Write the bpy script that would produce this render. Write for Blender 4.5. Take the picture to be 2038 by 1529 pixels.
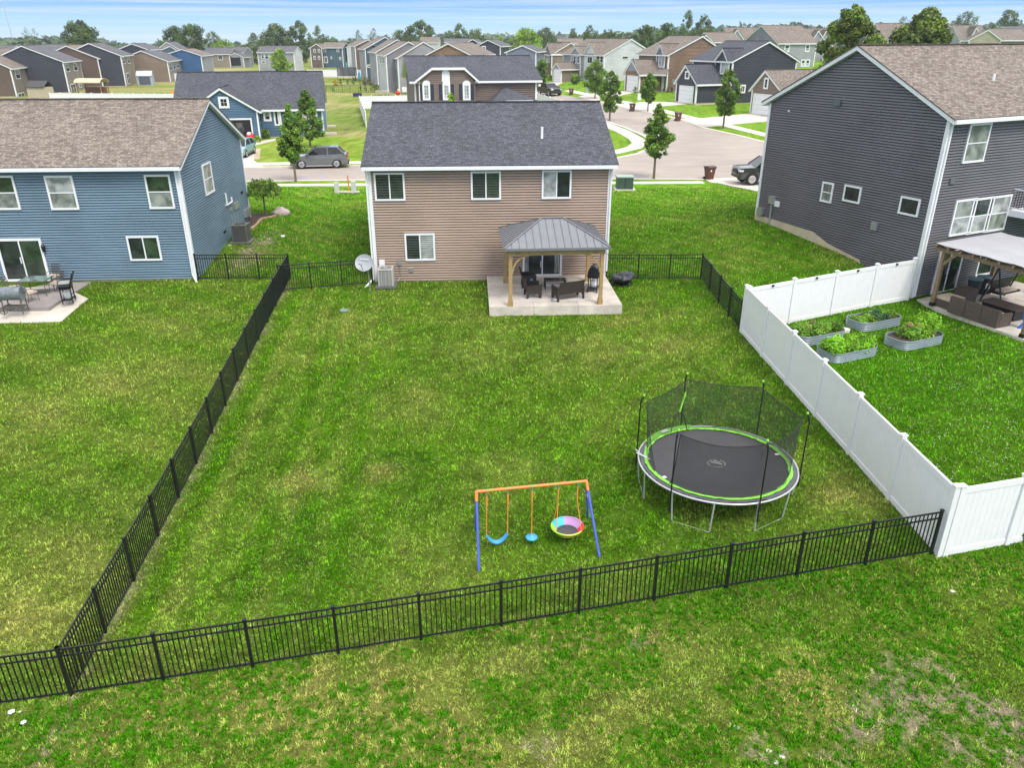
import bpy, bmesh, math, random
import numpy as np
from mathutils import Matrix, Vector

for o in list(bpy.data.objects): bpy.data.objects.remove(o)
SC = bpy.context.scene
COL = SC.collection
R = math.radians

# ---------------------------------------------------------------- camera
F, CX, CY, PIT, CH = 1530., 1019., 764.5, R(24.24), 12.0
cam = bpy.data.cameras.new("camera"); camo = bpy.data.objects.new("camera", cam); COL.objects.link(camo)
cam.sensor_fit = 'HORIZONTAL'; cam.sensor_width = 36.; cam.lens = F/2038.*36.
cam.clip_start = .1; cam.clip_end = 6000
camo.location = (0, 0, CH); camo.rotation_euler = (math.pi/2-PIT, 0, 0)
SC.camera = camo
SC.render.resolution_x = 1024; SC.render.resolution_y = 769

# ---------------------------------------------------------------- world, sun, exposure
SUN_AZ, SUN_EL = 146., 54.
W = bpy.data.worlds.new("World"); SC.world = W; W.use_nodes = True
nt = W.node_tree; nt.nodes.clear()
def N(t, **k):
    n = nt.nodes.new(t)
    for a, b in k.items(): setattr(n, a, b)
    return n
sky = N('ShaderNodeTexSky', sky_type='NISHITA', sun_disc=False, sun_elevation=R(SUN_EL), sun_rotation=R(SUN_AZ), altitude=200., air_density=1.0, dust_density=.6, ozone_density=2.)
bg = N('ShaderNodeBackground'); out = N('ShaderNodeOutputWorld')
tc = N('ShaderNodeTexCoord'); sep = N('ShaderNodeSeparateXYZ')
nt.links.new(tc.outputs['Generated'], sep.inputs[0])
# low sky: pale at the horizon, clear blue a few degrees up
ramp = N('ShaderNodeValToRGB'); mr = N('ShaderNodeMapRange')
mr.inputs['From Min'].default_value = -.004; mr.inputs['From Max'].default_value = .07
nt.links.new(sep.outputs['Z'], mr.inputs['Value']); nt.links.new(mr.outputs[0], ramp.inputs[0])
cr = ramp.color_ramp
cr.elements[0].position = 0; cr.elements[0].color = (2.9, 3.9, 4.6, 1)
cr.elements[1].position = 1; cr.elements[1].color = (.36, 1.5, 4.6, 1)
e = cr.elements.new(.32); e.color = (1.9, 3.4, 4.9, 1)
e = cr.elements.new(.62); e.color = (.78, 2.1, 4.7, 1)
# streaky high cloud
mp = N('ShaderNodeMapping'); mp.inputs['Scale'].default_value = (1.1, 1.1, 90)
mp.inputs['Rotation'].default_value = (0, R(1.2), 0)
nz = N('ShaderNodeTexNoise'); nz.inputs['Scale'].default_value = 2.6; nz.inputs['Detail'].default_value = 5; nz.inputs['Roughness'].default_value = .55
nt.links.new(tc.outputs['Generated'], mp.inputs[0]); nt.links.new(mp.outputs[0], nz.inputs['Vector'])
mr2 = N('ShaderNodeMapRange'); mr2.inputs['From Min'].default_value = .42; mr2.inputs['From Max'].default_value = .68; mr2.inputs['To Max'].default_value = .7
nt.links.new(nz.outputs[0], mr2.inputs['Value'])
mixc = N('ShaderNodeMix', data_type='RGBA'); mixc.inputs['B'].default_value = (3.6, 4.1, 4.5, 1)
nt.links.new(mr2.outputs[0], mixc.inputs['Factor']); nt.links.new(ramp.outputs[0], mixc.inputs['A'])
mr3 = N('ShaderNodeMapRange'); mr3.inputs['From Min'].default_value = .07; mr3.inputs['From Max'].default_value = .3
nt.links.new(sep.outputs['Z'], mr3.inputs['Value'])
veil = N('ShaderNodeMix', data_type='RGBA'); veil.inputs['Factor'].default_value = .72; veil.inputs['B'].default_value = (8.6, 8.5, 8.5, 1); nt.links.new(sky.outputs[0], veil.inputs['A'])   # thin high cloud overhead
mixs = N('ShaderNodeMix', data_type='RGBA')
nt.links.new(mr3.outputs[0], mixs.inputs['Factor']); nt.links.new(mixc.outputs['Result'], mixs.inputs['A']); nt.links.new(veil.outputs['Result'], mixs.inputs['B'])
nt.links.new(mixs.outputs['Result'], bg.inputs[0]); bg.inputs[1].default_value = .14
nt.links.new(bg.outputs[0], out.inputs[0])

sl = bpy.data.lights.new("sun", 'SUN'); so = bpy.data.objects.new("sun", sl); COL.objects.link(so)
sl.energy = 2.0; sl.angle = R(22); sl.color = (1, .955, .88)
d = Vector((math.sin(R(SUN_AZ))*math.cos(R(SUN_EL)), math.cos(R(SUN_AZ))*math.cos(R(SUN_EL)), math.sin(R(SUN_EL))))
so.rotation_euler = d.to_track_quat('Z', 'Y').to_euler()
vs = SC.view_settings; vs.view_transform = 'Standard'; vs.look = 'None'; vs.exposure = .72; vs.gamma = 1
SC.render.engine = 'CYCLES'

# ---------------------------------------------------------------- helpers: pixels to points (on real heights)
def ray(px, py):
    a = (px-CX)/F; b = -(py-CY)/F
    return np.array((a, math.cos(PIT)+b*math.sin(PIT), -math.sin(PIT)+b*math.cos(PIT)))
def at(px, py, z=0.):
    r = ray(px, py); t = (z-CH)/r[2]; return np.array((r[0]*t, r[1]*t, z))
def atY(px, py, Y):
    r = ray(px, py); t = Y/r[1]; return np.array((r[0]*t, Y, CH+r[2]*t))

# ---------------------------------------------------------------- terrain
CP = [(-30,3,-1.1),(-10,3,-.7),(0,3,-.4),(10,3,0),(25,3,.4),
 (-30,12,-.7),(-10,12,-.3),(0,13,-.03),(10,15,.4),(20,14,.6),(-25,20,-.05),(-10,20,.1),(0,20,.35),(9,20,.6),(20,20,.8),
 (-28,30,.8),(-10.5,30,.95),(0,30,1.05),(9.5,29.7,1.02),(20,30,.92),(28,30,.9),
 (-28,35.5,1.25),(-22,33,1.24),(-17.5,33,1.24),(-25,33,1.24),(-19,34.8,1.27),(-15.2,36,1.34),(-10.5,35.7,1.33),(-6,35.6,1.3),(0,36,1.3),(4.5,36.2,1.3),(9,35.5,1.4),(18.4,33.6,.98),(25,36,.95),(13.5,33,1.2),
 (17.3,36.1,1.86),(15.8,39.5,2.4),(13.8,43,2.72),(10.5,40,1.95),(6,42,1.72),(5.5,48,2.0),(10,47,2.15),
 (-15.6,40,1.68),(-15.7,43,1.92),(-15.8,47,2.05),(-10,42,1.65),(-7,42,1.6),(-7.5,48,1.92),(-11,48,1.92),
 (-30,50,1.98),(-12,53,2.0),(0,53,2.0),(8,53,2.05),(16,52,2.3),(26,48,2.6),(-30,60,2),(-10,60,2),(0,60,2),(10,60,2),(20,60,2.05),(35,60,2.3),(-45,30,.8),(45,30,.9),(-45,60,2),(45,60,2.5)]
CPa = np.array(CP, float)
_n = len(CPa)
_D = np.hypot(CPa[:,None,0]-CPa[None,:,0], CPa[:,None,1]-CPa[None,:,1])
_A = np.zeros((_n+3, _n+3)); _A[:_n,:_n] = np.sqrt(_D**2+4.) ; _A[:_n,_n] = 1; _A[:_n,_n+1] = CPa[:,0]; _A[:_n,_n+2] = CPa[:,1]
_A[_n:,:_n] = _A[:_n,_n:].T
_w = np.linalg.solve(_A, np.concatenate([CPa[:,2], np.zeros(3)]))
def sstep(a, b, x):
    t = np.clip((x-a)/(b-a), 0, 1); return t*t*(3-2*t)
def zfar(x, y):
    s = .031*sstep(-18, 26, x)
    return 2.0 + s*np.clip(y-62, 0, 150) + .004*np.clip(y-120, 0, 200)*(1-sstep(-18,26,x))
def ztv(x, y):
    x = np.asarray(x, float); y = np.asarray(y, float); sh = x.shape
    xf = x.ravel(); yf = y.ravel()
    z = _w[_n]+_w[_n+1]*xf+_w[_n+2]*yf
    for i in range(_n): z = z+_w[i]*np.sqrt((xf-CPa[i,0])**2+(yf-CPa[i,1])**2+4.)
    w = (1-sstep(54, 62, yf))*(1-sstep(33, 45, np.abs(xf)))
    zl = 2.0-.9*(1-sstep(20,45,yf))
    z = w*z+(1-w)*np.where(yf > 54, zfar(xf, yf), zl)
    return z.reshape(sh)
def zt(x, y): return float(ztv(np.array([x]), np.array([y]))[0])
def att(px, py, dz=0.):
    z = 1.0
    for i in range(40):
        p = at(px, py, z+dz); zn = zt(p[0], p[1])
        if abs(zn-z) < .002: break
        z = z+.6*(zn-z)
    p = at(px, py, z+dz); return np.array((p[0], p[1], z))

# ---------------------------------------------------------------- materials
MATS = {}
class NT:
    def __init__(s, m):
        m.use_nodes = True; s.t = m.node_tree; s.t.nodes.clear()
        s.o = s.n('ShaderNodeOutputMaterial'); s.p = s.n('ShaderNodeBsdfPrincipled'); s.l(s.p.outputs[0], s.o.inputs[0])
    def n(s, t, ins=None, **k):
        n = s.t.nodes.new(t)
        for a, b in k.items(): setattr(n, a, b)
        if ins:
            for a, b in ins.items(): n.inputs[a].default_value = b
        return n
    def l(s, a, b): s.t.links.new(a, b)
def c4(c): return (c[0], c[1], c[2], 1)
def sc(c, f): return tuple(min(1, v*f) for v in c)
def mat(name, col, rough=.6, var=.12, vs=3., metal=0., bump=0., bs=30., spec=.5, coat=0., alpha=1.):
    if name in MATS: return MATS[name]
    m = bpy.data.materials.new(name); t = NT(m)
    tc = t.n('ShaderNodeNewGeometry')
    nz = t.n('ShaderNodeTexNoise', {'Scale': vs, 'Detail': 5., 'Roughness': .6})
    t.l(tc.outputs['Position'], nz.inputs['Vector'])
    mx = t.n('ShaderNodeMix', data_type='RGBA')
    mx.inputs['A'].default_value = c4(sc(col, 1-var)); mx.inputs['B'].default_value = c4(sc(col, 1+var))
    mrn = t.n('ShaderNodeMapRange', {'From Min': .3, 'From Max': .7}); t.l(nz.outputs[0], mrn.inputs[0])
    t.l(mrn.outputs[0], mx.inputs['Factor'])
    t.l(mx.outputs['Result'], t.p.inputs['Base Color'])
    t.p.inputs['Roughness'].default_value = rough; t.p.inputs['Metallic'].default_value = metal
    t.p.inputs['Specular IOR Level'].default_value = spec; t.p.inputs['Coat Weight'].default_value = coat
    t.p.inputs['Alpha'].default_value = alpha
    if bump:
        nb = t.n('ShaderNodeTexNoise', {'Scale': bs, 'Detail': 4.}); t.l(tc.outputs['Position'], nb.inputs['Vector'])
        b = t.n('ShaderNodeBump', {'Strength': bump, 'Distance': .02}); t.l(nb.outputs[0], b.inputs['Height']); t.l(b.outputs[0], t.p.inputs['Normal'])
    MATS[name] = m; return m
def siding(name, col):
    if name in MATS: return MATS[name]
    m = bpy.data.materials.new(name); t = NT(m)
    g = t.n('ShaderNodeNewGeometry')
    mp = t.n('ShaderNodeMapping'); mp.inputs['Scale'].default_value = (.35, .35, 7.)
    t.l(g.outputs['Position'], mp.inputs[0])
    nz = t.n('ShaderNodeTexNoise', {'Scale': 1.6, 'Detail': 4., 'Roughness': .7}); t.l(mp.outputs[0], nz.inputs['Vector'])
    n2 = t.n('ShaderNodeTexNoise', {'Scale': .45, 'Detail': 4.}); t.l(g.outputs['Position'], n2.inputs['Vector'])
    ad = t.n('ShaderNodeMath', operation='ADD'); t.l(nz.outputs[0], ad.inputs[0]); t.l(n2.outputs[0], ad.inputs[1])
    mrn = t.n('ShaderNodeMapRange', {'From Min': .7, 'From Max': 1.3}); t.l(ad.outputs[0], mrn.inputs[0])
    mx = t.n('ShaderNodeMix', data_type='RGBA'); mx.inputs['A'].default_value = c4(sc(col, .82)); mx.inputs['B'].default_value = c4(sc(col, 1.15))
    t.l(mrn.outputs[0], mx.inputs['Factor']); t.l(mx.outputs['Result'], t.p.inputs['Base Color'])
    t.p.inputs['Roughness'].default_value = .5; t.p.inputs['Specular IOR Level'].default_value = .35
    MATS[name] = m; return m
def shingle(name, c1, c2, mortar, sc_=.8):
    if name in MATS: return MATS[name]
    m = bpy.data.materials.new(name); t = NT(m)
    uv = t.n('ShaderNodeTexCoord')
    br = t.n('ShaderNodeTexBrick', {'Scale': 1., 'Mortar Size': .012, 'Mortar Smooth': .3, 'Bias': 0., 'Brick Width': .30*sc_, 'Row Height': .145*sc_}, offset=.37, offset_frequency=2)
    br.squash = .7; br.squash_frequency = 3
    br.inputs['Color1'].default_value = c4(c1); br.inputs['Color2'].default_value = c4(c2); br.inputs['Mortar'].default_value = c4(mortar)
    t.l(uv.outputs['UV'], br.inputs['Vector'])
    mp = t.n('ShaderNodeMapping'); mp.inputs['Scale'].default_value = (3.4, 9.0, 1); t.l(uv.outputs['UV'], mp.inputs[0])
    nz = t.n('ShaderNodeTexNoise', {'Scale': 1., 'Detail': 3.}); t.l(mp.outputs[0], nz.inputs['Vector'])
    n2 = t.n('ShaderNodeTexNoise', {'Scale': 60., 'Detail': 3.}); t.l(uv.outputs['UV'], n2.inputs['Vector'])
    n3 = t.n('ShaderNodeTexNoise', {'Scale': .35, 'Detail': 4.}); t.l(uv.outputs['UV'], n3.inputs['Vector'])
    a = t.n('ShaderNodeMapRange', {'From Min': .3, 'From Max': .7, 'To Min': .76, 'To Max': 1.24}); t.l(nz.outputs[0], a.inputs[0])
    b = t.n('ShaderNodeMapRange', {'From Min': .3, 'From Max': .7, 'To Min': .8, 'To Max': 1.2}); t.l(n2.outputs[0], b.inputs[0])
    c = t.n('ShaderNodeMapRange', {'From Min': .35, 'From Max': .65, 'To Min': .93, 'To Max': 1.07}); t.l(n3.outputs[0], c.inputs[0])
    m1 = t.n('ShaderNodeMath', operation='MULTIPLY'); t.l(a.outputs[0], m1.inputs[0]); t.l(b.outputs[0], m1.inputs[1])
    m2 = t.n('ShaderNodeMath', operation='MULTIPLY'); t.l(m1.outputs[0], m2.inputs[0]); t.l(c.outputs[0], m2.inputs[1])
    vm = t.n('ShaderNodeVectorMath', operation='SCALE'); t.l(br.outputs['Color'], vm.inputs[0]); t.l(m2.outputs[0], vm.inputs['Scale'])
    t.l(vm.outputs[0], t.p.inputs['Base Color']); t.p.inputs['Roughness'].default_value = .9; t.p.inputs['Specular IOR Level'].default_value = .2
    # sawtooth courses
    sx = t.n('ShaderNodeSeparateXYZ'); t.l(uv.outputs['UV'], sx.inputs[0])
    dv = t.n('ShaderNodeMath', operation='DIVIDE'); dv.inputs[1].default_value = .145*sc_; t.l(sx.outputs['Y'], dv.inputs[0])
    fr = t.n('ShaderNodeMath', operation='FRACT'); t.l(dv.outputs[0], fr.inputs[0])
    om = t.n('ShaderNodeMath', operation='SUBTRACT'); om.inputs[0].default_value = 1.; t.l(fr.outputs[0], om.inputs[1])
    bu = t.n('ShaderNodeBump', {'Strength': .8, 'Distance': .02}); t.l(om.outputs[0], bu.inputs['Height']); t.l(bu.outputs[0], t.p.inputs['Normal'])
    MATS[name] = m; return m
def glassmat(name, col, rough=.08):
    if name in MATS: return MATS[name]
    m = bpy.data.materials.new(name); t = NT(m)
    g = t.n('ShaderNodeNewGeometry')
    nz = t.n('ShaderNodeTexNoise', {'Scale': 1.6, 'Detail': 4., 'Distortion': .6}); t.l(g.outputs['Position'], nz.inputs['Vector'])
    mrn = t.n('ShaderNodeMapRange', {'From Min': .38, 'From Max': .62}); t.l(nz.outputs[0], mrn.inputs[0])
    mx = t.n('ShaderNodeMix', data_type='RGBA'); mx.inputs['A'].default_value = c4(sc(col, .6)); mx.inputs['B'].default_value = c4(sc(col, 1.5))
    t.l(mrn.outputs[0], mx.inputs['Factor']); t.l(mx.outputs['Result'], t.p.inputs['Base Color'])
    t.p.inputs['Roughness'].default_value = rough; t.p.inputs['Specular IOR Level'].default_value = .6
    MATS[name] = m; return m

WHITE = mat('white_vinyl', (.74,.74,.75), .45, .03)
WTRIM = mat('white_trim', (.72,.73,.75), .5, .05)
BLACK = mat('black_metal', (.007,.0075,.009), .45, .2, metal=.0)
CONC = mat('pale_concrete', (.55,.50,.43), .85, .13, 1.1, bump=.3)
FOUND = mat('foundation_concrete', (.50,.43,.30), .85, .12, 2., bump=.2)
GLASS = glassmat('window_glass', (.022,.030,.028))
GREFL = glassmat('window_glass_yard_reflection', (.03,.05,.03))  # green of the reflected yard put into the pane colour
BLIND = glassmat('window_blind', (.20,.22,.20), .25)
CURT = glassmat('window_curtain', (.30,.32,.31), .3)
SH_CH = shingle('charcoal_shingles', (.063,.067,.080), (.115,.120,.140), (.028,.030,.036))
SH_BR = shingle('brown_shingles', (.15,.122,.102), (.29,.25,.215), (.07,.056,.048))
SH_GR = shingle('grey_shingles', (.11,.11,.12), (.17,.17,.18), (.04,.04,.045))
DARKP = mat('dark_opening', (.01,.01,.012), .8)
WOOD = mat('cedar_wood', (.36,.24,.10), .65, .15, 5.)
GALV = mat('galvanised_steel', (.45,.46,.48), .35, .1, metal=.7)

# ---------------------------------------------------------------- mesh builder
class MB:
    def __init__(s): s.v = []; s.f = []; s.mi = []; s.uv = {}; s.sm = []
    def add(s, vs, fs, mi=0, sm=False):
        b = len(s.v); s.v += [tuple(map(float, q)) for q in vs]
        for f in fs: s.f.append(tuple(b+i for i in f)); s.mi.append(mi); s.sm.append(sm)
        return b
    def quad(s, a, b, c, d, mi=0, uv=None):
        s.add([a, b, c, d], [(0,1,2,3)], mi)
        if uv: s.uv[len(s.f)-1] = uv
    def ob(s, o, a, b, c, mi=0):      # box: corner o, edge vectors a b c
        o, a, b, c = map(np.array, (o, a, b, c))
        vs = [o, o+a, o+a+b, o+b, o+c, o+a+c, o+a+b+c, o+b+c]
        s.add(vs, [(0,3,2,1),(4,5,6,7),(0,1,5,4),(1,2,6,5),(2,3,7,6),(3,0,4,7)], mi)
    def box(s, c, d, mi=0, az=0.):     # centre, dims, rotation about z in degrees (ccw)
        ca, sa = math.cos(R(az)), math.sin(R(az)); a = np.array((ca*d[0], sa*d[0], 0)); b = np.array((-sa*d[1], ca*d[1], 0)); cc = np.array((0,0,d[2]))
        s.ob(np.array(c, float)-a/2-b/2-cc/2, a, b, cc, mi)
    def bar(s, p, q, w, h=None, mi=0, up=(0,0,1)):
        p, q = np.array(p, float), np.array(q, float); h = h or w
        d = q-p; L = np.linalg.norm(d); d = d/L; up = np.array(up, float)
        sd = np.cross(d, up)
        if np.linalg.norm(sd) < 1e-3: sd = np.cross(d, (1,0,0))
        sd /= np.linalg.norm(sd); u2 = np.cross(sd, d)
        s.ob(p-sd*w/2-u2*h/2, sd*w, d*L, u2*h, mi)
    def cyl(s, p, q, r0, r1=None, n=10, mi=0, cap=True, sm=True):
        p, q = np.array(p, float), np.array(q, float); r1 = r0 if r1 is None else r1
        d = q-p; d = d/np.linalg.norm(d); a = np.cross(d, (0,0,1))
        if np.linalg.norm(a) < 1e-3: a = np.array((1.,0,0))
        a /= np.linalg.norm(a); b = np.cross(d, a)
        vs = []
        for c, r in ((p, r0), (q, r1)):
            for i in range(n):
                t = 2*math.pi*i/n; vs.append(c+r*(math.cos(t)*a+math.sin(t)*b))
        s.add(vs, [(i, (i+1) % n, n+(i+1) % n, n+i) for i in range(n)], mi, sm)
        if cap:
            s.add(vs[:n], [tuple(range(n))[::-1]], mi); s.add(vs[n:], [tuple(range(n))], mi)
    def tube(s, pts, r, n=6, mi=0):
        for a, b in zip(pts[:-1], pts[1:]): s.cyl(a, b, r, r, n, mi)
    def lathe(s, c, prof, n=20, mi=0, sm=True):   # prof: (r,z)
        c = np.array(c, float); vs = []
        for r, z in prof:
            for i in range(n):
                t = 2*math.pi*i/n; vs.append(c+(r*math.cos(t), r*math.sin(t), z))
        fs = [(k*n+i, k*n+(i+1) % n, (k+1)*n+(i+1) % n, (k+1)*n+i) for k in range(len(prof)-1) for i in range(n)]
        s.add(vs, fs, mi, sm)
        if prof[-1][0] > 1e-3: s.add(vs[-n:], [tuple(range(n))], mi)
        if prof[0][0] > 1e-3: s.add(vs[:n], [tuple(range(n))[::-1]], mi)
    def sph(s, c, r, n=10, mi=0):
        r = (r, r, r) if np.isscalar(r) else r; c = np.array(c, float); m = max(4, n//2); vs = []; 
        for k in range(m+1):
            ph = math.pi*k/m
            for i in range(n):
                t = 2*math.pi*i/n; vs.append(c+(r[0]*math.sin(ph)*math.cos(t), r[1]*math.sin(ph)*math.sin(t), -r[2]*math.cos(ph)))
        s.add(vs, [(k*n+i, k*n+(i+1) % n, (k+1)*n+(i+1) % n, (k+1)*n+i) for k in range(m) for i in range(n)], mi, True)
    def prism(s, poly, ext, mi=0, mis=None):      # closed polygon of 3-D points extruded
        n = len(poly); e = np.array(ext, float); P = [np.array(p, float) for p in poly]
        s.add(P+[p+e for p in P], [tuple(range(n))[::-1], tuple(range(n, 2*n))]+[(i, (i+1) % n, n+(i+1) % n, n+i) for i in range(n)], mi)
    def build(s, name, mats, parent=None, off=None):
        if not s.f: return None
        if not isinstance(mats, (list, tuple)): mats = [mats]
        me = bpy.data.meshes.new(name)
        M = rootinv(parent)
        A = np.array(s.v); A = np.c_[A, np.ones(len(A))] @ M.T
        me.from_pydata([tuple(v[:3]) for v in A], [], s.f)
        for m in mats: me.materials.append(m)
        me.polygons.foreach_set('material_index', s.mi); me.polygons.foreach_set('use_smooth', s.sm)
        if s.uv:
            ul = me.uv_layers.new(name='UVMap')
            for fi, uv in s.uv.items():
                p = me.polygons[fi]
                for k, li in enumerate(p.loop_indices): ul.data[li].uv = uv[k]
        bm = bmesh.new(); bm.from_mesh(me); bmesh.ops.recalc_face_normals(bm, faces=bm.faces) if not s.uv else None
        bm.to_mesh(me); bm.free(); me.update()
        o = bpy.data.objects.new(name, me); COL.objects.link(o)
        if parent: o.parent = parent
        return o
ROOTM = {}
def rootinv(p):
    while p is not None:
        if p.name in ROOTM: return ROOTM[p.name]
        p = p.parent
    return np.eye(4)
def thing(name, label, cat, loc=(0,0,0), az=0., group=None):
    o = bpy.data.objects.new(name, None); COL.objects.link(o); o.empty_display_size = .3
    o.location = tuple(map(float, loc)); o.rotation_euler = (0, 0, R(az))
    M = np.array(Matrix.Translation(o.location) @ Matrix.Rotation(R(az), 4, 'Z'))
    ROOTM[o.name] = np.linalg.inv(M)
    tag(o, label, cat, group); return o
def tag(o, label, cat, group=None, kind=None):
    if label: o['label'] = label; o['category'] = cat
    if group: o['group'] = group
    if kind: o['kind'] = kind
    return o
def reloc(mb, loc, az=0., s=1.):       # move local-coordinate shapes to the world
    M = np.array(Matrix.Translation(tuple(map(float, loc))) @ Matrix.Rotation(R(az), 4, 'Z')); A = np.array(mb.v)*s
    mb.v = [tuple(q[:3]) for q in (np.c_[A, np.ones(len(A))] @ M.T)]; return mb
def copy_tree(o, loc, az=0., label=None, parent=None, scale=None):
    c = o.copy(); COL.objects.link(c)
    if parent is None:
        c.location = tuple(map(float, loc)); c.rotation_euler = (0, 0, R(az))
        if scale: c.scale = scale
        if label: c['label'] = label
    else: c.parent = parent
    for ch in o.children: copy_tree(ch, None, parent=c)
    return c

# value noise
_rs = np.random.RandomState(7); _LAT = _rs.rand(256, 256)
def vnoise(x, y):
    xi = np.floor(x).astype(int); yi = np.floor(y).astype(int); fx = x-xi; fy = y-yi
    fx = fx*fx*(3-2*fx); fy = fy*fy*(3-2*fy); g = lambda a, b: _LAT[a % 256, b % 256]
    return (g(xi,yi)*(1-fx)+g(xi+1,yi)*fx)*(1-fy)+(g(xi,yi+1)*(1-fx)+g(xi+1,yi+1)*fx)*fy
def fbm(x, y, o=4, rough=.55):
    s = 0; a = 1; t = 0
    for i in range(o): s = s+a*vnoise(x*2**i+17*i, y*2**i+31*i); t += a; a *= rough
    return s/t
# ---------------------------------------------------------------- lawns
def P2(px, py): p = att(px, py); return p[:2]
LF0, LF1 = P2(143,1385), P2(578,556)                 # left fence line
WF0, WF1 = P2(1862,1105), P2(1475,660)               # white fence line
FF = [P2(*q) for q in ((1,1403),(143,1385),(835,1268),(1465,1160),(1852,1103))]
def side(a, b, x, y): 
    d = (b-a)/np.linalg.norm(b-a); return d[0]*(y-a[1])-d[1]*(x-a[0])     # >0 left of a->b
DRY = [(600,970,.8,.7),(762,945,.5,.9),(1690,985,1.0,.6),(1160,1270,.35,1.1),(1283,1284,.3,1.1),(1180,700,2.2,.45),(950,700,2.2,.3),(700,640,1.6,.4),(1330,690,1.5,.5),
 (820,790,1.3,.4),(1000,960,1.2,.25),(860,1100,1.4,.25),(1060,1300,1.,.35),(560,1390,.8,.5),(800,1430,1.2,.45),(930,1490,.9,.7),(1150,1450,1.,.45),(860,1370,.6,.6),(780,1340,.5,.5),
 (60,1230,1.6,.5),(120,1130,1.8,.4),(60,820,2.2,.35),(230,760,1.6,.3),(340,640,1.8,.25),(1220,640,1.2,.45),(1450,560,1.2,.2),(1630,1390,1.,.5),(1350,1420,1.,.3),(1830,560,.5,.3),(480,1230,.8,.2),(1000,650,1.5,.3)]
BARE = [(1840,1400,1.1,.85),(1950,1450,.9,.9),(1730,1400,.5,.7),(1700,1440,.5,.6),(1540,1500,.45,.9),(2000,1500,.6,.8),(1650,1500,.6,.5),(1160,1270,.16,1.),(1283,1283,.13,1.),(1895,1178,.12,.9),(1465,1450,.1,.8),(1080,1500,.5,.5),(1400,1370,.5,.35)]
LUSH = [(650,1000,1.8,.4),(1420,1040,1.6,.7),(700,1120,1.5,.3),(1790,760,3.,.3),(60,1470,1.3,.8),(200,1430,.8,.5),(640,470,3.,.5),(1310,430,3.5,.3),(870,570,1.,.5),(1520,1230,1.2,.4),(1350,1330,1.,.5),(1250,1180,1.2,.3),(1060,880,2.,.2),(300,590,1.5,.5)]
def patches(x, y, L, k1, k2):
    s = np.zeros_like(x)
    wx = x+1.1*(fbm(x*k1, y*k1)-.5); wy = y+1.1*(fbm(x*k1+9, y*k1+5)-.5)
    for px, py, r, a in L:
        c = P2(px, py); d2 = ((wx-c[0])**2+(wy-c[1])**2)/(r*r)
        s = np.maximum(s, a*np.exp(-d2))
    return s*(.35+1.3*fbm(x*k2, y*k2, 3))
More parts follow.
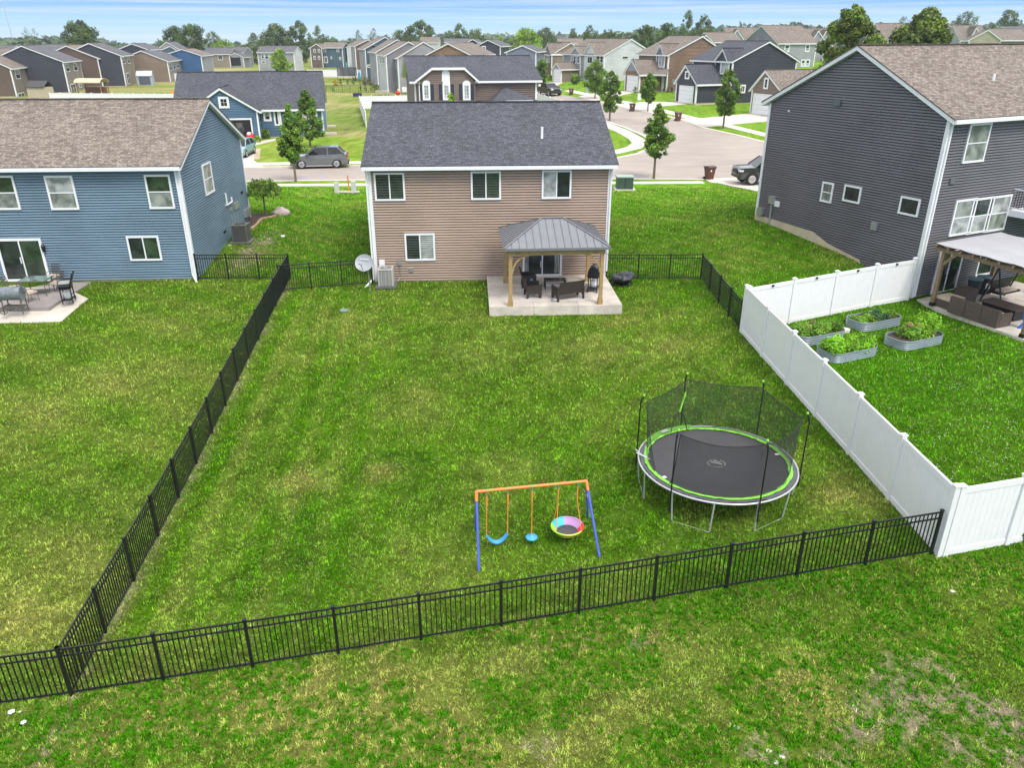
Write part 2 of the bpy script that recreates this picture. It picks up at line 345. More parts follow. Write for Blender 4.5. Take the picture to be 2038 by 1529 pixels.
def lawncol(x, y):
    G = np.array
    n1 = fbm(x*.35+3, y*.35, 5); n2 = fbm(x*1.7, y*1.7+40, 4); n3 = fbm(x*.12+8, y*.12, 3)
    def lerp(a, b, t): return a+(b-a)*np.clip(t, 0, 1)[..., None]
    green = G((.122,.285,.008)); dryc = G((.38,.40,.095)); dark = G((.050,.145,.005)); lush = G((.085,.285,.003)); bare = G((.50,.42,.28))
    n4 = fbm(x*3.1+70, y*3.1, 4, .65); ua = x*.974+y*.226; va = -x*.226+y*.974; n5 = fbm(ua*6., va*1.1, 3)
    col = np.zeros(x.shape+(3,))+green
    # regions
    sl_ = side(LF0, LF1, x, y); sw = side(WF0, WF1, x, y)
    front = np.interp(x, [f[0] for f in FF], [f[1] for f in FF])
    inyard = (y > front) & (y < 36.2)
    left = inyard & (sl_ > 0); right = inyard & (sw < 0) & (y < 40); fore = y <= front
    mid = inyard & ~left & ~right
    back = (y >= 36.2) & (y < 62)
    d = np.clip((n1-.46)*3.2, -1, 1)
    dryn = np.where(mid, .07+.24*np.clip(d,0,1)+.2*(n2-.5), 0)
    dryn = np.where(left, .16+.20*np.clip(d+.1,0,1)+.2*(n2-.5), dryn)
    dryn = np.where(fore, .18+.55*np.clip(d+.05,0,1)*np.clip((n2-.28)*2.5,0,1)+.6*np.clip(n2-.5,0,1), dryn)
    dryn = np.where(back, .10+.3*np.clip(d,0,1), dryn)
    dryn = np.where(right, .03+.08*np.clip(d,0,1), dryn)
    dryn = np.where(y >= 62, .25+.4*np.clip(d+.2,0,1)*(1-sstep(-5,12,x)), dryn)
    # mowing passes along the left fence and across the side lawns
    u = sl_*-1.
    st = np.sin(u*2*math.pi/1.05+1.2*(n3-.5)+.6)
    dryn = dryn+np.where(mid, .15*st*(.35+1.1*n3)*(1-sstep(3.5,7.5,u+1.5*(n2-.5))), 0)+np.where(mid, .07*np.sin((x*.80-y*.60)*2*math.pi/1.35+2.5*n3)*sstep(0,4,x+2*(n3-.5)), 0)+np.where(mid & (u > .9) & (u < 2.0) & (y < 30), .16, 0)+np.where(left, .10*np.sin((x*.45+y*.89)*2*math.pi/2.2), 0)
    v = x*.77+y*.64
    dryn = dryn+np.where(back, .14*np.sin(v*2*math.pi/1.1), 0)
    lushn = np.where(right, .72, 0)+np.where(back, .55+.3*(n2-.5), 0)+np.where(mid, .12+.35*np.clip(-d,0,1), 0)+np.where(y >= 62, .45*sstep(-2,12,x), 0)
    dryn = dryn+patches(x, y, DRY, .8, 2.6)
    lushn = lushn+patches(x, y, LUSH, .5, 1.2)
    col = lerp(col, lush, lushn)
    col = lerp(col, dark, np.clip((.42-n2)*2.0,0,.4)+np.where(right|back, 0, np.clip((.42-n1)*2.,0,.4)))
    col = lerp(col, dryc, np.clip(dryn, 0, .95))
    b = patches(x, y, BARE, 1.4, 2.2); b = np.clip((b-.22)*3.2, 0, 1)*np.clip((fbm(x*6,y*6,3)-.42)*6,0,1)
    b = np.where(fore, b, 0)
    # worn soil line beside the left fence foot
    b = np.maximum(b, np.where((sl_ < .02) & (sl_ > -.16) & (y < 36), .45*np.clip(fbm(x*3,y*3,2)*2.2-.5,0,1), 0))
    # straw under the air conditioner beside the blue house
    c = P2(505,500); b = np.maximum(b, np.where(back, np.clip(1.5*np.exp(-((x-c[0])**2/.3+(y-c[1])**2/6))*(fbm(x*4,y*4,2)*2.6-.8), 0, .8), 0))
    col = lerp(col, bare, b)
    fld = (y > 90) & (x < 6)
    col = np.where(fld[..., None], lerp(G((.17,.24,.045))+np.zeros_like(col), G((.36,.33,.13)), np.clip((n3-.38)*3.2,0,.9)), col)
    k4 = 1.06+.8*(n4-.5)+.5*(n5-.5)*mid+.75*(fbm(x*9., y*9., 3)-.5)
    col = col*np.clip(k4, .5, 1.6)[..., None]
    return col, b, lushn
def griddef():
    xs = np.arange(-34, 34.01, .34); k = 1.; o = []
    v = 34.; st = .6
    while v < 1250: v += st; o.append(v); st *= 1.16
    xs = np.concatenate([-np.array(o)[::-1], xs, o])
    ys = np.arange(2, 62, .34); o = []; v = ys[-1]; st = .6
    while v < 230: v += st; o.append(v); st = min(st*1.06, 2.2)
    while v < 1400: v += st; o.append(v); st *= 1.16
    ys = np.concatenate([[-60,-30,-12,-4,0], ys, o]); return xs, ys
def npmesh(name, V, Fc, k, mats, col=None, parent=None):
    me = bpy.data.meshes.new(name); nf = len(Fc)
    me.vertices.add(len(V)); me.vertices.foreach_set('co', V.astype(np.float32).ravel())
    me.loops.add(nf*k); me.loops.foreach_set('vertex_index', Fc.astype(np.int32).ravel())
    me.polygons.add(nf); me.polygons.foreach_set('loop_start', np.arange(0, nf*k, k, dtype=np.int32))
    try: me.polygons.foreach_set('loop_total', np.full(nf, k, np.int32))
    except Exception: pass
    for m in mats: me.materials.append(m)
    if col is not None:
        a = me.color_attributes.new(name='tint', type='FLOAT_COLOR', domain='POINT')
        c = np.ones((len(V), 4), np.float32); c[:, :3] = col; a.data.foreach_set('color', c.ravel())
    me.update(calc_edges=True)
    o = bpy.data.objects.new(name, me); COL.objects.link(o)
    if parent: o.parent = parent
    return o
xs, ys = griddef(); GX, GY = np.meshgrid(xs, ys)
GZ = ztv(GX, GY)
# small lumps in the near lawn, distant rolling land
GZ = GZ+.025*(fbm(GX*1.5, GY*1.5, 3)-.5)*(GY < 55)
nx, ny = len(xs), len(ys)
idx = np.arange(nx*ny).reshape(ny, nx)
FQ = np.stack([idx[:-1,:-1], idx[:-1,1:], idx[1:,1:], idx[1:,:-1]], -1).reshape(-1, 4)
gc, gb, gl = lawncol(GX, GY)
gm = bpy.data.materials.new('lawn_ground'); t = NT(gm)
at_ = t.n('ShaderNodeAttribute', attribute_name='tint'); ge = t.n('ShaderNodeNewGeometry')
na = t.n('ShaderNodeTexNoise', {'Scale': 9., 'Detail': 8., 'Roughness': .78}); t.l(ge.outputs['Position'], na.inputs['Vector'])
nb = t.n('ShaderNodeTexNoise', {'Scale': 1.3, 'Detail': 5., 'Roughness': .65}); t.l(ge.outputs['Position'], nb.inputs['Vector'])
a = t.n('ShaderNodeMapRange', {'From Min': .3, 'From Max': .7, 'To Min': .55, 'To Max': 1.5}); t.l(na.outputs[0], a.inputs[0])
b = t.n('ShaderNodeMapRange', {'From Min': .3, 'From Max': .7, 'To Min': .82, 'To Max': 1.18}); t.l(nb.outputs[0], b.inputs[0])
m_ = t.n('ShaderNodeMath', operation='MULTIPLY'); t.l(a.outputs[0], m_.inputs[0]); t.l(b.outputs[0], m_.inputs[1])
v = t.n('ShaderNodeVectorMath', operation='SCALE'); t.l(at_.outputs['Color'], v.inputs[0]); t.l(m_.outputs[0], v.inputs['Scale'])
t.l(v.outputs[0], t.p.inputs['Base Color']); t.p.inputs['Roughness'].default_value = .95; t.p.inputs['Specular IOR Level'].default_value = .02
bu = t.n('ShaderNodeBump', {'Strength': .9, 'Distance': .06}); t.l(na.outputs[0], bu.inputs['Height']); t.l(bu.outputs[0], t.p.inputs['Normal'])
g = npmesh('ground', np.stack([GX.ravel(), GY.ravel(), GZ.ravel()], -1), FQ, 4, [gm], gc.reshape(-1, 3)*(.40+.38*sstep(42,60,GY)).reshape(-1,1))  # darkened under the blades: shade between tufts put into the ground colour
for p_ in g.data.polygons: pass
g.data.polygons.foreach_set('use_smooth', np.ones(len(g.data.polygons), bool))
tag(g, 'mown grass lots running from the foreground to the horizon', 'ground', kind='structure')
del g['category']; del g['label']

# grass blades
gmat = bpy.data.materials.new('grass_blades'); t = NT(gmat)
at_ = t.n('ShaderNodeAttribute', attribute_name='tint')
t.l(at_.outputs['Color'], t.p.inputs['Base Color']); t.p.inputs['Roughness'].default_value = .7; t.p.inputs['Specular IOR Level'].default_value = .04
tr = t.n('ShaderNodeBsdfTranslucent'); t.l(at_.outputs['Color'], tr.inputs[0]); ms = t.n('ShaderNodeMixShader', {0: .3})
t.l(t.p.outputs[0], ms.inputs[1]); t.l(tr.outputs[0], ms.inputs[2]); t.l(ms.outputs[0], t.o.inputs[0])
EXCL = []      # 0      # polygons (world xy) with no grass, filled in before grass() is called
def inpoly(x, y, poly):
    ins = np.zeros(x.shape, bool); n = len(poly)
    for i in range(n):
        x1, y1 = poly[i][:2]; x2, y2 = poly[(i+1) % n][:2]
        c = ((y1 > y) != (y2 > y)); 
        with np.errstate(divide='ignore', invalid='ignore'): xi = (x2-x1)*(y-y1)/(y2-y1)+x1
        ins ^= c & (x < xi)
    return ins
def grass(N_=1350000):
    rs = np.random.RandomState(3)
    # density falls with distance: sample y by 1/y
    y = 8.3*(57/8.3)**rs.rand(N_); hw = .70*y+3.2
    x = (rs.rand(N_)*2-1)*hw
    keep = np.ones(N_, bool)
    for p in EXCL: keep &= ~inpoly(x, y, p)
    x, y = x[keep], y[keep]
    # tufts: pull blades toward random tuft centres
    cell = .11*(y/14)**.5; 
    jx = vnoise(x/cell*.9, y/cell*.9)-.5; jy = vnoise(x/cell*.9+50, y/cell*.9+70)-.5
    x = x+jx*cell*.9; y = y+jy*cell*.9
    col, bare, lushn = lawncol(x, y)
    tuft = vnoise(x*8., y*8.)*.35+vnoise(x*19, y*19)*.65; 
    tuft = np.clip((tuft-.5)*2.3+.5, 0, 1)
    k = rs.rand(len(x)) < np.clip(1.0-.45*bare, .1, 1)*np.clip(.25+1.4*tuft, .25, 1)
    x, y, col, tuft, lushn, bare = x[k], y[k], col[k], tuft[k], lushn[k], bare[k]
    n = len(x); z = ztv(x, y)+.025*(fbm(x*1.5, y*1.5, 3)-.5)*(y < 55)
    s = (y/14)**.42
    fore = y < np.interp(x, [f[0] for f in FF], [f[1] for f in FF])
    weed = (vnoise(x*.8+5, y*.8)*.5+fbm(x*2.2, y*2.2+9, 3)*.5 > .40) & (vnoise(x*12, y*12) > .47) & fore
    L = (.034+.045*rs.rand(n))*s*(.5+1.0*tuft); Wd = (.0068+.0075*rs.rand(n))*s
    straw = (rs.rand(n) < .9*bare+.03) & ~weed
    L = np.where(weed, L*1.05, L); Wd = np.where(weed, Wd*2.0, Wd); L = np.where(straw, L*1.5, L); Wd = np.where(straw, Wd*.7, Wd)
    th = rs.rand(n)*2*math.pi; lean = .25+1.0*rs.rand(n); lean = np.where(straw, 1.35, lean)
    dx, dy = np.cos(th), np.sin(th); px_, py_ = -dy, dx
    b0 = np.stack([x-px_*Wd, y-py_*Wd, z-.006], -1); b1 = np.stack([x+px_*Wd, y+py_*Wd, z-.006], -1)
    tp = np.stack([x+dx*L*np.sin(lean), y+dy*L*np.sin(lean), z+L*np.cos(lean)], -1)
    br = (.45+1.55*rs.rand(n)**1.5)*(.34+1.18*tuft)
    dryb = rs.rand(n) < .07
    c = col*br[:, None]; c = np.where(dryb[:, None], np.array((.42,.39,.16))*(.6+.6*rs.rand(n))[:, None], c)
    c = np.where(weed[:, None], np.array((.085,.30,.006))*(.5+.95*rs.rand(n))[:, None], c); c = np.where(straw[:, None], np.array((.60,.50,.34))*(.6+.6*rs.rand(n))[:, None], c)
    V = np.stack([b0, b1, tp], 1).reshape(-1, 3); C = np.repeat(c, 3, 0).reshape(-1, 3, 3).copy(); C[:, :2] *= .62; C[:, 2] *= 1.12  # root shade put into the colour: blade feet darker, tips lighter
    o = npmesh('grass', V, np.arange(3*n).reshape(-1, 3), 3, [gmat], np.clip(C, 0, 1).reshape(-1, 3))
    o['kind'] = 'stuff'; o['label'] = 'short mown lawn grass with dry yellow patches'; o['category'] = 'grass'
# ---------------------------------------------------------------- paved sheets
def sheet(name, pts, mats, off, kind='structure', step=4., thick=0., keep=False, up=None):
    bm = bmesh.new(); vs = [bm.verts.new((float(p[0]), float(p[1]), 0)) for p in pts]; bm.faces.new(vs)
    P = np.array([[q[0], q[1]] for q in pts])
    for ax in (0, 1):
        a, b = P[:, ax].min(), P[:, ax].max(); c = math.floor(a/step)*step
        while c < b:
            c += step; co = [0,0,0]; co[ax] = c; no = [0,0,0]; no[ax] = 1
            bmesh.ops.bisect_plane(bm, geom=bm.verts[:]+bm.edges[:]+bm.faces[:], plane_co=co, plane_no=no)
    bmesh.ops.triangulate(bm, faces=bm.faces[:])
    A = np.array([v.co[:] for v in bm.verts]); z = ztv(A[:,0], A[:,1])
    if up is not None: z[:] = up
    for v, q in zip(bm.verts, z): v.co.z = q+off
    bmesh.ops.recalc_face_normals(bm, faces=bm.faces[:])
    if bm.faces[0].normal.z < 0: bmesh.ops.reverse_faces(bm, faces=bm.faces[:])
    if thick:
        r = bmesh.ops.extrude_face_region(bm, geom=bm.faces[:]); 
        for v in [g for g in r['geom'] if isinstance(g, bmesh.types.BMVert)]: v.co.z += 0
        for v in bm.verts:
            pass
        ex = set(g for g in r['geom'] if isinstance(g, bmesh.types.BMVert))
        for v in bm.verts:
            if v not in ex: v.co.z -= thick
        bmesh.ops.recalc_face_normals(bm, faces=bm.faces[:])
    me = bpy.data.meshes.new(name); bm.to_mesh(me); bm.free(); me.materials.append(mats)
    o = bpy.data.objects.new(name, me); COL.objects.link(o); o['kind'] = kind; return o
def ribbon(pts, w):      # polygon around a polyline (world xy)
    P = [np.array(p[:2], float) for p in pts]; L = []; Rr = []
    for i, p in enumerate(P):
        d = (P[min(i+1, len(P)-1)]-P[max(i-1, 0)]); d /= np.linalg.norm(d); n = np.array((-d[1], d[0]))
        L.append(p+n*w/2); Rr.append(p-n*w/2)
    return L+Rr[::-1]
PX = lambda *q: [P2(a, b) for a, b in q]
def asphalt():
    m = bpy.data.materials.new('asphalt'); t = NT(m); ge = t.n('ShaderNodeNewGeometry')
    n1 = t.n('ShaderNodeTexNoise', {'Scale': 28., 'Detail': 6., 'Roughness': .7}); n2 = t.n('ShaderNodeTexNoise', {'Scale': .22, 'Detail': 5., 'Roughness': .6})
    mp = t.n('ShaderNodeMapping'); mp.inputs['Scale'].default_value = (.25, 1., 1); t.l(ge.outputs['Position'], mp.inputs[0])
    n3 = t.n('ShaderNodeTexNoise', {'Scale': 1.2, 'Detail': 5.}); t.l(mp.outputs[0], n3.inputs['Vector'])
    t.l(ge.outputs['Position'], n1.inputs['Vector']); t.l(ge.outputs['Position'], n2.inputs['Vector'])
    s = None
    for n, lo, hi in ((n1,.86,1.14),(n2,.90,1.10),(n3,.93,1.07)):
        r = t.n('ShaderNodeMapRange', {'From Min': .32, 'From Max': .68, 'To Min': lo, 'To Max': hi}); t.l(n.outputs[0], r.inputs[0])
        if s is None: s = r
        else:
            k = t.n('ShaderNodeMath', operation='MULTIPLY'); t.l(s.outputs[0], k.inputs[0]); t.l(r.outputs[0], k.inputs[1]); s = k
    v = t.n('ShaderNodeVectorMath', operation='SCALE'); v.inputs[0].default_value = (.33,.285,.25); t.l(s.outputs[0], v.inputs['Scale'])
    t.l(v.outputs[0], t.p.inputs['Base Color']); t.p.inputs['Roughness'].default_value = .9; return m
ASPH = asphalt()
WALK = mat('sidewalk_concrete', (.60,.56,.50), .85, .1, 1.5, bump=.2)
KERB = mat('kerb_concrete', (.56,.50,.44), .85, .1, 2.)
NEARE = PX((200,363),(480,362),(715,359.5),(1215,357),(1400,358),(1470,357))
road = NEARE+PX((1560,345),(1640,330),(1640,300),(1526,284),(1470,270),(1401,255),(1366,240),(1263,218),(1210,206),(1160,196),(1105,186),(1060,176),(1030,170),(1000,176),(1060,190),(1140,212),(1203,241),(1245,255),(1280,270),(1296,280),(1299,288),(1290,298),(1270,306),(1225,316),(1000,325),(715,331),(480,334),(200,338))
EXCL.append(road)
sheet('road', road, ASPH, .03, step=3.)
for nm, q, w in (('kerb', [(200,363),(480,361.5),(715,359),(1215,356.5),(1400,357.5)], .35), ('kerb', [(200,337.5),(480,333.5),(715,330.5),(1000,325),(1225,315.5),(1270,306),(1290,297),(1299,288),(1294,278),(1280,269.5),(1245,254.5),(1203,240.5),(1140,211.5),(1060,189.5)], .4),
                ('kerb', [(1526,284.5),(1470,270),(1401,255),(1366,240),(1263,218),(1210,206),(1160,196)], .45), ('kerb', [(1526,284.5),(1580,294),(1640,300)], .45)):
    o = sheet(nm, ribbon(PX(*q), w), KERB, .06, step=3., thick=.1)
for q, w in (([(200,371),(480,369.5),(715,368),(1215,364.5),(1400,363.5)], .95), ([(500,327),(715,324),(1000,317),(1224,303.5),(1262,294),(1273,285),(1265,276),(1240,262),(1203,247),(1150,229),(1060,200)], 1.5),
             ([(1526,269.5),(1445,249.5),(1366,232.5),(1290,213),(1200,195),(1130,180)], 1.5), ([(1526,269.5),(1600,282)], 1.5)):
    sheet('sidewalk', ribbon(PX(*q), w), WALK, .04, step=3., thick=.06)
    if q[0][0] == 200: EXCL.append(ribbon(PX(*q), w+.1))
dr = mat('driveway_concrete', (.56,.50,.44), .85, .1, 1.2, bump=.2)
for q in ([(1402,356.5),(1414,364),(1428,365),(1480,376),(1560,392),(1700,392),(1700,340),(1560,350)],
          [(1496,226),(1532,233),(1532,241),(1441,249.5),(1401,254),(1345,236),(1388,236.5)],
          [(1345,203),(1396,205),(1300,213.5),(1297,216.5),(1300,226),(1250,216),(1210,206),(1240,207.5),(1280,203)],
          [(1242,181),(1272,182),(1245,188),(1185,201),(1150,193),(1180,186.5)],
          [(1100,163),(1122,163),(1110,170),(1070,176),(1040,172),(1075,166)],
          [(470,283),(506,285),(508,300),(505,320),(528,334.5),(470,334.5)],
          [(505,284),(532,279),(549,276),(549,279.5),(534,283.5),(506,290)]):
    sheet('driveway', PX(*q), dr, .05, step=3., thick=.05); EXCL.append(PX(*q))
DRT = mat('bare_sand', (.44,.36,.24), .9, .25, 3.); 
sheet('bare_soil', ribbon(PX((510,296),(506,318)), .9), DRT, .035)
# ---------------------------------------------------------------- houses
def v3(x, y, z): return np.array((x, y, z), float)
class Wing:
    """One gabled volume. e_r runs along the ridge (compass az), e_g across it to the left of e_r."""
    def __init__(s, C, az, x0, x1, prof, z0):
        a = R(az); s.C = np.array(C[:2], float); s.az = az
        s.er = np.array((math.sin(a), math.cos(a))); s.eg = np.array((-math.cos(a), math.sin(a)))
        s.x0, s.x1, s.prof, s.z0 = x0, x1, prof, z0
    def w(s, x, y, z):
        p = s.C+x*s.er+y*s.eg; return v3(p[0], p[1], z)
    def face(s, f):      # origin, tangent dir, outward normal (world 3-D); t measured along +er or +eg
        er = v3(*s.er, 0); eg = v3(*s.eg, 0); ys = [p[0] for p in s.prof]
        if f == 'y0': return s.w(0, ys[0], 0), er, -eg*np.sign(ys[-1]-ys[0])
        if f == 'y1': return s.w(0, ys[-1], 0), er, eg*np.sign(ys[-1]-ys[0])
        if f == 'x0': return s.w(s.x0, 0, 0), eg, -er
        if f == 'x1': return s.w(s.x1, 0, 0), eg, er
    def hit(s, f, px, py):
        o, td, n = s.face(f); r = ray(px, py); c = np.array((0,0,CH))
        k = np.dot(o-c, n)/np.dot(r, n); p = c+k*r
        return float(np.dot(p-o, td)), float(p[2])
def ptop(prof, y):
    ys = [p[0] for p in prof]; zs = [p[1] for p in prof]
    if ys[0] > ys[-1]: ys = ys[::-1]; zs = zs[::-1]
    return float(np.interp(y, ys, zs))
class House:
    def __init__(s, label, loc, cat='house', name='house', group=None, wall=None, roof=None, trim=None, sp=.122, depth=.040, found=.25, fm=None):
        s.root = thing(name, label, cat, loc, 0, group); s.z0 = loc[2]; s.wallm, s.roofm, s.trimm = wall, roof, trim or WTRIM
        s.W, s.Rf, s.T, s.Fd, s.G, s.Dn = MB(), MB(), MB(), MB(), MB(), MB(); s.Gs = []; s.sp = sp; s.dp = depth; s.found = found; s.wings = []; s.fm = fm or FOUND
        s.wmats = [wall]
    def wmi(s, m):
        if m is None: return 0
        if m not in s.wmats: s.wmats.append(m)
        return s.wmats.index(m)
    def sidewall(s, o, td, n, rng, zb, mi=0, n_top=None):
        """rng(z)->(t0,t1) or None; sawtooth laps"""
        z = zb
        while True:
            z2 = z+s.sp; a = rng(z+.001); 
            if a is None or a[1]-a[0] < .03: break
            b = rng(z2)
            if b is None: b = ((a[0]+a[1])/2-.01, (a[0]+a[1])/2+.01) if n_top is None else a; z2 = min(z2, n_top) if n_top else z2
            P = lambda t, zz, d: o+td*t+n*d+v3(0,0,zz-o[2])
            h = z2-z; zc = z+h*.58; c0, c1 = a[0]+(b[0]-a[0])*.58, a[1]+(b[1]-a[1])*.58; d1 = s.dp*.72; g = -.045     # dutch lap: flat face, then a cove under the next course
            s.W.quad(P(a[0],z,s.dp), P(a[1],z,s.dp), P(c1,zc,d1), P(c0,zc,d1), mi)
            s.W.quad(P(c0,zc,d1), P(c1,zc,d1), P(c1,zc+h*.06,g), P(c0,zc+h*.06,g), mi)
            s.W.quad(P(c0,zc+h*.06,g), P(c1,zc+h*.06,g), P(b[1],z2,g), P(b[0],z2,g), mi)
            s.W.quad(P(a[0],z,g), P(a[1],z,g), P(a[1],z,s.dp), P(a[0],z,s.dp), mi)
            z = z2
            if n_top and z >= n_top-.01: break
            if z > 40: break
    def wing(s, C, az, x0, x1, prof, z0=None, oh=.35, rake=.25, faces='y0 y1 x0 x1', mi=None, gmat_=None, thick=.17, corners=True, roof=True, cw=.11, found=True):
        z0 = s.z0 if z0 is None else z0
        w = Wing(C, az, x0, x1, prof, z0); s.wings.append(w)
        y0, y1 = prof[0][0], prof[-1][0]; sg = 1 if y1 > y0 else -1; zb = z0+s.found; mi_ = s.wmi(mi); gm_ = s.wmi(gmat_) if gmat_ else mi_
        # backing core slightly inside, so nothing shows through
        core = MB(); ins = .03
        if found:
            a, b = w.w(x0+.05, y0+.05*sg, z0-2.0), None
            s.Fd.ob(w.w(x0+.03, y0+.03*sg, z0-2.2), v3(*(w.er*(x1-x0-.06)), 0), v3(*(w.eg*(y1-y0-.06*sg)), 0), v3(0,0,2.2+s.found-.002))
        poly = [w.w(x0+.07, y0+.07*sg, zb-.01)]+[w.w(x0+.07, min(max(p[0], min(y0,y1)+.07), max(y0,y1)-.07), p[1]-.1) for p in prof]+[w.w(x0+.07, y1-.07*sg, zb-.01)]
        s.W.prism(poly, v3(*(w.er*(x1-x0-.14)), 0), mi_)
        for f in faces.split():
            o, td, n = w.face(f)
            if f[0] == 'y':
                top = prof[0][1] if f == 'y0' else prof[-1][1]
                s.sidewall(o, td, n, lambda z, A=x0, B=x1: (A, B), zb, mi_, top)
            else:
                ys = [p[0] for p in prof]; zs = [p[1] for p in prof]
                def rng(z, ys=ys, zs=zs):
                    lo, hi = min(ys[0], ys[-1]), max(ys[0], ys[-1]); zz = max(zs)
                    if z >= zz: return None
                    t = np.linspace(lo, hi, 161); Z = np.array([ptop(prof, q) for q in t]); k = t[Z > z]
                    return (k.min(), k.max()) if len(k) else None
                s.sidewall(o, td, n, rng, zb, gm_)
        if corners:
            for X in (x0, x1):
                for Y, Z in ((y0, prof[0][1]), (y1, prof[-1][1])):
                    sx = 1 if X == x0 else -1; sy = sg if Y == y0 else -sg
                    e = .048
                    o = w.w(X-sx*e, Y-sy*e, zb-.05)
                    s.T.ob(o, v3(*(w.er*sx*(cw+e)), 0), v3(*(w.eg*sy*(e-.001)), 0), v3(0,0,Z-zb+.03))
                    s.T.ob(w.w(X-sx*e, Y-sy*.001, zb-.05), v3(*(w.er*sx*(e-.001)), 0), v3(*(w.eg*sy*(cw+.001)), 0), v3(0,0,Z-zb+.03))
        if roof: s.slopes(w, x0-rake, x1+rake, prof, oh, thick)
        return w
    def slopes(s, w, xa, xb, prof, oh, thick=.17, only=None, gut=True):
        L = xb-xa; er = v3(*(w.er*L), 0)
        for i in range(len(prof)-1):
            if only is not None and i not in only: continue
            (ya, za), (yb, zb) = prof[i], prof[i+1]
            up = zb > za
            if abs(zb-za) < .02: lo, hi = (ya, za), (yb, zb); k = 0; ex = 0
            else:
                lo, hi = ((ya, za), (yb, zb)) if up else ((yb, zb), (ya, za)); k = (hi[1]-lo[1])/abs(hi[0]-lo[0]); ex = oh if (i == 0 and up) or (i == len(prof)-2 and not up) else 0
            dy = np.sign(lo[0]-hi[0]); ye = lo[0]+dy*ex; ze = lo[1]-k*ex; c = 1/math.sqrt(1+k*k); 
            A, B = w.w(xa, ye, ze), w.w(xa, hi[0], hi[1]); up3 = v3(0,0,thick/c*.98)
            # white slab: fascia, soffit, rake boards
            s.T.ob(A, er, B-A, up3)
            A2 = w.w(xa-.03, ye+dy*.04, ze-k*.04+thick/c); B2 = w.w(xa-.03, hi[0], hi[1]+thick/c); e2 = v3(*(w.er*(L+.06)), 0); t2 = v3(0,0,.045)
            s.Rf.ob(A2, e2, B2-A2, t2*.9)
            sl = np.linalg.norm(B2-A2); 
            s.Rf.quad(A2+t2, A2+e2+t2, B2+e2+t2, B2+t2, 0, [(0,0), (L+.06,0), (L+.06,sl), (0,sl)])
            if ex and gut:
                g0 = w.w(xa+.02, ye+dy*.002, ze+.02); s.Gs.append(MB()); s.Gs[-1].ob(g0, v3(*(w.er*(L-.04)), 0), v3(*(w.eg*dy*.11), 0), v3(0,0,thick/c-.03))
            if i and up != (prof[i][1] > prof[i-1][1]):     # ridge cap
                p = w.w(xa-.03, ya, za+thick/c+.05); s.Rf.bar(p, p+e2, .26, .05)
    def window(s, w, f, t, z, W, H, style='double', panes=None, name='window', fw=.085, prd=.085, mul=0, frame=None):
        o, td, n = w.face(f); c = o+td*t; c[2] = z; n = n/np.linalg.norm(n); up = v3(0,0,1)
        fr = MB(); bk = c+n*.0
        def bx(a0, a1, b0, b1, d0, d1, mb=fr, mi=0): mb.ob(bk+td*a0+up*b0+n*d0, td*(a1-a0), up*(b1-b0), n*(d1-d0), mi)
        w2, h2 = W/2, H/2
        bx(-w2,w2,h2-fw,h2,0,prd); bx(-w2,w2,-h2,-h2+fw,0,prd+.012); bx(-w2,-w2+fw,-h2+fw,h2-fw,0,prd-.002); bx(w2-fw,w2,-h2+fw,h2-fw,0,prd-.002)
        iw, ih = w2-fw, h2-fw; q = MB(); ps = panes or [GLASS]; m = .022
        if style in ('slider', 'door'): bx(-m*1.3, m*1.3, -ih, ih, .01, prd-.008); cells = [(-iw,-m,-ih,ih),(m,iw,-ih,ih)]
        elif style == 'double': bx(-iw, iw, -m, m, .01, prd-.008); cells = [(-iw,iw,m,ih),(-iw,iw,-ih,-m)]
        else: cells = [(-iw,iw,-ih,ih)]
        for i, (a, b, cc, dd) in enumerate(cells):
            mi = i % len(ps); bx(a-.01, b+.01, cc-.01, dd+.01, .001, .056+.003*i, q, mi)
            if mul:
                for k in range(1, mul[0]): x = a+(b-a)*k/mul[0]; bx(x-.012, x+.012, cc, dd, .05, .075)
                for k in range(1, mul[1]): y = cc+(dd-cc)*k/mul[1]; bx(a, b, y-.012, y+.012, .05, .074)
        if style == 'door':
            bx(-.09, -.06, -.15, .15, prd-.01, prd+.05)
        p = fr.build(name, frame or s.trimm, s.root); q.build('pane', ps, p); return p
    def winpx(s, w, f, x0, y0, x1, y1, **k):       # window given by its pixel box
        t0, za = w.hit(f, x0, (y0+y1)/2); t1, zb = w.hit(f, x1, (y0+y1)/2); _, zt_ = w.hit(f, (x0+x1)/2, y0); _, zb_ = w.hit(f, (x0+x1)/2, y1)
        return s.window(w, f, (t0+t1)/2, (zt_+zb_)/2, abs(t1-t0), abs(zt_-zb_), **k)
    def garage(s, w, f, t, W, H, z0, color=None, name='garage_door', rows=4):
        o, td, n = w.face(f); c = o+td*t; c[2] = z0; up = v3(0,0,1); fr = MB(); q = MB()
        bx = lambda a0,a1,b0,b1,d0,d1,mb=fr: mb.ob(c+td*a0+up*b0+n*d0, td*(a1-a0), up*(b1-b0), n*(d1-d0))
        bx(-W/2-.12,-W/2,0,H+.12,0,.07); bx(W/2,W/2+.12,0,H+.12,0,.07); bx(-W/2,W/2,H,H+.12,0,.068)
        for r in range(rows):
            h = H/rows; bx(-W/2,W/2,r*h,(r+1)*h-.015,0,.03,q)
            for k in range(int(W/.6)):
                a = -W/2+(k+.5)*W/int(W/.6); bx(a-.2,a+.2,r*h+.1,(r+1)*h-.1,.03,.045,q)
        d = q.build(name, color or WTRIM, s.root); fr.build('frame', s.trimm, d); return d
    def box(s, w, f, t, z, W, H, D, m, name, d0=0.):
        o, td, n = w.face(f); mb = MB(); c = o+td*t; c[2] = z
        mb.ob(c-td*W/2-v3(0,0,H/2)+n*d0, td*W, v3(0,0,H), n*D); return mb.build(name, m, s.root)
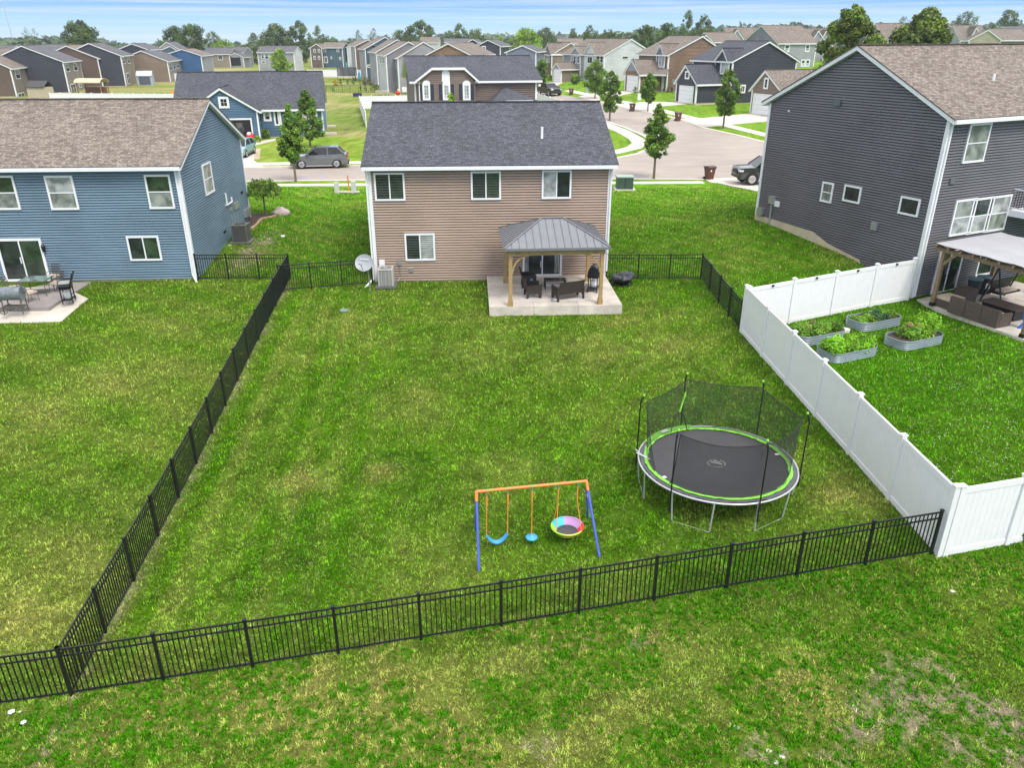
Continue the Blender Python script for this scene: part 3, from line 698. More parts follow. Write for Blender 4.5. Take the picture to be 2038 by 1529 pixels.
    def pipe(s, w, f, pts, r, m, name):
        o, td, n = w.face(f); mb = MB(); P = []
        for t, z, dd in pts: q = o+td*t+n*dd; q[2] = z; P.append(q)
        mb.tube(P, r, 7); return mb.build(name, m, s.root)
    def downspout(s, w, f, t, zt_, zb_, foot=0., fd=(0,0)):
        o, td, n = w.face(f); mb = MB()
        def P(a, z, d): q = o+td*a+n*d; q[2] = z; return q
        mb.bar(P(t,zt_,.34), P(t,zt_-.22,.09), .075, .06); mb.bar(P(t,zt_-.2,.09), P(t,zb_+.12,.09), .075, .06, up=n)
        if foot: mb.bar(P(t,zb_+.16,.09), P(t+fd[0],zb_-.25,fd[1]), .08, .07)
        return mb.build('downspout', s.trimm, s.root)
    def finish(s):
        s.W.build('wall', s.wmats, s.root); s.Rf.build('roof', s.roofm, s.root); s.T.build('trim', s.trimm, s.root)
        [g.build('gutter', s.trimm, s.root) for g in s.Gs]; s.Fd.build('foundation', s.fm, s.root)
        return s
    def vent(s, w, t, y, z, h=.55, r=.055):
        p = w.w(t, y, z); m = MB(); m.cyl(p-v3(0,0,.2), p+v3(0,0,h), r, r, 10); m.cyl(p+v3(0,0,.06), p+v3(0,0,.12), r*1.9, r*1.2, 10)
        m.build('roof_vent', WTRIM, s.root)

BRN = siding('taupe_siding', (.385,.288,.226)); BLU = siding('blue_siding', (.158,.235,.300)); CHA = siding('charcoal_siding', (.145,.142,.152))
# --- centre house
C0 = at(1205,553,1.35); C1 = at(749,560,1.35); AZ0 = math.degrees(math.atan2(*(C0-C1)[:2])); WC = float(np.linalg.norm((C0-C1)[:2]))
H = House('two-storey taupe sided house with dark grey roof at the centre, behind the gazebo', (C1[0], C1[1], 1.22), wall=BRN, roof=SH_CH, found=.16)
EZ = 6.70
apx = atY(738, 210, 41.6)[2]
wc = H.wing(C1, AZ0, 0, WC, [(0,EZ),(5.75,8.82),(11.5,EZ)], z0=1.22)
H.vent(wc, WC*.727, 2.05, EZ+.85, .62, .06)
for b, st, ps in (((745,343,806,399),'slider',[GLASS,GREFL]),((937,340,997,397),'slider',[GLASS,GREFL]),((1078,338,1137,395),'slider',[CURT,GLASS]),((806,464,866,518),'slider',[GLASS,CURT])):
    x0, y0, x1, y1 = b; H.winpx(wc, 'y0', x0, y0, x1, y1, style=st, panes=ps)
# blinds and curtains behind the glass read as slats on the pane
def slats(H, w, f, box, n, m, d=.0615, vert=False):
    t0, _ = w.hit(f, box[0], (box[1]+box[3])/2); t1, _ = w.hit(f, box[2], (box[1]+box[3])/2); _, z1 = w.hit(f, box[0], box[1]); _, z0 = w.hit(f, box[0], box[3])
    o, td, nn = w.face(f); mb = MB()
    for i in range(n):
        if vert: a = t0+(t1-t0)*(i+.5)/n; c = o+td*a; c[2] = (z0+z1)/2; wd, hh = (t1-t0)/n*.55, z1-z0
        else: c = o+td*(t0+t1)/2; c[2] = z0+(z1-z0)*(i+.5)/n; wd, hh = (t1-t0), (z1-z0)/n*.35
        mb.ob(c-td*wd/2-v3(0,0,hh/2)+nn*d, td*wd, v3(0,0,hh), nn*.004)
    return mb.build('blind', m, H.root)
BLM = mat('blind_fabric', (.17,.18,.165), .6, .05); DKB = mat('dark_blind', (.05,.055,.05), .6, .05)
slats(H, wc, 'y0', (749,347,774,394), 9, DKB); slats(H, wc, 'y0', (777,347,802,394), 9, DKB)
slats(H, wc, 'y0', (941,344,966,392), 9, DKB); slats(H, wc, 'y0', (969,344,993,392), 9, DKB)
slats(H, wc, 'y0', (838,468,862,513), 12, BLM); slats(H, wc, 'y0', (810,468,835,513), 9, DKB)
d_ = H.winpx(wc, 'y0', 1040, 500, 1118, 549, style='door', panes=[GLASS,GLASS], name='patio_door', fw=.1)
slats(H, wc, 'y0', (1045,506,1052,543), 3, CURT, vert=True); slats(H, wc, 'y0', (1103,506,1113,543), 3, CURT, vert=True)
H.downspout(wc, 'y0', -.10, EZ-.02, 1.35, 1, (-.55, 1.0)); H.downspout(wc, 'y0', WC+.02, EZ-.02, 1.6)
def boxpx(H, w, f, x0, y0, x1, y1, D, m, name):
    t0, _ = w.hit(f, x0, (y0+y1)/2); t1, _ = w.hit(f, x1, (y0+y1)/2); _, a = w.hit(f, (x0+x1)/2, y0); _, b = w.hit(f, (x0+x1)/2, y1)
    return H.box(w, f, (t0+t1)/2, (a+b)/2, abs(t1-t0), abs(a-b), D, m, name)
boxpx(H, wc, 'y0', 755, 516, 766, 528, .1, WHITE, 'wall_box'); boxpx(H, wc, 'y0', 792, 516, 799, 527, .1, GALV, 'wall_box'); boxpx(H, wc, 'y0', 814, 533, 822, 541, .08, GALV, 'wall_box')
t_, z_ = wc.hit('y0', 796, 527); H.pipe(wc, 'y0', [(t_,z_,.05),(t_,z_-.6,.05),(t_-.15,z_-.8,.15)], .025, GALV, 'conduit')
t_, z_ = wc.hit('y0', 761, 528); H.pipe(wc, 'y0', [(t_,z_,.03),(t_,z_-.4,.03)], .012, BLACK, 'cable')
boxpx(H, wc, 'y0', 1019, 531, 1026, 540, .08, GALV, 'wall_box')
o_ = wc.w(-.02, 4.2, 3.6); m_ = MB(); m_.bar(o_, o_-v3(*(wc.er*.75),0)+v3(0,0,-.12), .07, .06); m_.build('vent_arm', WTRIM, H.root)
H.finish()

# --- blue house on the left
CL = at(392, 556, 1.35); AZL = 86.6
H = House('two-storey blue sided house with brown shingle roof and a patio behind, at the left', (CL[0], CL[1], 1.2), wall=BLU, roof=SH_BR, found=.22)
EL = 6.68; DL = 10.7
wl = H.wing(CL, AZL, -15.5, 0, [(0,EL),(DL/2,9.0),(DL,EL)], z0=1.2)
p = wl.w(-9.5, 2.1, 0); H.vent(wl, -9.65, 3.3, EL+1.55, .55, .06)
for b, st, ps in (((293,347,344,415),'double',[GREFL,BLIND]),((96,349,152,417),'double',[CURT,BLIND]),((-22,349,35,417),'double',[GREFL,BLIND]),((256,469,320,518),'slider',[GLASS,GREFL])):
    H.winpx(wl, 'y0', *b, style=st, panes=ps)
H.winpx(wl, 'y0', 2, 474, 92, 559, style='door', panes=[GLASS,GREFL], name='patio_door', fw=.11)
H.winpx(wl, 'x1', 403, 322, 421, 388, style='double', panes=[BLIND,CURT])
H.downspout(wl, 'y0', -.12, EL-.02, 1.45, 1, (.3,.5)); 
t_, z_ = wl.hit('y0', 89, 493); mb = MB(); o, td, n = wl.face('y0'); q = o+td*t_; q[2] = z_; q = q+n*.14
mb.cyl(q+v3(0,0,-.16), q+v3(0,0,.1), .06, .09, 8); mb.cyl(q+v3(0,0,.1), q+v3(0,0,.2), .1, .03, 8); mb.bar(q+v3(0,0,.14), q+v3(0,0,.14)-n*.14, .04, .05); mb.build('wall_lantern', BLACK, H.root)
for (x0,y0,x1,y1,dd,m,nm) in ((464,402,473,415,.12,GALV,'electric_meter'),(483,414,494,430,.2,GALV,'gas_meter'),(454,412,460,420,.08,GALV,'wall_box'),(444,458,448,464,.05,BLACK,'wall_box'),(478,380,482,386,.05,BLACK,'wall_box')):
    boxpx(H, wl, 'x1', x0, y0, x1, y1, dd, m, nm)
t_, z_ = wl.hit('x1', 468, 415); H.pipe(wl, 'x1', [(t_,z_+.4,.05),(t_,z_-1.5,.05)], .05, GALV, 'conduit')
t_, z_ = wl.hit('x1', 457, 420); H.pipe(wl, 'x1', [(t_,z_,.04),(t_,z_-1.1,.04)], .03, GALV, 'conduit')
ta, za = wl.hit('x1', 444, 384); tb, zb_ = wl.hit('x1', 455, 403); tc2, zc2 = wl.hit('x1', 456, 392)
H.pipe(wl, 'x1', [(ta,za,.12),(ta,zb_,.12),(ta,zb_,.0)], .045, WHITE, 'intake_pipe'); H.pipe(wl, 'x1', [(ta,zb_,.12),(tc2,zb_,.12),(tc2,zc2,.12)], .045, WHITE, 'intake_pipe')
H.finish()

# --- charcoal house on the right
CG = at(1812, 597, 1.0); AZG = 63.; EG = 8.90; DG = 10.35
H = House('large charcoal sided house with brown roof and a stepped concrete foundation, at the right', (CG[0], CG[1], .9), wall=CHA, roof=SH_BR, found=.25)
wg = H.wing(CG, AZG, 0, 15., [(0,EG),(DG/2,11.5),(DG,EG)], z0=.9)
# stepped concrete along the rising grade
ft = MB(); o, td, n = wg.face('x0')
pts = [(0,1.12),(2.6,1.35),(3.1,2.15),(5.1,2.5),(6.2,2.9),(10.4,3.02)]
ft.prism([o+td*a+n*.03+v3(0,0,b) for a, b in pts]+[o+td*10.38+n*.03, o+td*.0+n*.03], n*.02); ft.build('stepped_foundation', FOUND, H.root)
p = MB(); H.vent(wg, 5.55, 2.15, EG+1.0, .6, .06)
for b, st, ps in (((1636,362,1659,403),'double',[BLIND,BLIND]),((1680,369,1715,403),'picture',[GLASS]),((1791,392,1832,429),'picture',[GLASS])):
    H.winpx(wg, 'x0', *b, style=st, panes=ps)
for b, ps in (((1921,245,1963,322),[BLIND,BLIND]),((1894,397,1935,466),[BLIND,CURT]),((1928,394,1969,462),[GLASS,CURT]),((1962,390,2003,458),[CURT,BLIND])):
    H.winpx(wg, 'y0', *b, style='double', panes=ps)
for (f,x0,y0,x1,y1,dd,m,nm) in (('x0',1664,198,1675,210,.12,mat('grey_plastic',(.10,.12,.13),.5),'wall_vent'),('x0',1736,442,1748,458,.12,GALV,'wall_vent'),('x0',1534,390,1546,405,.18,GALV,'electric_meter'),('x0',1544,400,1553,411,.12,WHITE,'wall_box'),
                                 ('x0',1512,413,1522,427,.25,GALV,'gas_meter'),('y0',1888,354,1897,365,.1,mat('grey_plastic',(.10,.12,.13),.5),'wall_vent'),('x0',1569,219,1573,222,.05,WHITE,'wall_vent')):
    boxpx(H, wg, f, x0, y0, x1, y1, dd, m, nm)
t_, z_ = wg.hit('x0', 1538, 405); H.pipe(wg, 'x0', [(t_,z_,.07),(t_,z_-1.5,.07)], .06, GALV, 'conduit')
H.window(wg, 'y0', 2.15, 2.1, 1.75, 2.1, style='door', panes=[GREFL,GLASS], name='patio_door', fw=.1)
H.window(wg, 'y0', 4.9, 2.3, 1.2, 1.5, style='double', panes=[GLASS])
H.downspout(wg, 'y0', .1, EG-.02, 1.05); H.downspout(wg, 'y1', .12, EG-.02, 3.0)
# deck corner with railing
dk = MB(); rl = MB()
t0, _ = wg.hit('y0', 1990, 480)
z = 4.35; x0 = 5.6
dk.ob(wg.w(x0,-.02,z), v3(*(wg.er*6),0), v3(*(-wg.eg*2.6),0), v3(0,0,.28)); D = dk.build('deck', WTRIM, H.root)
for k in range(3):
    q = wg.w(x0+.08+k*2.4, -2.5, z+.28); rl.bar(q, q+v3(0,0,1.05), .11, .11); rl.box(q+v3(0,0,1.08), (.15,.15,.06))
for zz in (.1,.95): a = wg.w(x0+.08,-2.5,z+.28+zz); rl.bar(a, a+v3(*(wg.er*5),0), .06, .05); a = wg.w(x0+.08,-2.5,z+.28+zz); rl.bar(a, wg.w(x0+.08,-.05,z+.28+zz), .06, .05)
r_ = rl.build('railing', WTRIM, D); bl = MB()
for k in range(42): a = wg.w(x0+.2+k*.115, -2.5, z+.38); bl.bar(a, a+v3(0,0,.85), .02, .02)
for k in range(20): a = wg.w(x0+.08, -2.4+k*.115, z+.38); bl.bar(a, a+v3(0,0,.85), .02, .02)
bl.build('balusters', BLACK, D)
po = MB()
for k in range(2): q = wg.w(x0+.3+k*5.2, -2.4, .9); po.bar(q, q+v3(0,0,z-.9), .14, .14)
po.build('deck_post', WTRIM, D)
H.finish()
# ---------------------------------------------------------------- houses farther off
S = lambda n, c: siding(n, c)
TAN = S('tan_siding', (.30,.255,.20)); DKB_ = S('dark_blue_grey_siding', (.065,.068,.085)); BRD = S('brown_siding', (.155,.110,.088)); NAVY = S('royal_blue_siding', (.05,.125,.27))
TEAL = S('slate_blue_siding', (.085,.135,.165)); WHT = S('white_siding', (.60,.61,.62)); LGY = S('light_grey_siding', (.36,.36,.37)); MGY = S('mid_grey_siding', (.24,.245,.26)); OCH = S('ochre_siding', (.28,.185,.115)); BGR = S('blue_grey_siding', (.22,.25,.31))
BRICK = S('brown_brick', (.17,.125,.105)); KHK = S('khaki_siding', (.26,.20,.15)); BRK2 = S('chestnut_siding', (.25,.165,.115))
GRP = 'houses of the subdivision in the distance'
def far(label, base, corner, az, gx, apex, farc=None, end=None, W=None, wall=TAN, gwall=None, roof=SH_BR, z0=None, Y=None, side=1, oh=.35, faces=None, House_=None, sp=.2, h_=None, group=GRP):
    if Y is None: b = att(*base); Y = b[1]; z0 = b[2] if z0 is None else z0
    C = atY(corner[0], corner[1], Y); ez = C[2]
    if z0 is None: z0 = zt(C[0], C[1])
    if h_: z0 = ez-h_
    w = Wing(C, az, -1, 1, [(0,0),(1,0)], 0); w.x0 = w.x1 = 0
    o, td, n = w.face('x0'); 
    r = ray(*apex); c = np.array((0,0,CH)); k = np.dot(o-c, n)/np.dot(r, n); p = c+k*r; ya, za = float(np.dot(p-o, td)), float(p[2])
    if farc is not None:
        r = ray(*farc); k = np.dot(o-c, n)/np.dot(r, n); p = c+k*r; yf, zf = float(np.dot(p-o, td)), float(p[2])
    else: yf, zf = 2*ya, ez
    if W is None:
        o2 = w.w(0,0,0); er = v3(*w.er,0); eg = v3(*w.eg,0); r = ray(*end); k = np.dot(o2-c, eg)/np.dot(r, eg); p = c+k*r; W = abs(float(np.dot(p-o2, er)))
    W = min(max(W, 3), 24); zf = min(zf, za-.4)
    th = .17; ez_, za_, zf_ = ez-.12, za-.2, zf-.12
    H = House_ or House(label, (C[0], C[1], z0), wall=wall, roof=roof, sp=sp, depth=.03, found=.2, group=group)
    x0, x1 = (0, W) if gx == 'x0' else (-W, 0)
    wg = H.wing(C, az, x0, x1, [(0,ez_),(ya,za_),(yf,zf_)], z0=z0, gmat_=gwall, mi=wall, oh=oh, thick=.2, cw=.15, faces=faces or 'y0 y1 x0 x1')
    print('FAR', label[:40], 'Y=%.0f h=%.1f rise=%.1f D=%.1f W=%.1f' % (Y, ez-z0, za-ez, abs(yf), W))
    return H, wg
def front(label, l, r_, ridge, Y, D=10., wall=TAN, roof=SH_BR, z0=None, gwall=None, House_=None, sp=.2, h_=None, wins=()):
    A = atY(l[0], l[1], Y); dY = 0
    B = atY(r_[0], r_[1], Y); ez = (A[2]+B[2])/2; W = B[0]-A[0]
    if z0 is None: z0 = zt(A[0], A[1])
    if h_: z0 = ez-h_
    za = atY((l[0]+r_[0])/2, ridge, Y+D/2)[2]
    H = House_ or House(label, (A[0], A[1], z0), wall=wall, roof=roof, sp=sp, depth=.03, found=.2, group=GRP)
    w = H.wing(A, 90, 0, W, [(0,ez-.12),(D/2,za-.2),(D,ez-.12)], z0=z0, gmat_=gwall, mi=wall, thick=.2, cw=.15)
    print('FRT', label[:40], 'Y=%.0f h=%.1f rise=%.1f W=%.1f' % (Y, ez-z0, za-ez, W))
    return H, w
def Yon(w, f, px_, py, off=.5):
    t_, z_ = w.hit(f, px_, py); o, td, n = w.face(f); return float((o+td*t_+n*off)[1])
D2 = dict(style='double', panes=[BLIND, GLASS], fw=.12)
# row behind the blue house
H, w = far('tan sided house with dark left gable and brown roof, leftmost of the far left row', (33,193), (20,135), -16, 'x0', (-62,98), None, (84,128), wall=TAN, gwall=BRD, roof=SH_BR)
for b in ((30,138,39,157),(69,133,77,152),(58,181,64,196)): H.winpx(w, 'y0', *b, **D2)
H.winpx(w, 'y0', 36, 184, 49, 198, style='door', name='patio_door', fw=.12); H.finish()
H, w = far('two-storey house with dark blue-grey gable and grey roof, second in the far left row', (137,185), (125,122), -14, 'x0', (42,90), None, (158,119), wall=TAN, gwall=DKB_, roof=SH_GR)
for b in ((130,126,137,143),(146,124,153,141),(157,163,161,174)): H.winpx(w, 'y0', *b, **D2)
H.winpx(w, 'y0', 141, 166, 151, 186, style='door', name='patio_door', fw=.12); H.finish()
H, w = far('chestnut gabled house with tan roof behind the wooden shelter, third in the far row', (205,173), (194,115), -14, 'x0', (131,90), None, (229,111), wall=TAN, gwall=BRD, roof=shingle('tan_shingles', (.22,.17,.13), (.34,.27,.21), (.1,.08,.06)))
for b in ((198,118,203,132),(211,116,215,127),(221,116,226,130),(205,152,209,162),(227,148,231,158)): H.winpx(w, 'y0', *b, **D2)
H.winpx(w, 'y0', 217, 151, 224, 172, style='door', name='patio_door', fw=.12); H.finish()
H, w = far('narrow dark gabled house with grey roof between the chestnut house and the tan gabled house', (250,172), (240,110), -14, 'x0', (176,85), None, (262,108), wall=TAN, gwall=DKB_, roof=SH_GR)
for b in ((243,113,248,127),(253,112,258,126)): H.winpx(w, 'y0', *b, **D2)
H.winpx(w, 'y0', 252, 144, 258, 167, style='door', name='patio_door', fw=.12); H.finish()
H, w = far('house with dark gable and grey roof peeking above the tan gabled house', None, (295,98), -10, 'x0', (262,86), (234,98), None, W=13, wall=TAN, gwall=DKB_, roof=SH_GR, Y=205); H.finish()
H, w = far('wide tan gabled house with grey roof beside the white fence enclosure and shed', (332,164), (333,121), -12, 'x0', (280,100), (260,109), (360,116), wall=TAN, gwall=KHK, roof=SH_GR)
for b in ((337,124,341,140),(344,122,348,138),(351,121,355,136)): H.winpx(w, 'y0', *b, **D2)
H.finish()
H, w = far('bright royal blue gabled house behind the crowded deck', None, (400,110), -8, 'x0', (362,97), (338,105), (410,110), W=13, wall=LGY, gwall=NAVY, roof=SH_BR, Y=215); H.finish()
H, w = far('small gabled house with white peaks above the tan gabled house roof', None, (356,97), -10, 'x0', (331,82.5), (314,97), None, W=13, wall=LGY, gwall=LGY, roof=SH_GR, Y=262)
far('', None, (352,100), -10, 'x0', (338,91), (319,100), None, W=3, wall=TEAL, gwall=TEAL, roof=SH_GR, Y=256, House_=H); H.finish()
H, w = front('long low tan house with grey roof and wooden deck steps', (404,107), (456,107), 94, 285, 11, wall=TAN, roof=SH_GR)
H.winpx(w, 'y0', 434, 109, 443, 119, style='slider', fw=.15); H.finish()
H, w = front('grey house with white framed garage gable and a vehicle inside it', (440,104), (484,104), 92.5, 292, 10, wall=MGY, roof=SH_GR)
_, w2 = far('', None, (484,113), 0, 'x0', (467.5,104.5), (452,113), None, W=7, wall=MGY, gwall=LGY, roof=SH_GR, Y=286, House_=H)
H.box(w2, 'x0', w2.hit('x0',467,122)[0], w2.hit('x0',467,122)[1], 4.2, 2.6, .06, DARKP, 'garage_shade_sheet', .05)  # dark sheet in place of the shaded garage interior
H.finish()
H, w = front('pale grey house with dark roof left of the tall tree clump', (512,104), (584,103), 91, 255, 10, wall=LGY, roof=SH_GR, gwall=WHT)
for b in ((520,107,526,116),(527,107,535,117),(536,107,540,116),(560,106,566,111),(521,120,528,126)): H.winpx(w, 'y0', *b, **D2)
H.finish()
H, w = front('slate blue two-storey house with brown roof beyond the dry field', (640,94), (681,94.5), 83.7, 285, 12, wall=TEAL, roof=SH_BR)
_, w2 = far('', None, (640,94.5), -4, 'x0', (629,86.5), (617,94.5), None, W=11, wall=BRICK, gwall=BRICK, roof=SH_GR, Y=283, House_=H)
for b in ((644,97,649,103),(670,97,675,103),(658,112,661,117),(675,113,679,119)): H.winpx(w, 'y0', *b, **D2)
H.winpx(w, 'y0', 645, 112, 652, 125, style='door', fw=.2, name='front_door')
for b in ((624,97,628,104),(633,97,637,104),(624,111,628,118),(633,111,637,118)): H.winpx(w2, 'x0', *b, **D2)
H.finish()
# row of rears left of the arched brick house
def crow(label, base, corner, apex, farc, end, wall, gwall, roof=SH_BR, az=163, **k): return far(label, base, corner, az, 'x1', apex, farc, end, wall=wall, gwall=gwall, roof=roof, **k)
H, w = crow('white gabled house at the far end of the rear row', None, (690,93), (721,79), None, (686,92), TEAL, WHT, Y=290, W=11); H.finish()
H, w = crow('dark brown gabled house between the white house and the blue house of the rear row', None, (706,91), (732,78), None, (704,90), LGY, BRD, Y=245, W=11); H.finish()
H, w = crow('slate blue gabled house with round satellite dish in the rear row', None, (726,96.5), (766,72.5), None, (717,94), LGY, TEAL, Y=200, W=11)
o, td, n = w.face('x1'); t_, z_ = w.hit('x1', 747, 91); q = o+td*t_; q[2] = z_; m_ = MB(); m_.lathe(q+n*.3, [(0,0),(.4,.05),(.6,.14)], 14); m_.build('dish', WHITE, H.root)
H.winpx(w, 'x1', 731, 128, 739, 134, style='picture', fw=.2); H.finish()
H, w = crow('dark gabled house with taupe roof next to the slate blue one', None, (748.5,103), (790.5,77.5), None, (740,101), LGY, DKB_, Y=183, W=11); H.finish()
H, w = crow('grey sided house with brown roof, second from the arched brick house', None, (767.6,109), (813,82), None, (753,107), WHT, MGY, Y=160, W=11)
for x in (757,762): H.winpx(w, 'y0', x, 114, x+3, 126, **D2)
H.finish()
H, w = crow('pale grey sided house with brown roof beside the arched brick house', (796,187), (791,114), (842,82), None, (773,111), LGY, LGY)
for x in (778,786): H.winpx(w, 'y0', x, 120, x+2.5, 136, **D2)
H.box(w, 'x1', w.hit('x1',805,178)[0], w.hit('x1',805,178)[1], 1.0, .9, .25, WHITE, 'wall_box'); H.finish()
H, w = far('ochre gabled house with brown roof behind the arched brick house', None, (939,109.5), 14, 'x0', (892,85), (847,109.5), None, W=13, wall=OCH, gwall=OCH, roof=SH_BR, Y=135); H.finish()
H, w = far('dark grey gabled house with small white window and steep roof', None, (996,91), 10, 'x0', (971,78.5), (949,91), None, W=12, wall=DKB_, gwall=DKB_, roof=SH_GR, Y=205)
far('', None, (950,83), 10, 'x0', (941,77), (931,83), None, W=5, wall=DKB_, gwall=DKB_, roof=SH_GR, Y=208, House_=H); H.winpx(w, 'x0', 959, 91, 967, 100, style='slider', fw=.2); H.finish()
H, w = far('blue-grey gabled house with white trim behind the arched brick house', None, (1067,102), 10, 'x0', (1040,89), (1008,103), None, W=12, wall=BGR, gwall=BGR, roof=SH_GR, Y=168); H.finish()
for i, (lab, l, r_, rd, Y, wl_, rf) in enumerate((('distant brown roof with a white gable end above the rear row', (836,84),(872,84),73,300,WHT,SH_BR),('distant pale house with low roof among the trees', (1106,81),(1126,81),71,330,LGY,SH_GR),
     ('distant dark roofed house between the ochre house and the dark house', (885,83),(935,83),76,320,WHT,SH_GR),('distant brown roofed house behind the garages', (1112,86),(1160,86),76,260,KHK,SH_BR),('tiny distant house with dark roof at the left edge', (-10,100),(20,100),90,300,WHT,SH_GR),
     ('dark roofed house behind the second house of the left row', (60,98),(170,98),88,260,BRD,SH_GR),('distant grey roof between the white gabled house and the trees', (1195,84),(1262,84),76,245,KHK,SH_BR))):
    H, w = front(lab, l, r_, rd, Y, 9, wall=wl_, roof=rf); H.finish()
# --- blue ranch house over the road
RB = att(646, 272); C = RB[:2]; ez = atY(646,214,RB[1])[2]
H = House('single-storey blue house with charcoal roof and open garage across the street', (C[0],C[1],RB[2]), wall=siding('ranch_blue_siding',(.095,.175,.275)), roof=SH_CH, sp=.17, found=.2)
W_ = 15.2; za = atY(515,142,RB[1]+5.6)[2]
wr = H.wing(C, 79, -W_, 0, [(0,ez-.1),(5.6,za-.2),(11.2,ez-.1)], z0=RB[2], thick=.2, mi=None)
gb = att(519, 280); gz = atY(520,219,gb[1])[2]
ga = Wing(gb, 169, -1, 0, [(0,0),(1,0)], 0); 
apz = atY(440,174,gb[1])[2]; hw = (gb[0]-atY(440,174,gb[1])[0]); yj = 5.2
wg2 = H.wing(gb, 169, -6.0, 0, [(0,gz-.1),(-hw,apz-.2),(-2*hw,gz-.1)], z0=gb[2], thick=.2, rake=.3)
H.winpx(wg2, 'x1', 435, 192, 456, 215, style='picture', mul=(2,2), fw=.22)
# open garage: flat dark sheet painted as the shaded interior, clutter in front
o, td, n = wg2.face('x1'); t0, _ = wg2.hit('x1', 470, 260); t1, _ = wg2.hit('x1', 501, 260); _, zt1 = wg2.hit('x1', 486, 239)
mb = MB(); fr = MB(); gw = abs(t1-t0)+1.4; tcn = (t0+t1)/2+np.sign(t0-t1)*.7; c = o+td*tcn; c[2] = gb[2]+.05; hh = zt1-gb[2]
mb.ob(c-td*gw/2+n*.035, td*gw, n*.012, v3(0,0,hh)); G_ = mb.build('garage_shade_sheet', DARKP, H.root)
for a, b, cc, d_ in ((-gw/2-.14,-gw/2,0,hh+.16),(gw/2,gw/2+.14,0,hh+.16),(-gw/2,gw/2,hh,hh+.16)): fr.ob(c+td*a+n*.03+v3(0,0,cc), td*(b-a), n*.06, v3(0,0,d_-cc))
fr.build('frame', WTRIM, G_)
ct = MB(); 
for a, b, s_, mi in ((-1.2,.2,.5,0),(-.3,.3,.6,0),(.5,.8,.45,0)): ct.sph(c+td*a+n*.1+v3(0,0,b+.3), (s_*.8,.06,s_), 10, mi)
ct.box(c+td*.9*-1+n*.08+v3(0,0,1.5), (1.4,.06,.05), 1); ct.box(c-td*.9+n*.08+v3(0,0,1.0), (1.2,.06,.05), 1); ct.box(c+td*.3+n*.08+v3(0,0,1.55), (.7,.04,.5), 1)
ct.build('garage_clutter', [mat('clutter_dark',(.03,.035,.045),.6), mat('clutter_grey',(.10,.10,.10),.7)], G_)
H.winpx(wr, 'y0', 603, 221, 633, 258, style='double', panes=[CURT,CURT], fw=.22); H.winpx(wr, 'y0', 524, 219, 540, 241, style='double', panes=[CURT,GLASS], fw=.2)
H.winpx(wr, 'y0', 545, 216, 556, 250, style='picture', panes=[DARKP], name='front_door', fw=.18)
for px_ in (559, 573, 603):
    t_, _ = wr.hit('y0', px_, 240); q = wr.w(t_, -.12, RB[2]); m_ = MB(); m_.bar(q, v3(q[0],q[1],ez-.2), .16, .16); m_.build('porch_post', WTRIM, H.root)
H.finish()
st = thing('entry_steps', 'white concrete side steps at the right end of the blue single-storey house', 'steps', att(656,262)); m_ = MB()
for k, q in enumerate(((655,252),(656,267))): p = att(*q); m_.box(p+v3(0,0,.1), (1.5,.5,.2))
m_.build('tread', WALK, st)
# --- brick-brown house with arched openings
C = atY(825, 161, 76); z0 = 2.0; ez = C[2]; C2 = atY(1064,157.5,76+0); W_ = C2[0]-C[0]; za = atY(930,111.5,81.5)[2]
H = House('brown sided house with clipped gable, arched white windows and dark shutters', (C[0],C[1],z0), wall=S('mocha_siding',(.20,.150,.128)), roof=SH_CH, sp=.17)
wm = H.wing(C, 79, 0, W_*1.04, [(0,ez-.1),(5.5,za-.2),(11,ez-.1)], z0=z0, thick=.2, rake=.5)
# clipped front gable: trapezoid wall in front of the eave, hipped top
t0, _ = wm.hit('y0', 829, 150); t1, _ = wm.hit('y0', 944, 150); ta, zc = wm.hit('y0', 858, 139); tb, _ = wm.hit('y0', 922, 139)
d_ = .5; th = .22
P = lambda t, y, z: wm.w(t, y, z)
gw_ = MB(); H.W.prism([P(t0,-d_,z0),P(t0,-d_,ez-.1),P(ta,-d_,zc),P(tb,-d_,zc),P(t1,-d_,ez-.1),P(t1,-d_,z0)], v3(*(wm.eg*(d_+.6)),0))
wf = Wing(wm.w(0,-d_,0), 79, t0, t1, [(0,ez),(1,ez)], z0)
H.sidewall(*wf.face('y0'), lambda z: (t0,t1) if z < ez-.1 else (None if z > zc else (t0+(ta-t0)*(z-ez+.1)/(zc-ez+.1), t1-(t1-tb)*(z-ez+.1)/(zc-ez+.1))), z0+.2)
tm = (ta+tb)/2; zr = za+.05; kk = (za-ez)/5.5
yb_c = (zc+.1-ez)/kk   # where the clip height meets the main slope
yr = (zr-ez)/kk*.93
A, B = P(t0-.35,-d_-.35,ez-.25), P(ta,-d_-.35,zc+.02); A2, B2 = P(t1+.35,-d_-.35,ez-.25), P(tb,-d_-.35,zc+.02)
M_ = P(tm, yr, zr+.18)
u = v3(0,0,th)
for a, b, e in ((A,B,1),(A2,B2,-1)):
    H.T.ob(a, b-a, v3(0,.3,0), u*.98)
H.T.ob(B, B2-B, v3(0,.3,0), u*.98)
back = lambda t: P(t, .6, ez+kk*.6+.22)
def rq(*q): H.Rf.quad(*q, 0, [(float(v[0]), float(v[2]*1.6)) for v in q])
rq(A+u, B+u, M_, P(t0-.1,.4,ez+kk*.4+.24)); rq(B2+u, A2+u, P(t1+.1,.4,ez+kk*.4+.24), M_)
H.Rf.add([B+u, B2+u, M_], [(0,1,2)]); H.Rf.uv[len(H.Rf.f)-1] = [(0,0),(6,0),(3,4)]
SHUT = mat('dark_shutter', (.02,.025,.045), .6, .1)
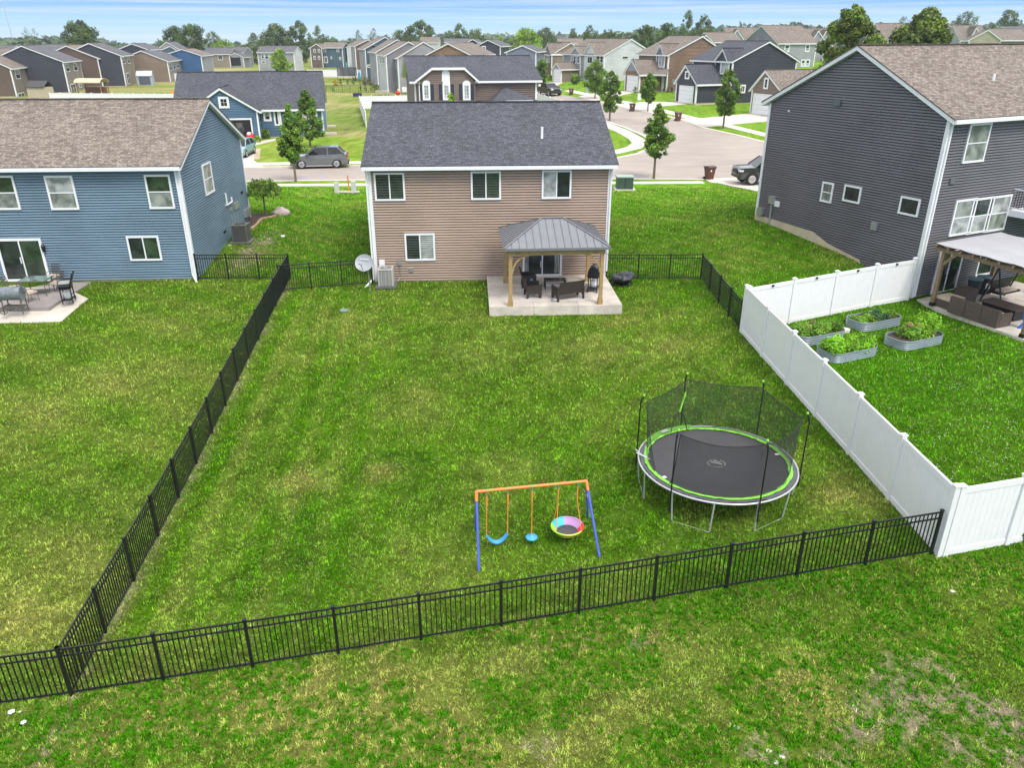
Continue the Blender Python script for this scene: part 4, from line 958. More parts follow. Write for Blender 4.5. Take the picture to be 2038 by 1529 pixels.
def shutter(x0, x1, y0, y1, H=H, w=wf):
    boxpx(H, w, 'y0', x0, y0, x1, y1, .06, SHUT, 'shutter')
for x0, x1 in ((841,856),(881,896),(921,936)):
    H.winpx(wf, 'y0', x0, 166, x1, 199, style='picture', mul=(2,4), fw=.16, panes=[CURT])
    o, td, n = wf.face('y0'); t_, z_ = wf.hit('y0', (x0+x1)/2, 166); wd = abs(wf.hit('y0', x1, 166)[0]-wf.hit('y0', x0, 166)[0]); c = o+td*t_; c[2] = z_
    m_ = MB(); m_.prism([c+td*(wd/2*math.cos(a))+v3(0,0,.28*math.sin(a)) for a in np.linspace(0, math.pi, 9)], n*.07); m_.build('window_arch', WTRIM, H.root)
    shutter(x0-7.5, x0-1, 167, 199); shutter(x1+1, x1+7.5, 167, 199)
t_, z_ = wf.hit('y0', 887, 150); c = o+td*t_; m_ = MB(); c[2] = z_; r_ = .36; m_.prism([c+td*(-r_)+v3(0,0,-.55), c+td*r_+v3(0,0,-.55)]+[c+td*(r_*math.cos(a))+v3(0,0,.15+r_*math.sin(a)) for a in np.linspace(0, math.pi, 9)], n*.06); m_.build('arched_panel', WTRIM, H.root)
H.downspout(wf, 'y0', t0+.15, ez-.1, z0)
# lower hipped garage roof with white arch
q0 = wm.hit('y0', 960, 205)[0]; q1 = wm.hit('y0', 1062, 205)[0]; qa, za2 = wm.hit('y0', 1005, 172)
E_ = 3.2; zl = atY(1010, 203, 76-E_)[2]
a, b, c, d2, e = P(q0,0,zl-.6), P(q0+.5,-E_,zl), P(q1-.3,-E_,zl), P(q1-.1,0,zl-.3), P(qa,0,za2)
H.Rf.add([a,b,e],[(0,1,2)]); H.Rf.uv[len(H.Rf.f)-1] = [(0,0),(4,0),(2,4)]
H.Rf.add([b,c,e],[(0,1,2)]); H.Rf.uv[len(H.Rf.f)-1] = [(0,0),(5,0),(2.5,4)]
H.Rf.add([c,d2,e],[(0,1,2)]); H.Rf.uv[len(H.Rf.f)-1] = [(0,0),(4,0),(2,4)]
H.T.ob(P(q0+1.6,-E_-.02,zl-.25), v3(*(wm.er*(q1-q0-2.4)),0), v3(*(-wm.eg*.12),0), v3(0,0,.28)); H.W.ob(P(q0+.8,-E_+.3,z0), v3(*(wm.er*(q1-q0-1.4)),0), v3(*(wm.eg*(E_-.3)),0), v3(0,0,zl-z0-.3))
for tt, sx in ((q0+1.6,-1),(q1-.8,1)): H.T.bar(P(tt,-E_-.08,zl-.1), P(tt+sx*.8,-E_-.08,zl-.75), .14, .26)
H.finish()
# --- houses along the side street on the right
R_ = 156.
H, w = far('dark blue-grey two-storey house with gabled garage, nearest on the right side of the side street', (1457,208), (1459,121), R_, 'x1', (1530,81.5), (1586,120), (1380,117.5), wall=DKB_, gwall=DKB_, roof=SH_CH, group=None)
gb = (1347,203)
_, g2 = far('', gb, (1347,161), R_+90, 'x1', (1367,129), (1387,165), None, W=7, wall=DKB_, gwall=DKB_, roof=SH_CH, House_=H)
t_, _ = g2.hit('x1', 1366, 185); t0, _ = g2.hit('x1', 1349, 185); t1, _ = g2.hit('x1', 1384, 185); wd = abs(t1-t0)
H.garage(g2, 'x1', t_, wd*.76, 2.15, att(*gb)[2]+.05); H.winpx(g2, 'x1', 1364, 141, 1373, 157, style='picture', mul=(1,3), fw=.2)
_, g3 = far('', None, (1424,121), R_+90, 'x1', (1441,97), (1450,122), None, W=3, Y=Yon(w,'y0',1424,121), wall=DKB_, gwall=DKB_, roof=SH_CH, House_=H, z0=g2.z0, oh=.12)
H.winpx(g3, 'x1', 1434, 122, 1452, 148, style='slider', fw=.22, mul=(1,2), panes=[CURT]); 
H.winpx(w, 'x1', 1472, 168, 1483, 185, style='slider', mul=(1,2), fw=.2)
pc = MB(); z_ = zt(g3.C[0], g3.C[1]); 
p_ = atY(1417, 166, g2.C[1]+1); H.T.bar(v3(p_[0],p_[1],z_), p_, .35, .35)
# porch roof between garage and gable
a = atY(1385,163,g2.C[1]-1.); b = atY(1428,160,g2.C[1]-2.2); H.Rf.quad(a, b, b+v3(1.5,3.2,1.7), a+v3(1.5,3.2,2.2), 0, [(0,0),(5,0),(5,3),(0,3)]); H.T.bar(a-v3(0,0,.12), b-v3(0,0,.12), .2, .22)
H.finish()
H, w = far('brown two-storey house with gabled garage and grey dormer on the side street', (1325,183), (1331,108), R_, 'x1', (1397,70.8), (1445,106), (1272,105), wall=BRK2, gwall=BRK2, roof=SH_BR, group=None)
gb = (1245,181)
_, g2 = far('', gb, (1245,143), R_+90, 'x1', (1259.5,119), (1273.5,146), None, W=9, wall=BRK2, gwall=BRK2, roof=SH_BR, House_=H)
t_, _ = g2.hit('x1', 1259, 165); wd = abs(g2.hit('x1',1271,165)[0]-g2.hit('x1',1247,165)[0]); H.garage(g2, 'x1', t_, wd*.85, 2.3, att(*gb)[2]+.05)
o, td, n = g2.face('x1'); t_, z_ = g2.hit('x1', 1259.5, 144); c = o+td*t_; c[2] = z_+.25; ww = wd*.42; m_ = MB(); m_.prism([c-td*ww, c+td*ww, c+td*.1+v3(0,0,1.9), c-td*.1+v3(0,0,1.9)], n*.05); m_.build('gable_panel', BGR, H.root)
_, g3 = far('', None, (1307,107), R_+90, 'x1', (1316,88), (1322.5,108), None, W=3, Y=Yon(w,'y0',1307,107), wall=BGR, gwall=BGR, roof=SH_BR, House_=H, z0=g2.z0, oh=.12)
H.winpx(g3, 'x1', 1311, 109, 1324, 134, style='slider', fw=.2, mul=(1,2), panes=[CURT]); 
a = atY(1273,146,g2.C[1]-1.); b = atY(1325,148,w.C[1]-2.2); H.Rf.quad(a, b, b+v3(1.5,3.,1.2), a+v3(1.5,3.,1.5), 0, [(0,0),(5,0),(5,3),(0,3)]); H.T.bar(a-v3(0,0,.12), b-v3(0,0,.12), .2, .22)
H.winpx(w, 'y0', 1312, 153, 1322, 176, style='slider', fw=.22, panes=[CURT]); H.finish()
H, w = far('grey and white two-storey house with steep front gables and hipped garage on the side street', (1203,163), (1202.6,108.5), R_, 'x1', (1255.6,76.5), (1300,106), (1121,106.5), wall=LGY, gwall=WHT, roof=SH_BR, group=None)
gb = (1101,163)
_, g2 = far('', gb, (1101,136), R_+90, 'x1', (1108.5,124), (1117,136.5), None, W=9, wall=KHK, gwall=LGY, roof=SH_BR, House_=H)
t_, _ = g2.hit('x1', 1109, 150); wd = abs(g2.hit('x1',1116,150)[0]-g2.hit('x1',1102,150)[0]); H.garage(g2, 'x1', t_, wd*.85, 2.3, att(*gb)[2]+.05)
_, g3 = far('', None, (1164,107.5), R_+90, 'x1', (1175,84), (1186,108), None, W=3, Y=Yon(w,'y0',1164,107), wall=WHT, gwall=WHT, roof=SH_BR, House_=H, z0=g2.z0, oh=.12)
H.winpx(g3, 'x1', 1169, 111, 1180, 127, style='slider', fw=.2); 
_, g4 = far('', None, (1137,107), R_+90, 'x1', (1147,92), (1156,107), None, W=3, Y=Yon(w,'y0',1137,107,1.2), wall=LGY, gwall=LGY, roof=SH_BR, House_=H, z0=g2.z0, oh=.12)
for x in (1142,1149): H.winpx(g4, 'x1', x, 110, x+5, 126, style='double', fw=.15)
for x in (1188,1195): H.winpx(w, 'y0', x, 110, x+6, 125, style='double', fw=.12)
H.winpx(w, 'x1', 1238, 111, 1250, 117, style='picture', fw=.08); H.finish()
H, w = far('ochre gabled two-storey house at the far end of the side street', (1096,150), (1097.5,107.5), R_, 'x1', (1136,84), (1160,105), (1068,106), wall=KHK, gwall=OCH, roof=SH_BR, group=None)
_, g3 = far('', None, (1084,106), R_+90, 'x1', (1091.5,86), (1098,107.5), None, W=3, Y=Yon(w,'y0',1084,106), wall=KHK, gwall=KHK, roof=SH_BR, House_=H, z0=w.z0, oh=.12)
H.winpx(g3, 'x1', 1087, 110, 1094, 124, style='slider', fw=.15, panes=[CURT]); H.finish()
gb = (1498,226)
H, w = far('small tan gabled garage front with white door, partly hidden by the charcoal house', gb, (1498,175), R_+90, 'x1', (1526,140), (1556,180), None, W=9, wall=siding('sand_siding',(.235,.18,.14)), gwall=siding('sand_siding',(.235,.18,.14)), roof=SH_BR, group=None)
t_, _ = w.hit('x1', 1526, 210); H.garage(w, 'x1', t_, 4.9, 2.3, w.z0+.05); H.winpx(w, 'x1', 1521, 154, 1530, 177, style='picture', mul=(1,3), fw=.2); H.finish()
H, w = far('grey two-storey house with brown roof left of the tall right tree', (1560,134), (1549,85), 70, 'x0', (1517,50), None, (1626,82.5), wall=LGY, gwall=MGY, roof=SH_BR, group=None)
for b in ((1561,88,1571,103),(1602,88,1611,103),(1594,118,1602,132),(1603,118,1611,132)): H.winpx(w, 'y0', *b, style='double', panes=[GLASS,CURT], fw=.2)
H.finish()
for lab, l, r_, rd, Y, wl_, rf, gp in (
  ('brown roofed house with yellow-green gable above the brown side-street house', (1412,83),(1470,83),64,185,KHK,SH_BR,(1405,)),
  ('brown roofed house behind the grey two-storey house, with small front gable', (1452,80),(1512,80),54,225,LGY,SH_BR,(1467,)),
  ('house with stacked white gables just right of the grey two-storey house', (1607,83),(1662,83),56,215,LGY,SH_BR,(1629,1645)),
  ('brown roofed house between the two big trees', (1758,81),(1822,81),46,205,TAN,SH_BR,(1814,)),
  ('grey gabled house right of the second big tree', (1912,79),(1966,79),50,240,LGY,SH_BR,(1943,)),
  ('tan house with long brown roof at the far right edge', (1990,79),(2075,79),57,190,TAN,SH_BR,()),
  ('distant taupe roofed house at the upper right edge', (2010,62),(2080,62),52,300,LGY,SH_GR,()),
  ('distant roofs between the tall tree and the grey gabled house', (1836,60),(1900,60),48,310,KHK,SH_BR,())):
    H, w = front(lab, l, r_, rd, Y, 11, wall=wl_, roof=rf, h_=5.4)
    for g_ in gp:
        _, ww_ = far('', None, (g_+14,l[1]), 4, 'x0', (g_,rd+5), (g_-14,l[1]), None, W=4, Y=Y-.8, wall=wl_, gwall=wl_, roof=rf, House_=H, z0=w.z0)
    H.finish()
H, w = far('pale tan gable end of the rightmost distant house', None, (1992,79), 12, 'x0', (1967,58.5), (1929,79), None, W=3, wall=TAN, gwall=siding('cream_siding',(.40,.36,.27)), roof=SH_BR, Y=186, h_=5.4); H.finish()
# ---------------------------------------------------------------- fences
def blackfence(label, A, B, n=None, h=1.24, skip=(), posts=True, pitch=.108, endpost=True):
    A, B = np.array(A, float)[:2], np.array(B, float)[:2]; L = np.linalg.norm(B-A); n = n or max(1, round(L/1.83)); d = (B-A)/L
    T = thing('aluminium_fence', label, 'fence', (A[0], A[1], zt(*A)))
    for i in range(n+1):
        p = A+(B-A)*i/n; z = zt(*p)
        if posts and (i < n or endpost):
            m = MB(); m.bar(v3(p[0],p[1],z-.15), v3(p[0],p[1],z+h+.02), .062, .062, up=v3(*d,0)); m.box((p[0],p[1],z+h+.035), (.078,.078,.03), az=math.degrees(math.atan2(d[1],d[0]))); m.build('post', BLACK, T)
        if i == n: break
        q = A+(B-A)*(i+1)/n; z2 = zt(*q); m = MB(); a = v3(p[0],p[1],z); b = v3(q[0],q[1],z2); u = (b-a)/np.linalg.norm(b-a); a = a+u*.03; b = b-u*.03
        for hh, wd in ((h-.02,.036),(h-.19,.034),(.10,.036)): m.bar(a+v3(0,0,hh), b+v3(0,0,hh), .03, wd)
        k = int(round(np.linalg.norm(b-a)/pitch))
        for j in range(1, k):
            c = a+(b-a)*j/k; m.bar(c+v3(0,0,.1), c+v3(0,0,h-.03), .021, .021, up=v3(*d,0))
        m.build('fence_panel', BLACK, T)
    return T
fa = att(1,1403); fb = att(1852,1103); f0 = att(143,1385)
dd = (fb-f0)[:2]; Lf = np.linalg.norm(dd)
blackfence('black metal picket fence running across the foreground below the swings', f0, fb, 11)
e0 = att(-260, 1442)
blackfence('short run of black metal picket fence left of the corner post at the lower left', e0, f0, 2, endpost=False)
blackfence('long black metal picket fence along the left side of the trampoline yard', f0, att(578,556), 14, posts=True)
blackfence('black metal picket fence between the blue house and the fence corner', att(395,557), att(578,556), 3, endpost=False)
blackfence('black metal picket fence from the left fence to the taupe house, behind the satellite dish', att(558,580), att(742,566), 3)
blackfence('black metal picket fence right of the taupe house behind the fire pit', att(1207,556), att(1394,556), 3, endpost=False)
blackfence('black metal picket fence sloping down to the white fence corner', att(1394,556), att(1471,656), 4)
def whitefence(label, A, B, n, h=1.83, light=False, name='vinyl_fence', base=True, fine=True, zf=zt):
    A, B = np.array(A, float)[:2], np.array(B, float)[:2]; L = np.linalg.norm(B-A); d = (B-A)/L; az = math.degrees(math.atan2(d[1], d[0]))
    T = thing(name, label, 'fence', (A[0], A[1], zf(*A)))
    for i in range(n+1):
        p = A+(B-A)*i/n; z = zf(*p); m = MB(); m.box((p[0],p[1],z+h/2-.1), (.13,.13,h+.3), az=az); 
        if fine: m.box((p[0],p[1],z+h+.07), (.165,.165,.035), az=az); 
        c = v3(p[0],p[1],z+h+.085); s = .075; m.add([c+v3(-s,-s,0), c+v3(s,-s,0), c+v3(s,s,0), c+v3(-s,s,0), c+v3(0,0,.05)], [(0,1,4),(1,2,4),(2,3,4),(3,0,4)])
        m.build('post', WHITE, T)
        if i == n: break
        q = A+(B-A)*(i+1)/n; z2 = zf(*q); a = v3(p[0],p[1],z); b = v3(q[0],q[1],z2); u = (b-a)/np.linalg.norm(b-a); a = a+u*.06; b = b-u*.06; m = MB()
        m.bar(a+v3(0,0,h-.08), b+v3(0,0,h-.08), .06, .15); m.bar(a+v3(0,0,.09), b+v3(0,0,.09), .06, .17)
        if fine:
            k = int(np.linalg.norm(b-a)/.15)
            for j in range(k):
                c0 = a+(b-a)*(j+.03)/k; c1 = a+(b-a)*(j+.97)/k; off = .0
                lo = v3(0,0,.12); e = (b-a)*.94/k; nn = v3(-d[1], d[0], 0)
                m.ob(c0+lo-nn*.012, e, nn*.024, v3(0,0,h-.25))
            m.ob(a+v3(0,0,.12)-v3(-d[1],d[0],0)*.008, b-a, v3(-d[1],d[0],0)*.016, v3(0,0,h-.25))
        else: m.ob(a+v3(0,0,.12)-v3(-d[1],d[0],0)*.01, b-a, v3(-d[1],d[0],0)*.02, v3(0,0,h-.25))
        m.build('fence_panel', WHITE, T)
        if light:
            c = (a+b)/2+v3(0,0,h-.06); nn = v3(-d[1], d[0], 0)*light; lm = MB(); lm.sph(c+nn*.04, (.07,.07,.05), 10); lm.build('fence_light', BLACK, T)
    return T
wf0, wf1 = att(1867,1106), att(1475,662)
HW = 1.93
whitefence('long white vinyl privacy fence along the right side of the trampoline yard', wf1, wf0, 6, HW)
wg_ = att(1812, 600)
wdir = (wf1-wf0)[:2]; 
whitefence('white vinyl privacy fence with small black lights, between the yard corner and the charcoal house', wf1[:2]+np.array((.12,.03)), CG[:2]-np.array((.25,.12)), 4, HW-.05, light=-1)
e1 = att(2120,1062); whitefence('white vinyl privacy fence running off the right edge from the near corner', wf0[:2]+np.array((.13,.0)), e1, 2, HW)
# far white fences
FW = 'white fence panels in the distance'
def farfence(label, pts, n, h=1.85): 
    for i in range(len(pts)-1):
        a, b = att(*pts[i]), att(*pts[i+1]); whitefence(label[i], a, b, n[i], h, fine=False)
def fft(label, l, r, topy, basey_guess=None, n=4, Y=None):
    pass
def atT(px, py, h):   # ground point whose top at height h shows at px,py
    return att(px, py, h)
for lab, l, r_, n in (('white fence behind the blue house roof, below the far left row', (98,184.5), (392,186), 14),('white fence enclosure in front of the crowded deck', (331,146), (391,144), 3),('short white fence returning toward the tan gabled house', (331,146), (336,141), 1),
                   ('white fence behind the distant trampoline', (612,138), (727,138.5), 8),('white fence joined to the brown arched house', (715,191), (811,189), 4),('white fence running forward beside the brown arched house', (715,191), (727,222), 5),
                   ('white fence between the brown arched house and the side street', (1064,184), (1130,203), 6)):
    a, b = atT(l[0], l[1], 1.83), atT(r_[0], r_[1], 1.83); whitefence(lab, a, b, n, 1.8, fine=False)
blackfence('thin black fence round the garden beds beyond the blue single-storey house', att(650,184), att(745,184), 6, h=1.5, pitch=.4)

# ---------------------------------------------------------------- trees
def leafmat(name, col, trans=.25):
    m = bpy.data.materials.new(name); t = NT(m); a = t.n('ShaderNodeAttribute', attribute_name='tint')
    v = t.n('ShaderNodeVectorMath', operation='MULTIPLY'); v.inputs[0].default_value = col; t.l(a.outputs['Color'], v.inputs[1])
    t.l(v.outputs[0], t.p.inputs['Base Color']); t.p.inputs['Roughness'].default_value = .5; t.p.inputs['Specular IOR Level'].default_value = .3
    tr = t.n('ShaderNodeBsdfTranslucent'); t.l(v.outputs[0], tr.inputs[0]); ms = t.n('ShaderNodeMixShader', {0: trans}); t.l(t.p.outputs[0], ms.inputs[1]); t.l(tr.outputs[0], ms.inputs[2]); t.l(ms.outputs[0], t.o.inputs[0]); return m
LEAF = leafmat('maple_leaves', (.115,.225,.034)); LEAFD = leafmat('oak_leaves', (.080,.140,.028)); LEAFY = leafmat('glossy_yellowish_leaves', (.140,.215,.028)); LEAFB = leafmat('bright_leaves', (.20,.36,.035)); LEAFF = leafmat('far_leaves', (.10,.165,.042))
BARK = mat('bark', (.16,.125,.09), .9, .25, 8., bump=.5)
def leaves(cs, rr, n, size, rs, parent, name='crown', m=None, flat=.0, tintv=.5, droop=0.):
    """n leaf faces on clumps (centres cs, radii rr)"""
    cs = np.array(cs); rr = np.array(rr); w = rr**2; w = w/w.sum(); k = rs.choice(len(cs), n, p=w)
    d = rs.randn(n, 3); d /= np.linalg.norm(d, axis=1)[:, None]
    rad = rr[k]*(.35+.85*rs.rand(n)**.8); p = cs[k]+d*rad[:, None]*np.array((1,1,.85))
    nrm = d*.8+rs.randn(n, 3)*.55+np.array((0,0,.45)); nrm /= np.linalg.norm(nrm, axis=1)[:, None]
    a = np.cross(nrm, rs.randn(n, 3)); a /= np.linalg.norm(a, axis=1)[:, None]; b = np.cross(nrm, a); s = size*(.6+.8*rs.rand(n))
    if droop: b = b*.5+np.array((0,0,-droop)); 
    V = np.stack([p-a*s[:,None]*.5, p-b*s[:,None]*.62, p+a*s[:,None]*.5, p+b*s[:,None]*.75], 1).reshape(-1, 3)
    ct = (.55+.85*rs.rand(len(cs)))[k]*(1-tintv/2+tintv*rs.rand(n)); yl = rs.rand(len(cs))[k]
    C = np.stack([ct*(1+.35*yl), ct*(1+.08*yl), ct*(1-.1*yl)], -1)
    Mi = rootinv(parent); V = (np.c_[V, np.ones(len(V))] @ Mi.T)[:, :3]
    return npmesh(name, V, np.arange(4*n).reshape(-1, 4), 4, [m or LEAF], np.repeat(C, 4, 0), parent)
def tree(label, base, H_, Wd, shape='oval', n=5000, size=.16, m=None, trunk_h=.22, seed=1, lean=0., name='tree', cat='tree', group=None, clumps=46, tr=None, gaps=.0):
    rs = np.random.RandomState(seed); b = np.array(base, float); T = thing(name, label, cat, b, 0, group)
    ch = H_*(1-trunk_h); z0 = b[2]+H_*trunk_h; cs = []; rr = []; R0 = Wd/2
    for i in range(clumps):
        u = (i+rs.rand())/clumps
        if shape == 'oval': pr = math.sin(math.pi*min(1,max(.03,u*.93+.07)))**.62
        elif shape == 'pear': pr = (math.sin(math.pi*(u**.72))**.8)*(1.08-.35*u)
        elif shape == 'cone': pr = (1-u)**.8*min(1, u*7+.25)
        elif shape == 'round': pr = math.sqrt(max(.02, 1-(2*u-1)**2))
        elif shape == 'dome': pr = math.sqrt(max(.02, 1-(u*1.0)**2))*min(1,.55+u*3)
        else: pr = 1
        th = i*2.39996+rs.rand()*.9; q = rs.rand()**.42*pr*R0*(.72+.36*rs.rand())
        r = R0*(.13+.20*rs.rand())*(.55+.6*pr); cs.append((b[0]+q*math.cos(th)+lean*u*ch, b[1]+q*math.sin(th), z0+u*ch*.97)); rr.append(r)
    leaves(cs, rr, n, size, rs, T, m=m or LEAF)
    mb = MB(); tr = tr or H_*.011+.03; top = np.array((b[0]+lean*ch*.8, b[1], b[2]+H_*.86)); mid = b+(top-b)*.4
    mb.cyl(b-v3(0,0,.15), mid, tr*1.25, tr*.8, 9); mb.cyl(mid, top, tr*.8, tr*.2, 7)
    for i in range(0, clumps, max(1, clumps//16)):
        c = np.array(cs[i]); zz = max(z0*.98, c[2]-.25*H_*.5); f = np.clip((zz-b[2])/(top[2]-b[2]), .1, .9); mb.cyl(b+(top-b)*f, c, tr*.32, tr*.1, 5)
    mb.build('trunk', BARK, T); return T
STG = 'young street trees along the kerbs'
def sttree(label, basepx, toppx, crownbot, wpx, shape='oval', **k):
    b = att(*basepx); Y = b[1]; t = atY(basepx[0], toppx, Y); cb = atY(basepx[0], crownbot, Y); Hh = t[2]-b[2]; d = Y*math.cos(PIT)+(CH-b[2])*math.sin(PIT); Wd = wpx*d/F
    return tree(label, b, Hh, Wd, shape, trunk_h=(cb[2]-b[2])/Hh, group=STG, name='street_tree', **k)
sttree('young street tree with ragged pointed crown beside the brown bin on the kerb', (1301,357), 205, 312, 60, 'pear', n=9000, size=.11, seed=5, clumps=60, tr=.09)
sttree('slender dark street tree nearest the taupe house roof, across the side street corner', (1213,241), 140, 222, 44, 'oval', n=9500, size=.12, seed=6)
sttree('oval street tree in front of the brown garage house', (1289,222), 145, 202, 34, 'oval', n=7500, size=.125, seed=7)
sttree('tall oval street tree in front of the dark blue-grey house', (1439,256), 138, 229, 50, 'oval', n=10500, size=.125, seed=8)
sttree('wide loose street tree in front of the grey and white gabled house', (1184,196), 119, 182, 46, 'oval', n=12000, size=.11, seed=9)
sttree('small street tree near the parked dark pickup', (1077,176), 117, 166, 30, 'round', n=3000, size=.2, seed=10)
sttree('tall narrow street tree partly hiding the front of the grey crossover', (589,362), 205, 322, 50, 'pear', n=12000, size=.11, seed=11, clumps=64, tr=.08, m=LEAF)
b = att(618,293); tree('leafy tree behind the kerb tree, in front of the blue house windows', b, 5.6, 2.8, 'pear', 9000, .115, LEAF, .12, 12, clumps=50)
b = att(561,146); tree('bright green loose tree just behind the charcoal ranch roof', b, 6.6, 6.5, 'oval', 3500, .34, LEAFB, .1, 13)
b = att(897,211); b = np.array((atY(897,205,72.5)[0], 72.5, 2.0)); t_ = atY(897,184,72.5); tree('bright green small tree in front of the arched windows', b, t_[2]-2, 3.2, 'pear', 1500, .2, LEAFB, .2, 14)
# small weeping tree
b = att(529,430); T = thing('weeping_tree', 'small umbrella shaped weeping tree in the mulch bed by the blue house', 'tree', b); rs = np.random.RandomState(4)
cs = []; rr = []
for i in range(40):
    th = i*2.4; q = 1.0*math.sqrt((i+.5)/40); cs.append((b[0]+q*math.cos(th), b[1]+q*math.sin(th), b[2]+2.05-.55*q*q-.12*rs.rand())); rr.append(.24+.08*rs.rand())
leaves(cs, rr, 2600, .13, rs, T, m=LEAF, droop=.8); m_ = MB(); m_.cyl(b-v3(0,0,.1), b+v3(0,0,1.9), .06, .045, 8)
for i in range(0,40,4): m_.cyl(b+v3(0,0,1.5), cs[i], .03, .012, 5)
m_.build('trunk', BARK, T)
# countable trees on the skyline
FT = 'tall trees rising over the far roofs'
def fartree(label, cx, top, bot, w, Y, shape='round', m=None, n=3500, seed=0, th=.08, cl=46, sz=None):
    t = atY(cx, top, Y); g = zfar(t[0], Y) if True else 0; g = float(g); d = Y*math.cos(PIT)+(CH-6)*math.sin(PIT); Wd = w*d/F; Hh = t[2]-g
    bz = min(g, atY(cx, bot, Y)[2]); 
    return tree(label, (t[0], Y, bz), t[2]-bz, Wd, shape, int(n*1.5), sz or Wd*.034, m or LEAFD, th, 100+seed, group=None, name='deciduous_tree', clumps=cl, tr=Wd*.022)
for i, q in enumerate((
 ('pair-topped slender tree above the second far left house', 50,53,95,22,330,'oval',LEAFF,1600),
 ('slender twin tree right beside the pair-topped tree', 65,52,95,18,335,'oval',LEAFF,1500),
 ('large round oak above the chestnut gabled house', 154,41,92,70,300,'round',LEAFD,6500),
 ('round oak left half of the paired crown above the white peaks', 344,50,98,52,300,'round',LEAFD,5000),
 ('tall oak right half of the paired crown above the blue gabled house', 377,46,98,56,296,'round',LEAFD,5600),
 ('smaller round tree right of the paired oaks', 421,62,96,34,340,'round',LEAFF,2600),
 ('low bushy yellow-green tree line clump above the long tan house', 440,79,102,60,330,'dome',LEAFB,2200),
 ('dark tree against the left flank of the tall clump', 503,64,128,36,320,'oval',LEAFD,3000),
 ('broad airy tree, left of the tall clump centre', 545,47,128,60,330,'round',LEAFF,5200),
 ('tallest airy tree of the clump with bare limbs', 592,40,124,50,325,'oval',LEAFF,5200),
 ('airy spreading tree above the slate blue house', 630,49,92,34,345,'dome',LEAFF,2500),
 ('low green tree behind the slate blue house roof', 650,70,95,46,350,'round',LEAFF,2600),
 ('conical dark tree left of the pair behind the rear row', 712,57,92,24,310,'oval',LEAFD,2200),
 ('rounded tree right of the conical one behind the rear row', 742,54,92,28,305,'oval',LEAFD,2400),
 ('broad pale crown above the grey gabled rear house', 838,41,86,64,380,'round',LEAFF,5200),
 ('shoulder tree left of the broad pale crown', 797,58,86,44,385,'round',LEAFF,3000),
 ('domed tree above the ochre gable', 912,46,86,42,360,'round',LEAFF,3800),
 ('low bushy tree left of the dark grey gable', 893,60,86,40,350,'dome',LEAFF,2400),
 ('tree mass right of the dark grey gable', 948,56,84,48,350,'round',LEAFF,3400),
 ('bright tree in front of the tree mass by the dark gable', 990,62,92,28,300,'oval',LEAFB,2000),
 ('yellow-green broad tree above the blue-grey gable', 1048,57,98,60,270,'round',LEAFB,5000),
 ('rounded tree right of the yellow-green one', 1086,54,92,40,330,'round',LEAFF,3400),
 ('tall feathery tree above the grey and white house gables', 1142,54,86,28,320,'oval',LEAFF,2400),
 ('green tree just right of the feathery tree', 1173,48,86,34,280,'oval',LEAFD,3000),
 ('round tree behind the grey and white house ridge', 1212,57,80,46,300,'round',LEAFD,3000),
 ('dark conifer-like tree left of the brown two-storey house', 1286,47,96,44,215,'oval',LEAFD,4600),
 ('mid-green tree behind the brown two-storey house ridge', 1330,44,84,50,240,'round',LEAFF,3800),
 ('tall ragged tree with bare top right of centre', 1372,18,72,38,260,'oval',LEAFF,3600),
 ('tall full tree next to the ragged one', 1402,26,72,44,262,'oval',LEAFF,4200),
 ('tall glossy tree left of the charcoal house ridge', 1704,5,120,112,105,'oval',LEAFY,22000),
 ('wide glossy tree rising over the charcoal house roof', 1856,14,110,140,115,'dome',LEAFY,24000),
 ('small dark tree at the foot of the tall glossy tree', 1650,88,118,40,110,'round',LEAFY,2500),
 ('round tree on the skyline near the right edge', 1926,20,56,44,420,'round',LEAFF,3000),
 ('dense round tree at the far right edge', 2010,18,58,54,380,'round',LEAFD,3800),
 ('low tree on the skyline right of the wide glossy tree', 1800,31,48,30,500,'round',LEAFF,1600),
)):
    fartree(q[0], q[1], q[2], q[3], q[4], q[5], q[6], q[7], q[8], seed=i)
# wooded ridges
RID = [(-120,68),(0,71),(60,68),(110,64),(170,68),(230,76),(290,83),(330,76),(380,74),(440,82),(500,80),(560,74),(640,72),(720,72),(800,68),(900,64),(1000,62),(1100,64),(1200,60),(1300,52),(1380,50),(1440,44),(1500,46),(1560,41),(1620,44),(1680,50),(1760,46),(1820,42),(1900,40),(1980,44),(2060,40),(2160,44)]
def woods(name, label, Y, off, n, seed, dip, cs_=1.0):
    rs = np.random.RandomState(seed); cs = []; rr = []
    for i in range(n):
        px_ = -150+2350*rs.rand(); py = np.interp(px_, [r[0] for r in RID], [r[1] for r in RID])+off+3.0*(vnoise(np.array([px_*.045+seed]), np.array([seed*3.]))[0]-.3)
        dep = rs.rand(); Yd = Y+dep*140; r = (7+5*rs.rand())*Y/700; t = atY(px_, py+dip*rs.rand()**.8, Yd); cs.append((t[0], Yd, t[2]-r)); rr.append(r)
    m = leafmat(name+'_leaves', (.068,.120,.05)); o = leaves(cs, rr, n*26, 5.2*Y/700, rs, None, name=name, m=m, tintv=.5); 
    tag(o, label, 'woods', kind='stuff'); return o
woods('far_woods', 'distant wooded ridge along the horizon', 950, 0, 1500, 3, 16)
woods('near_woods', 'belt of trees behind the farthest houses', 480, 6, 1700, 4, 14)
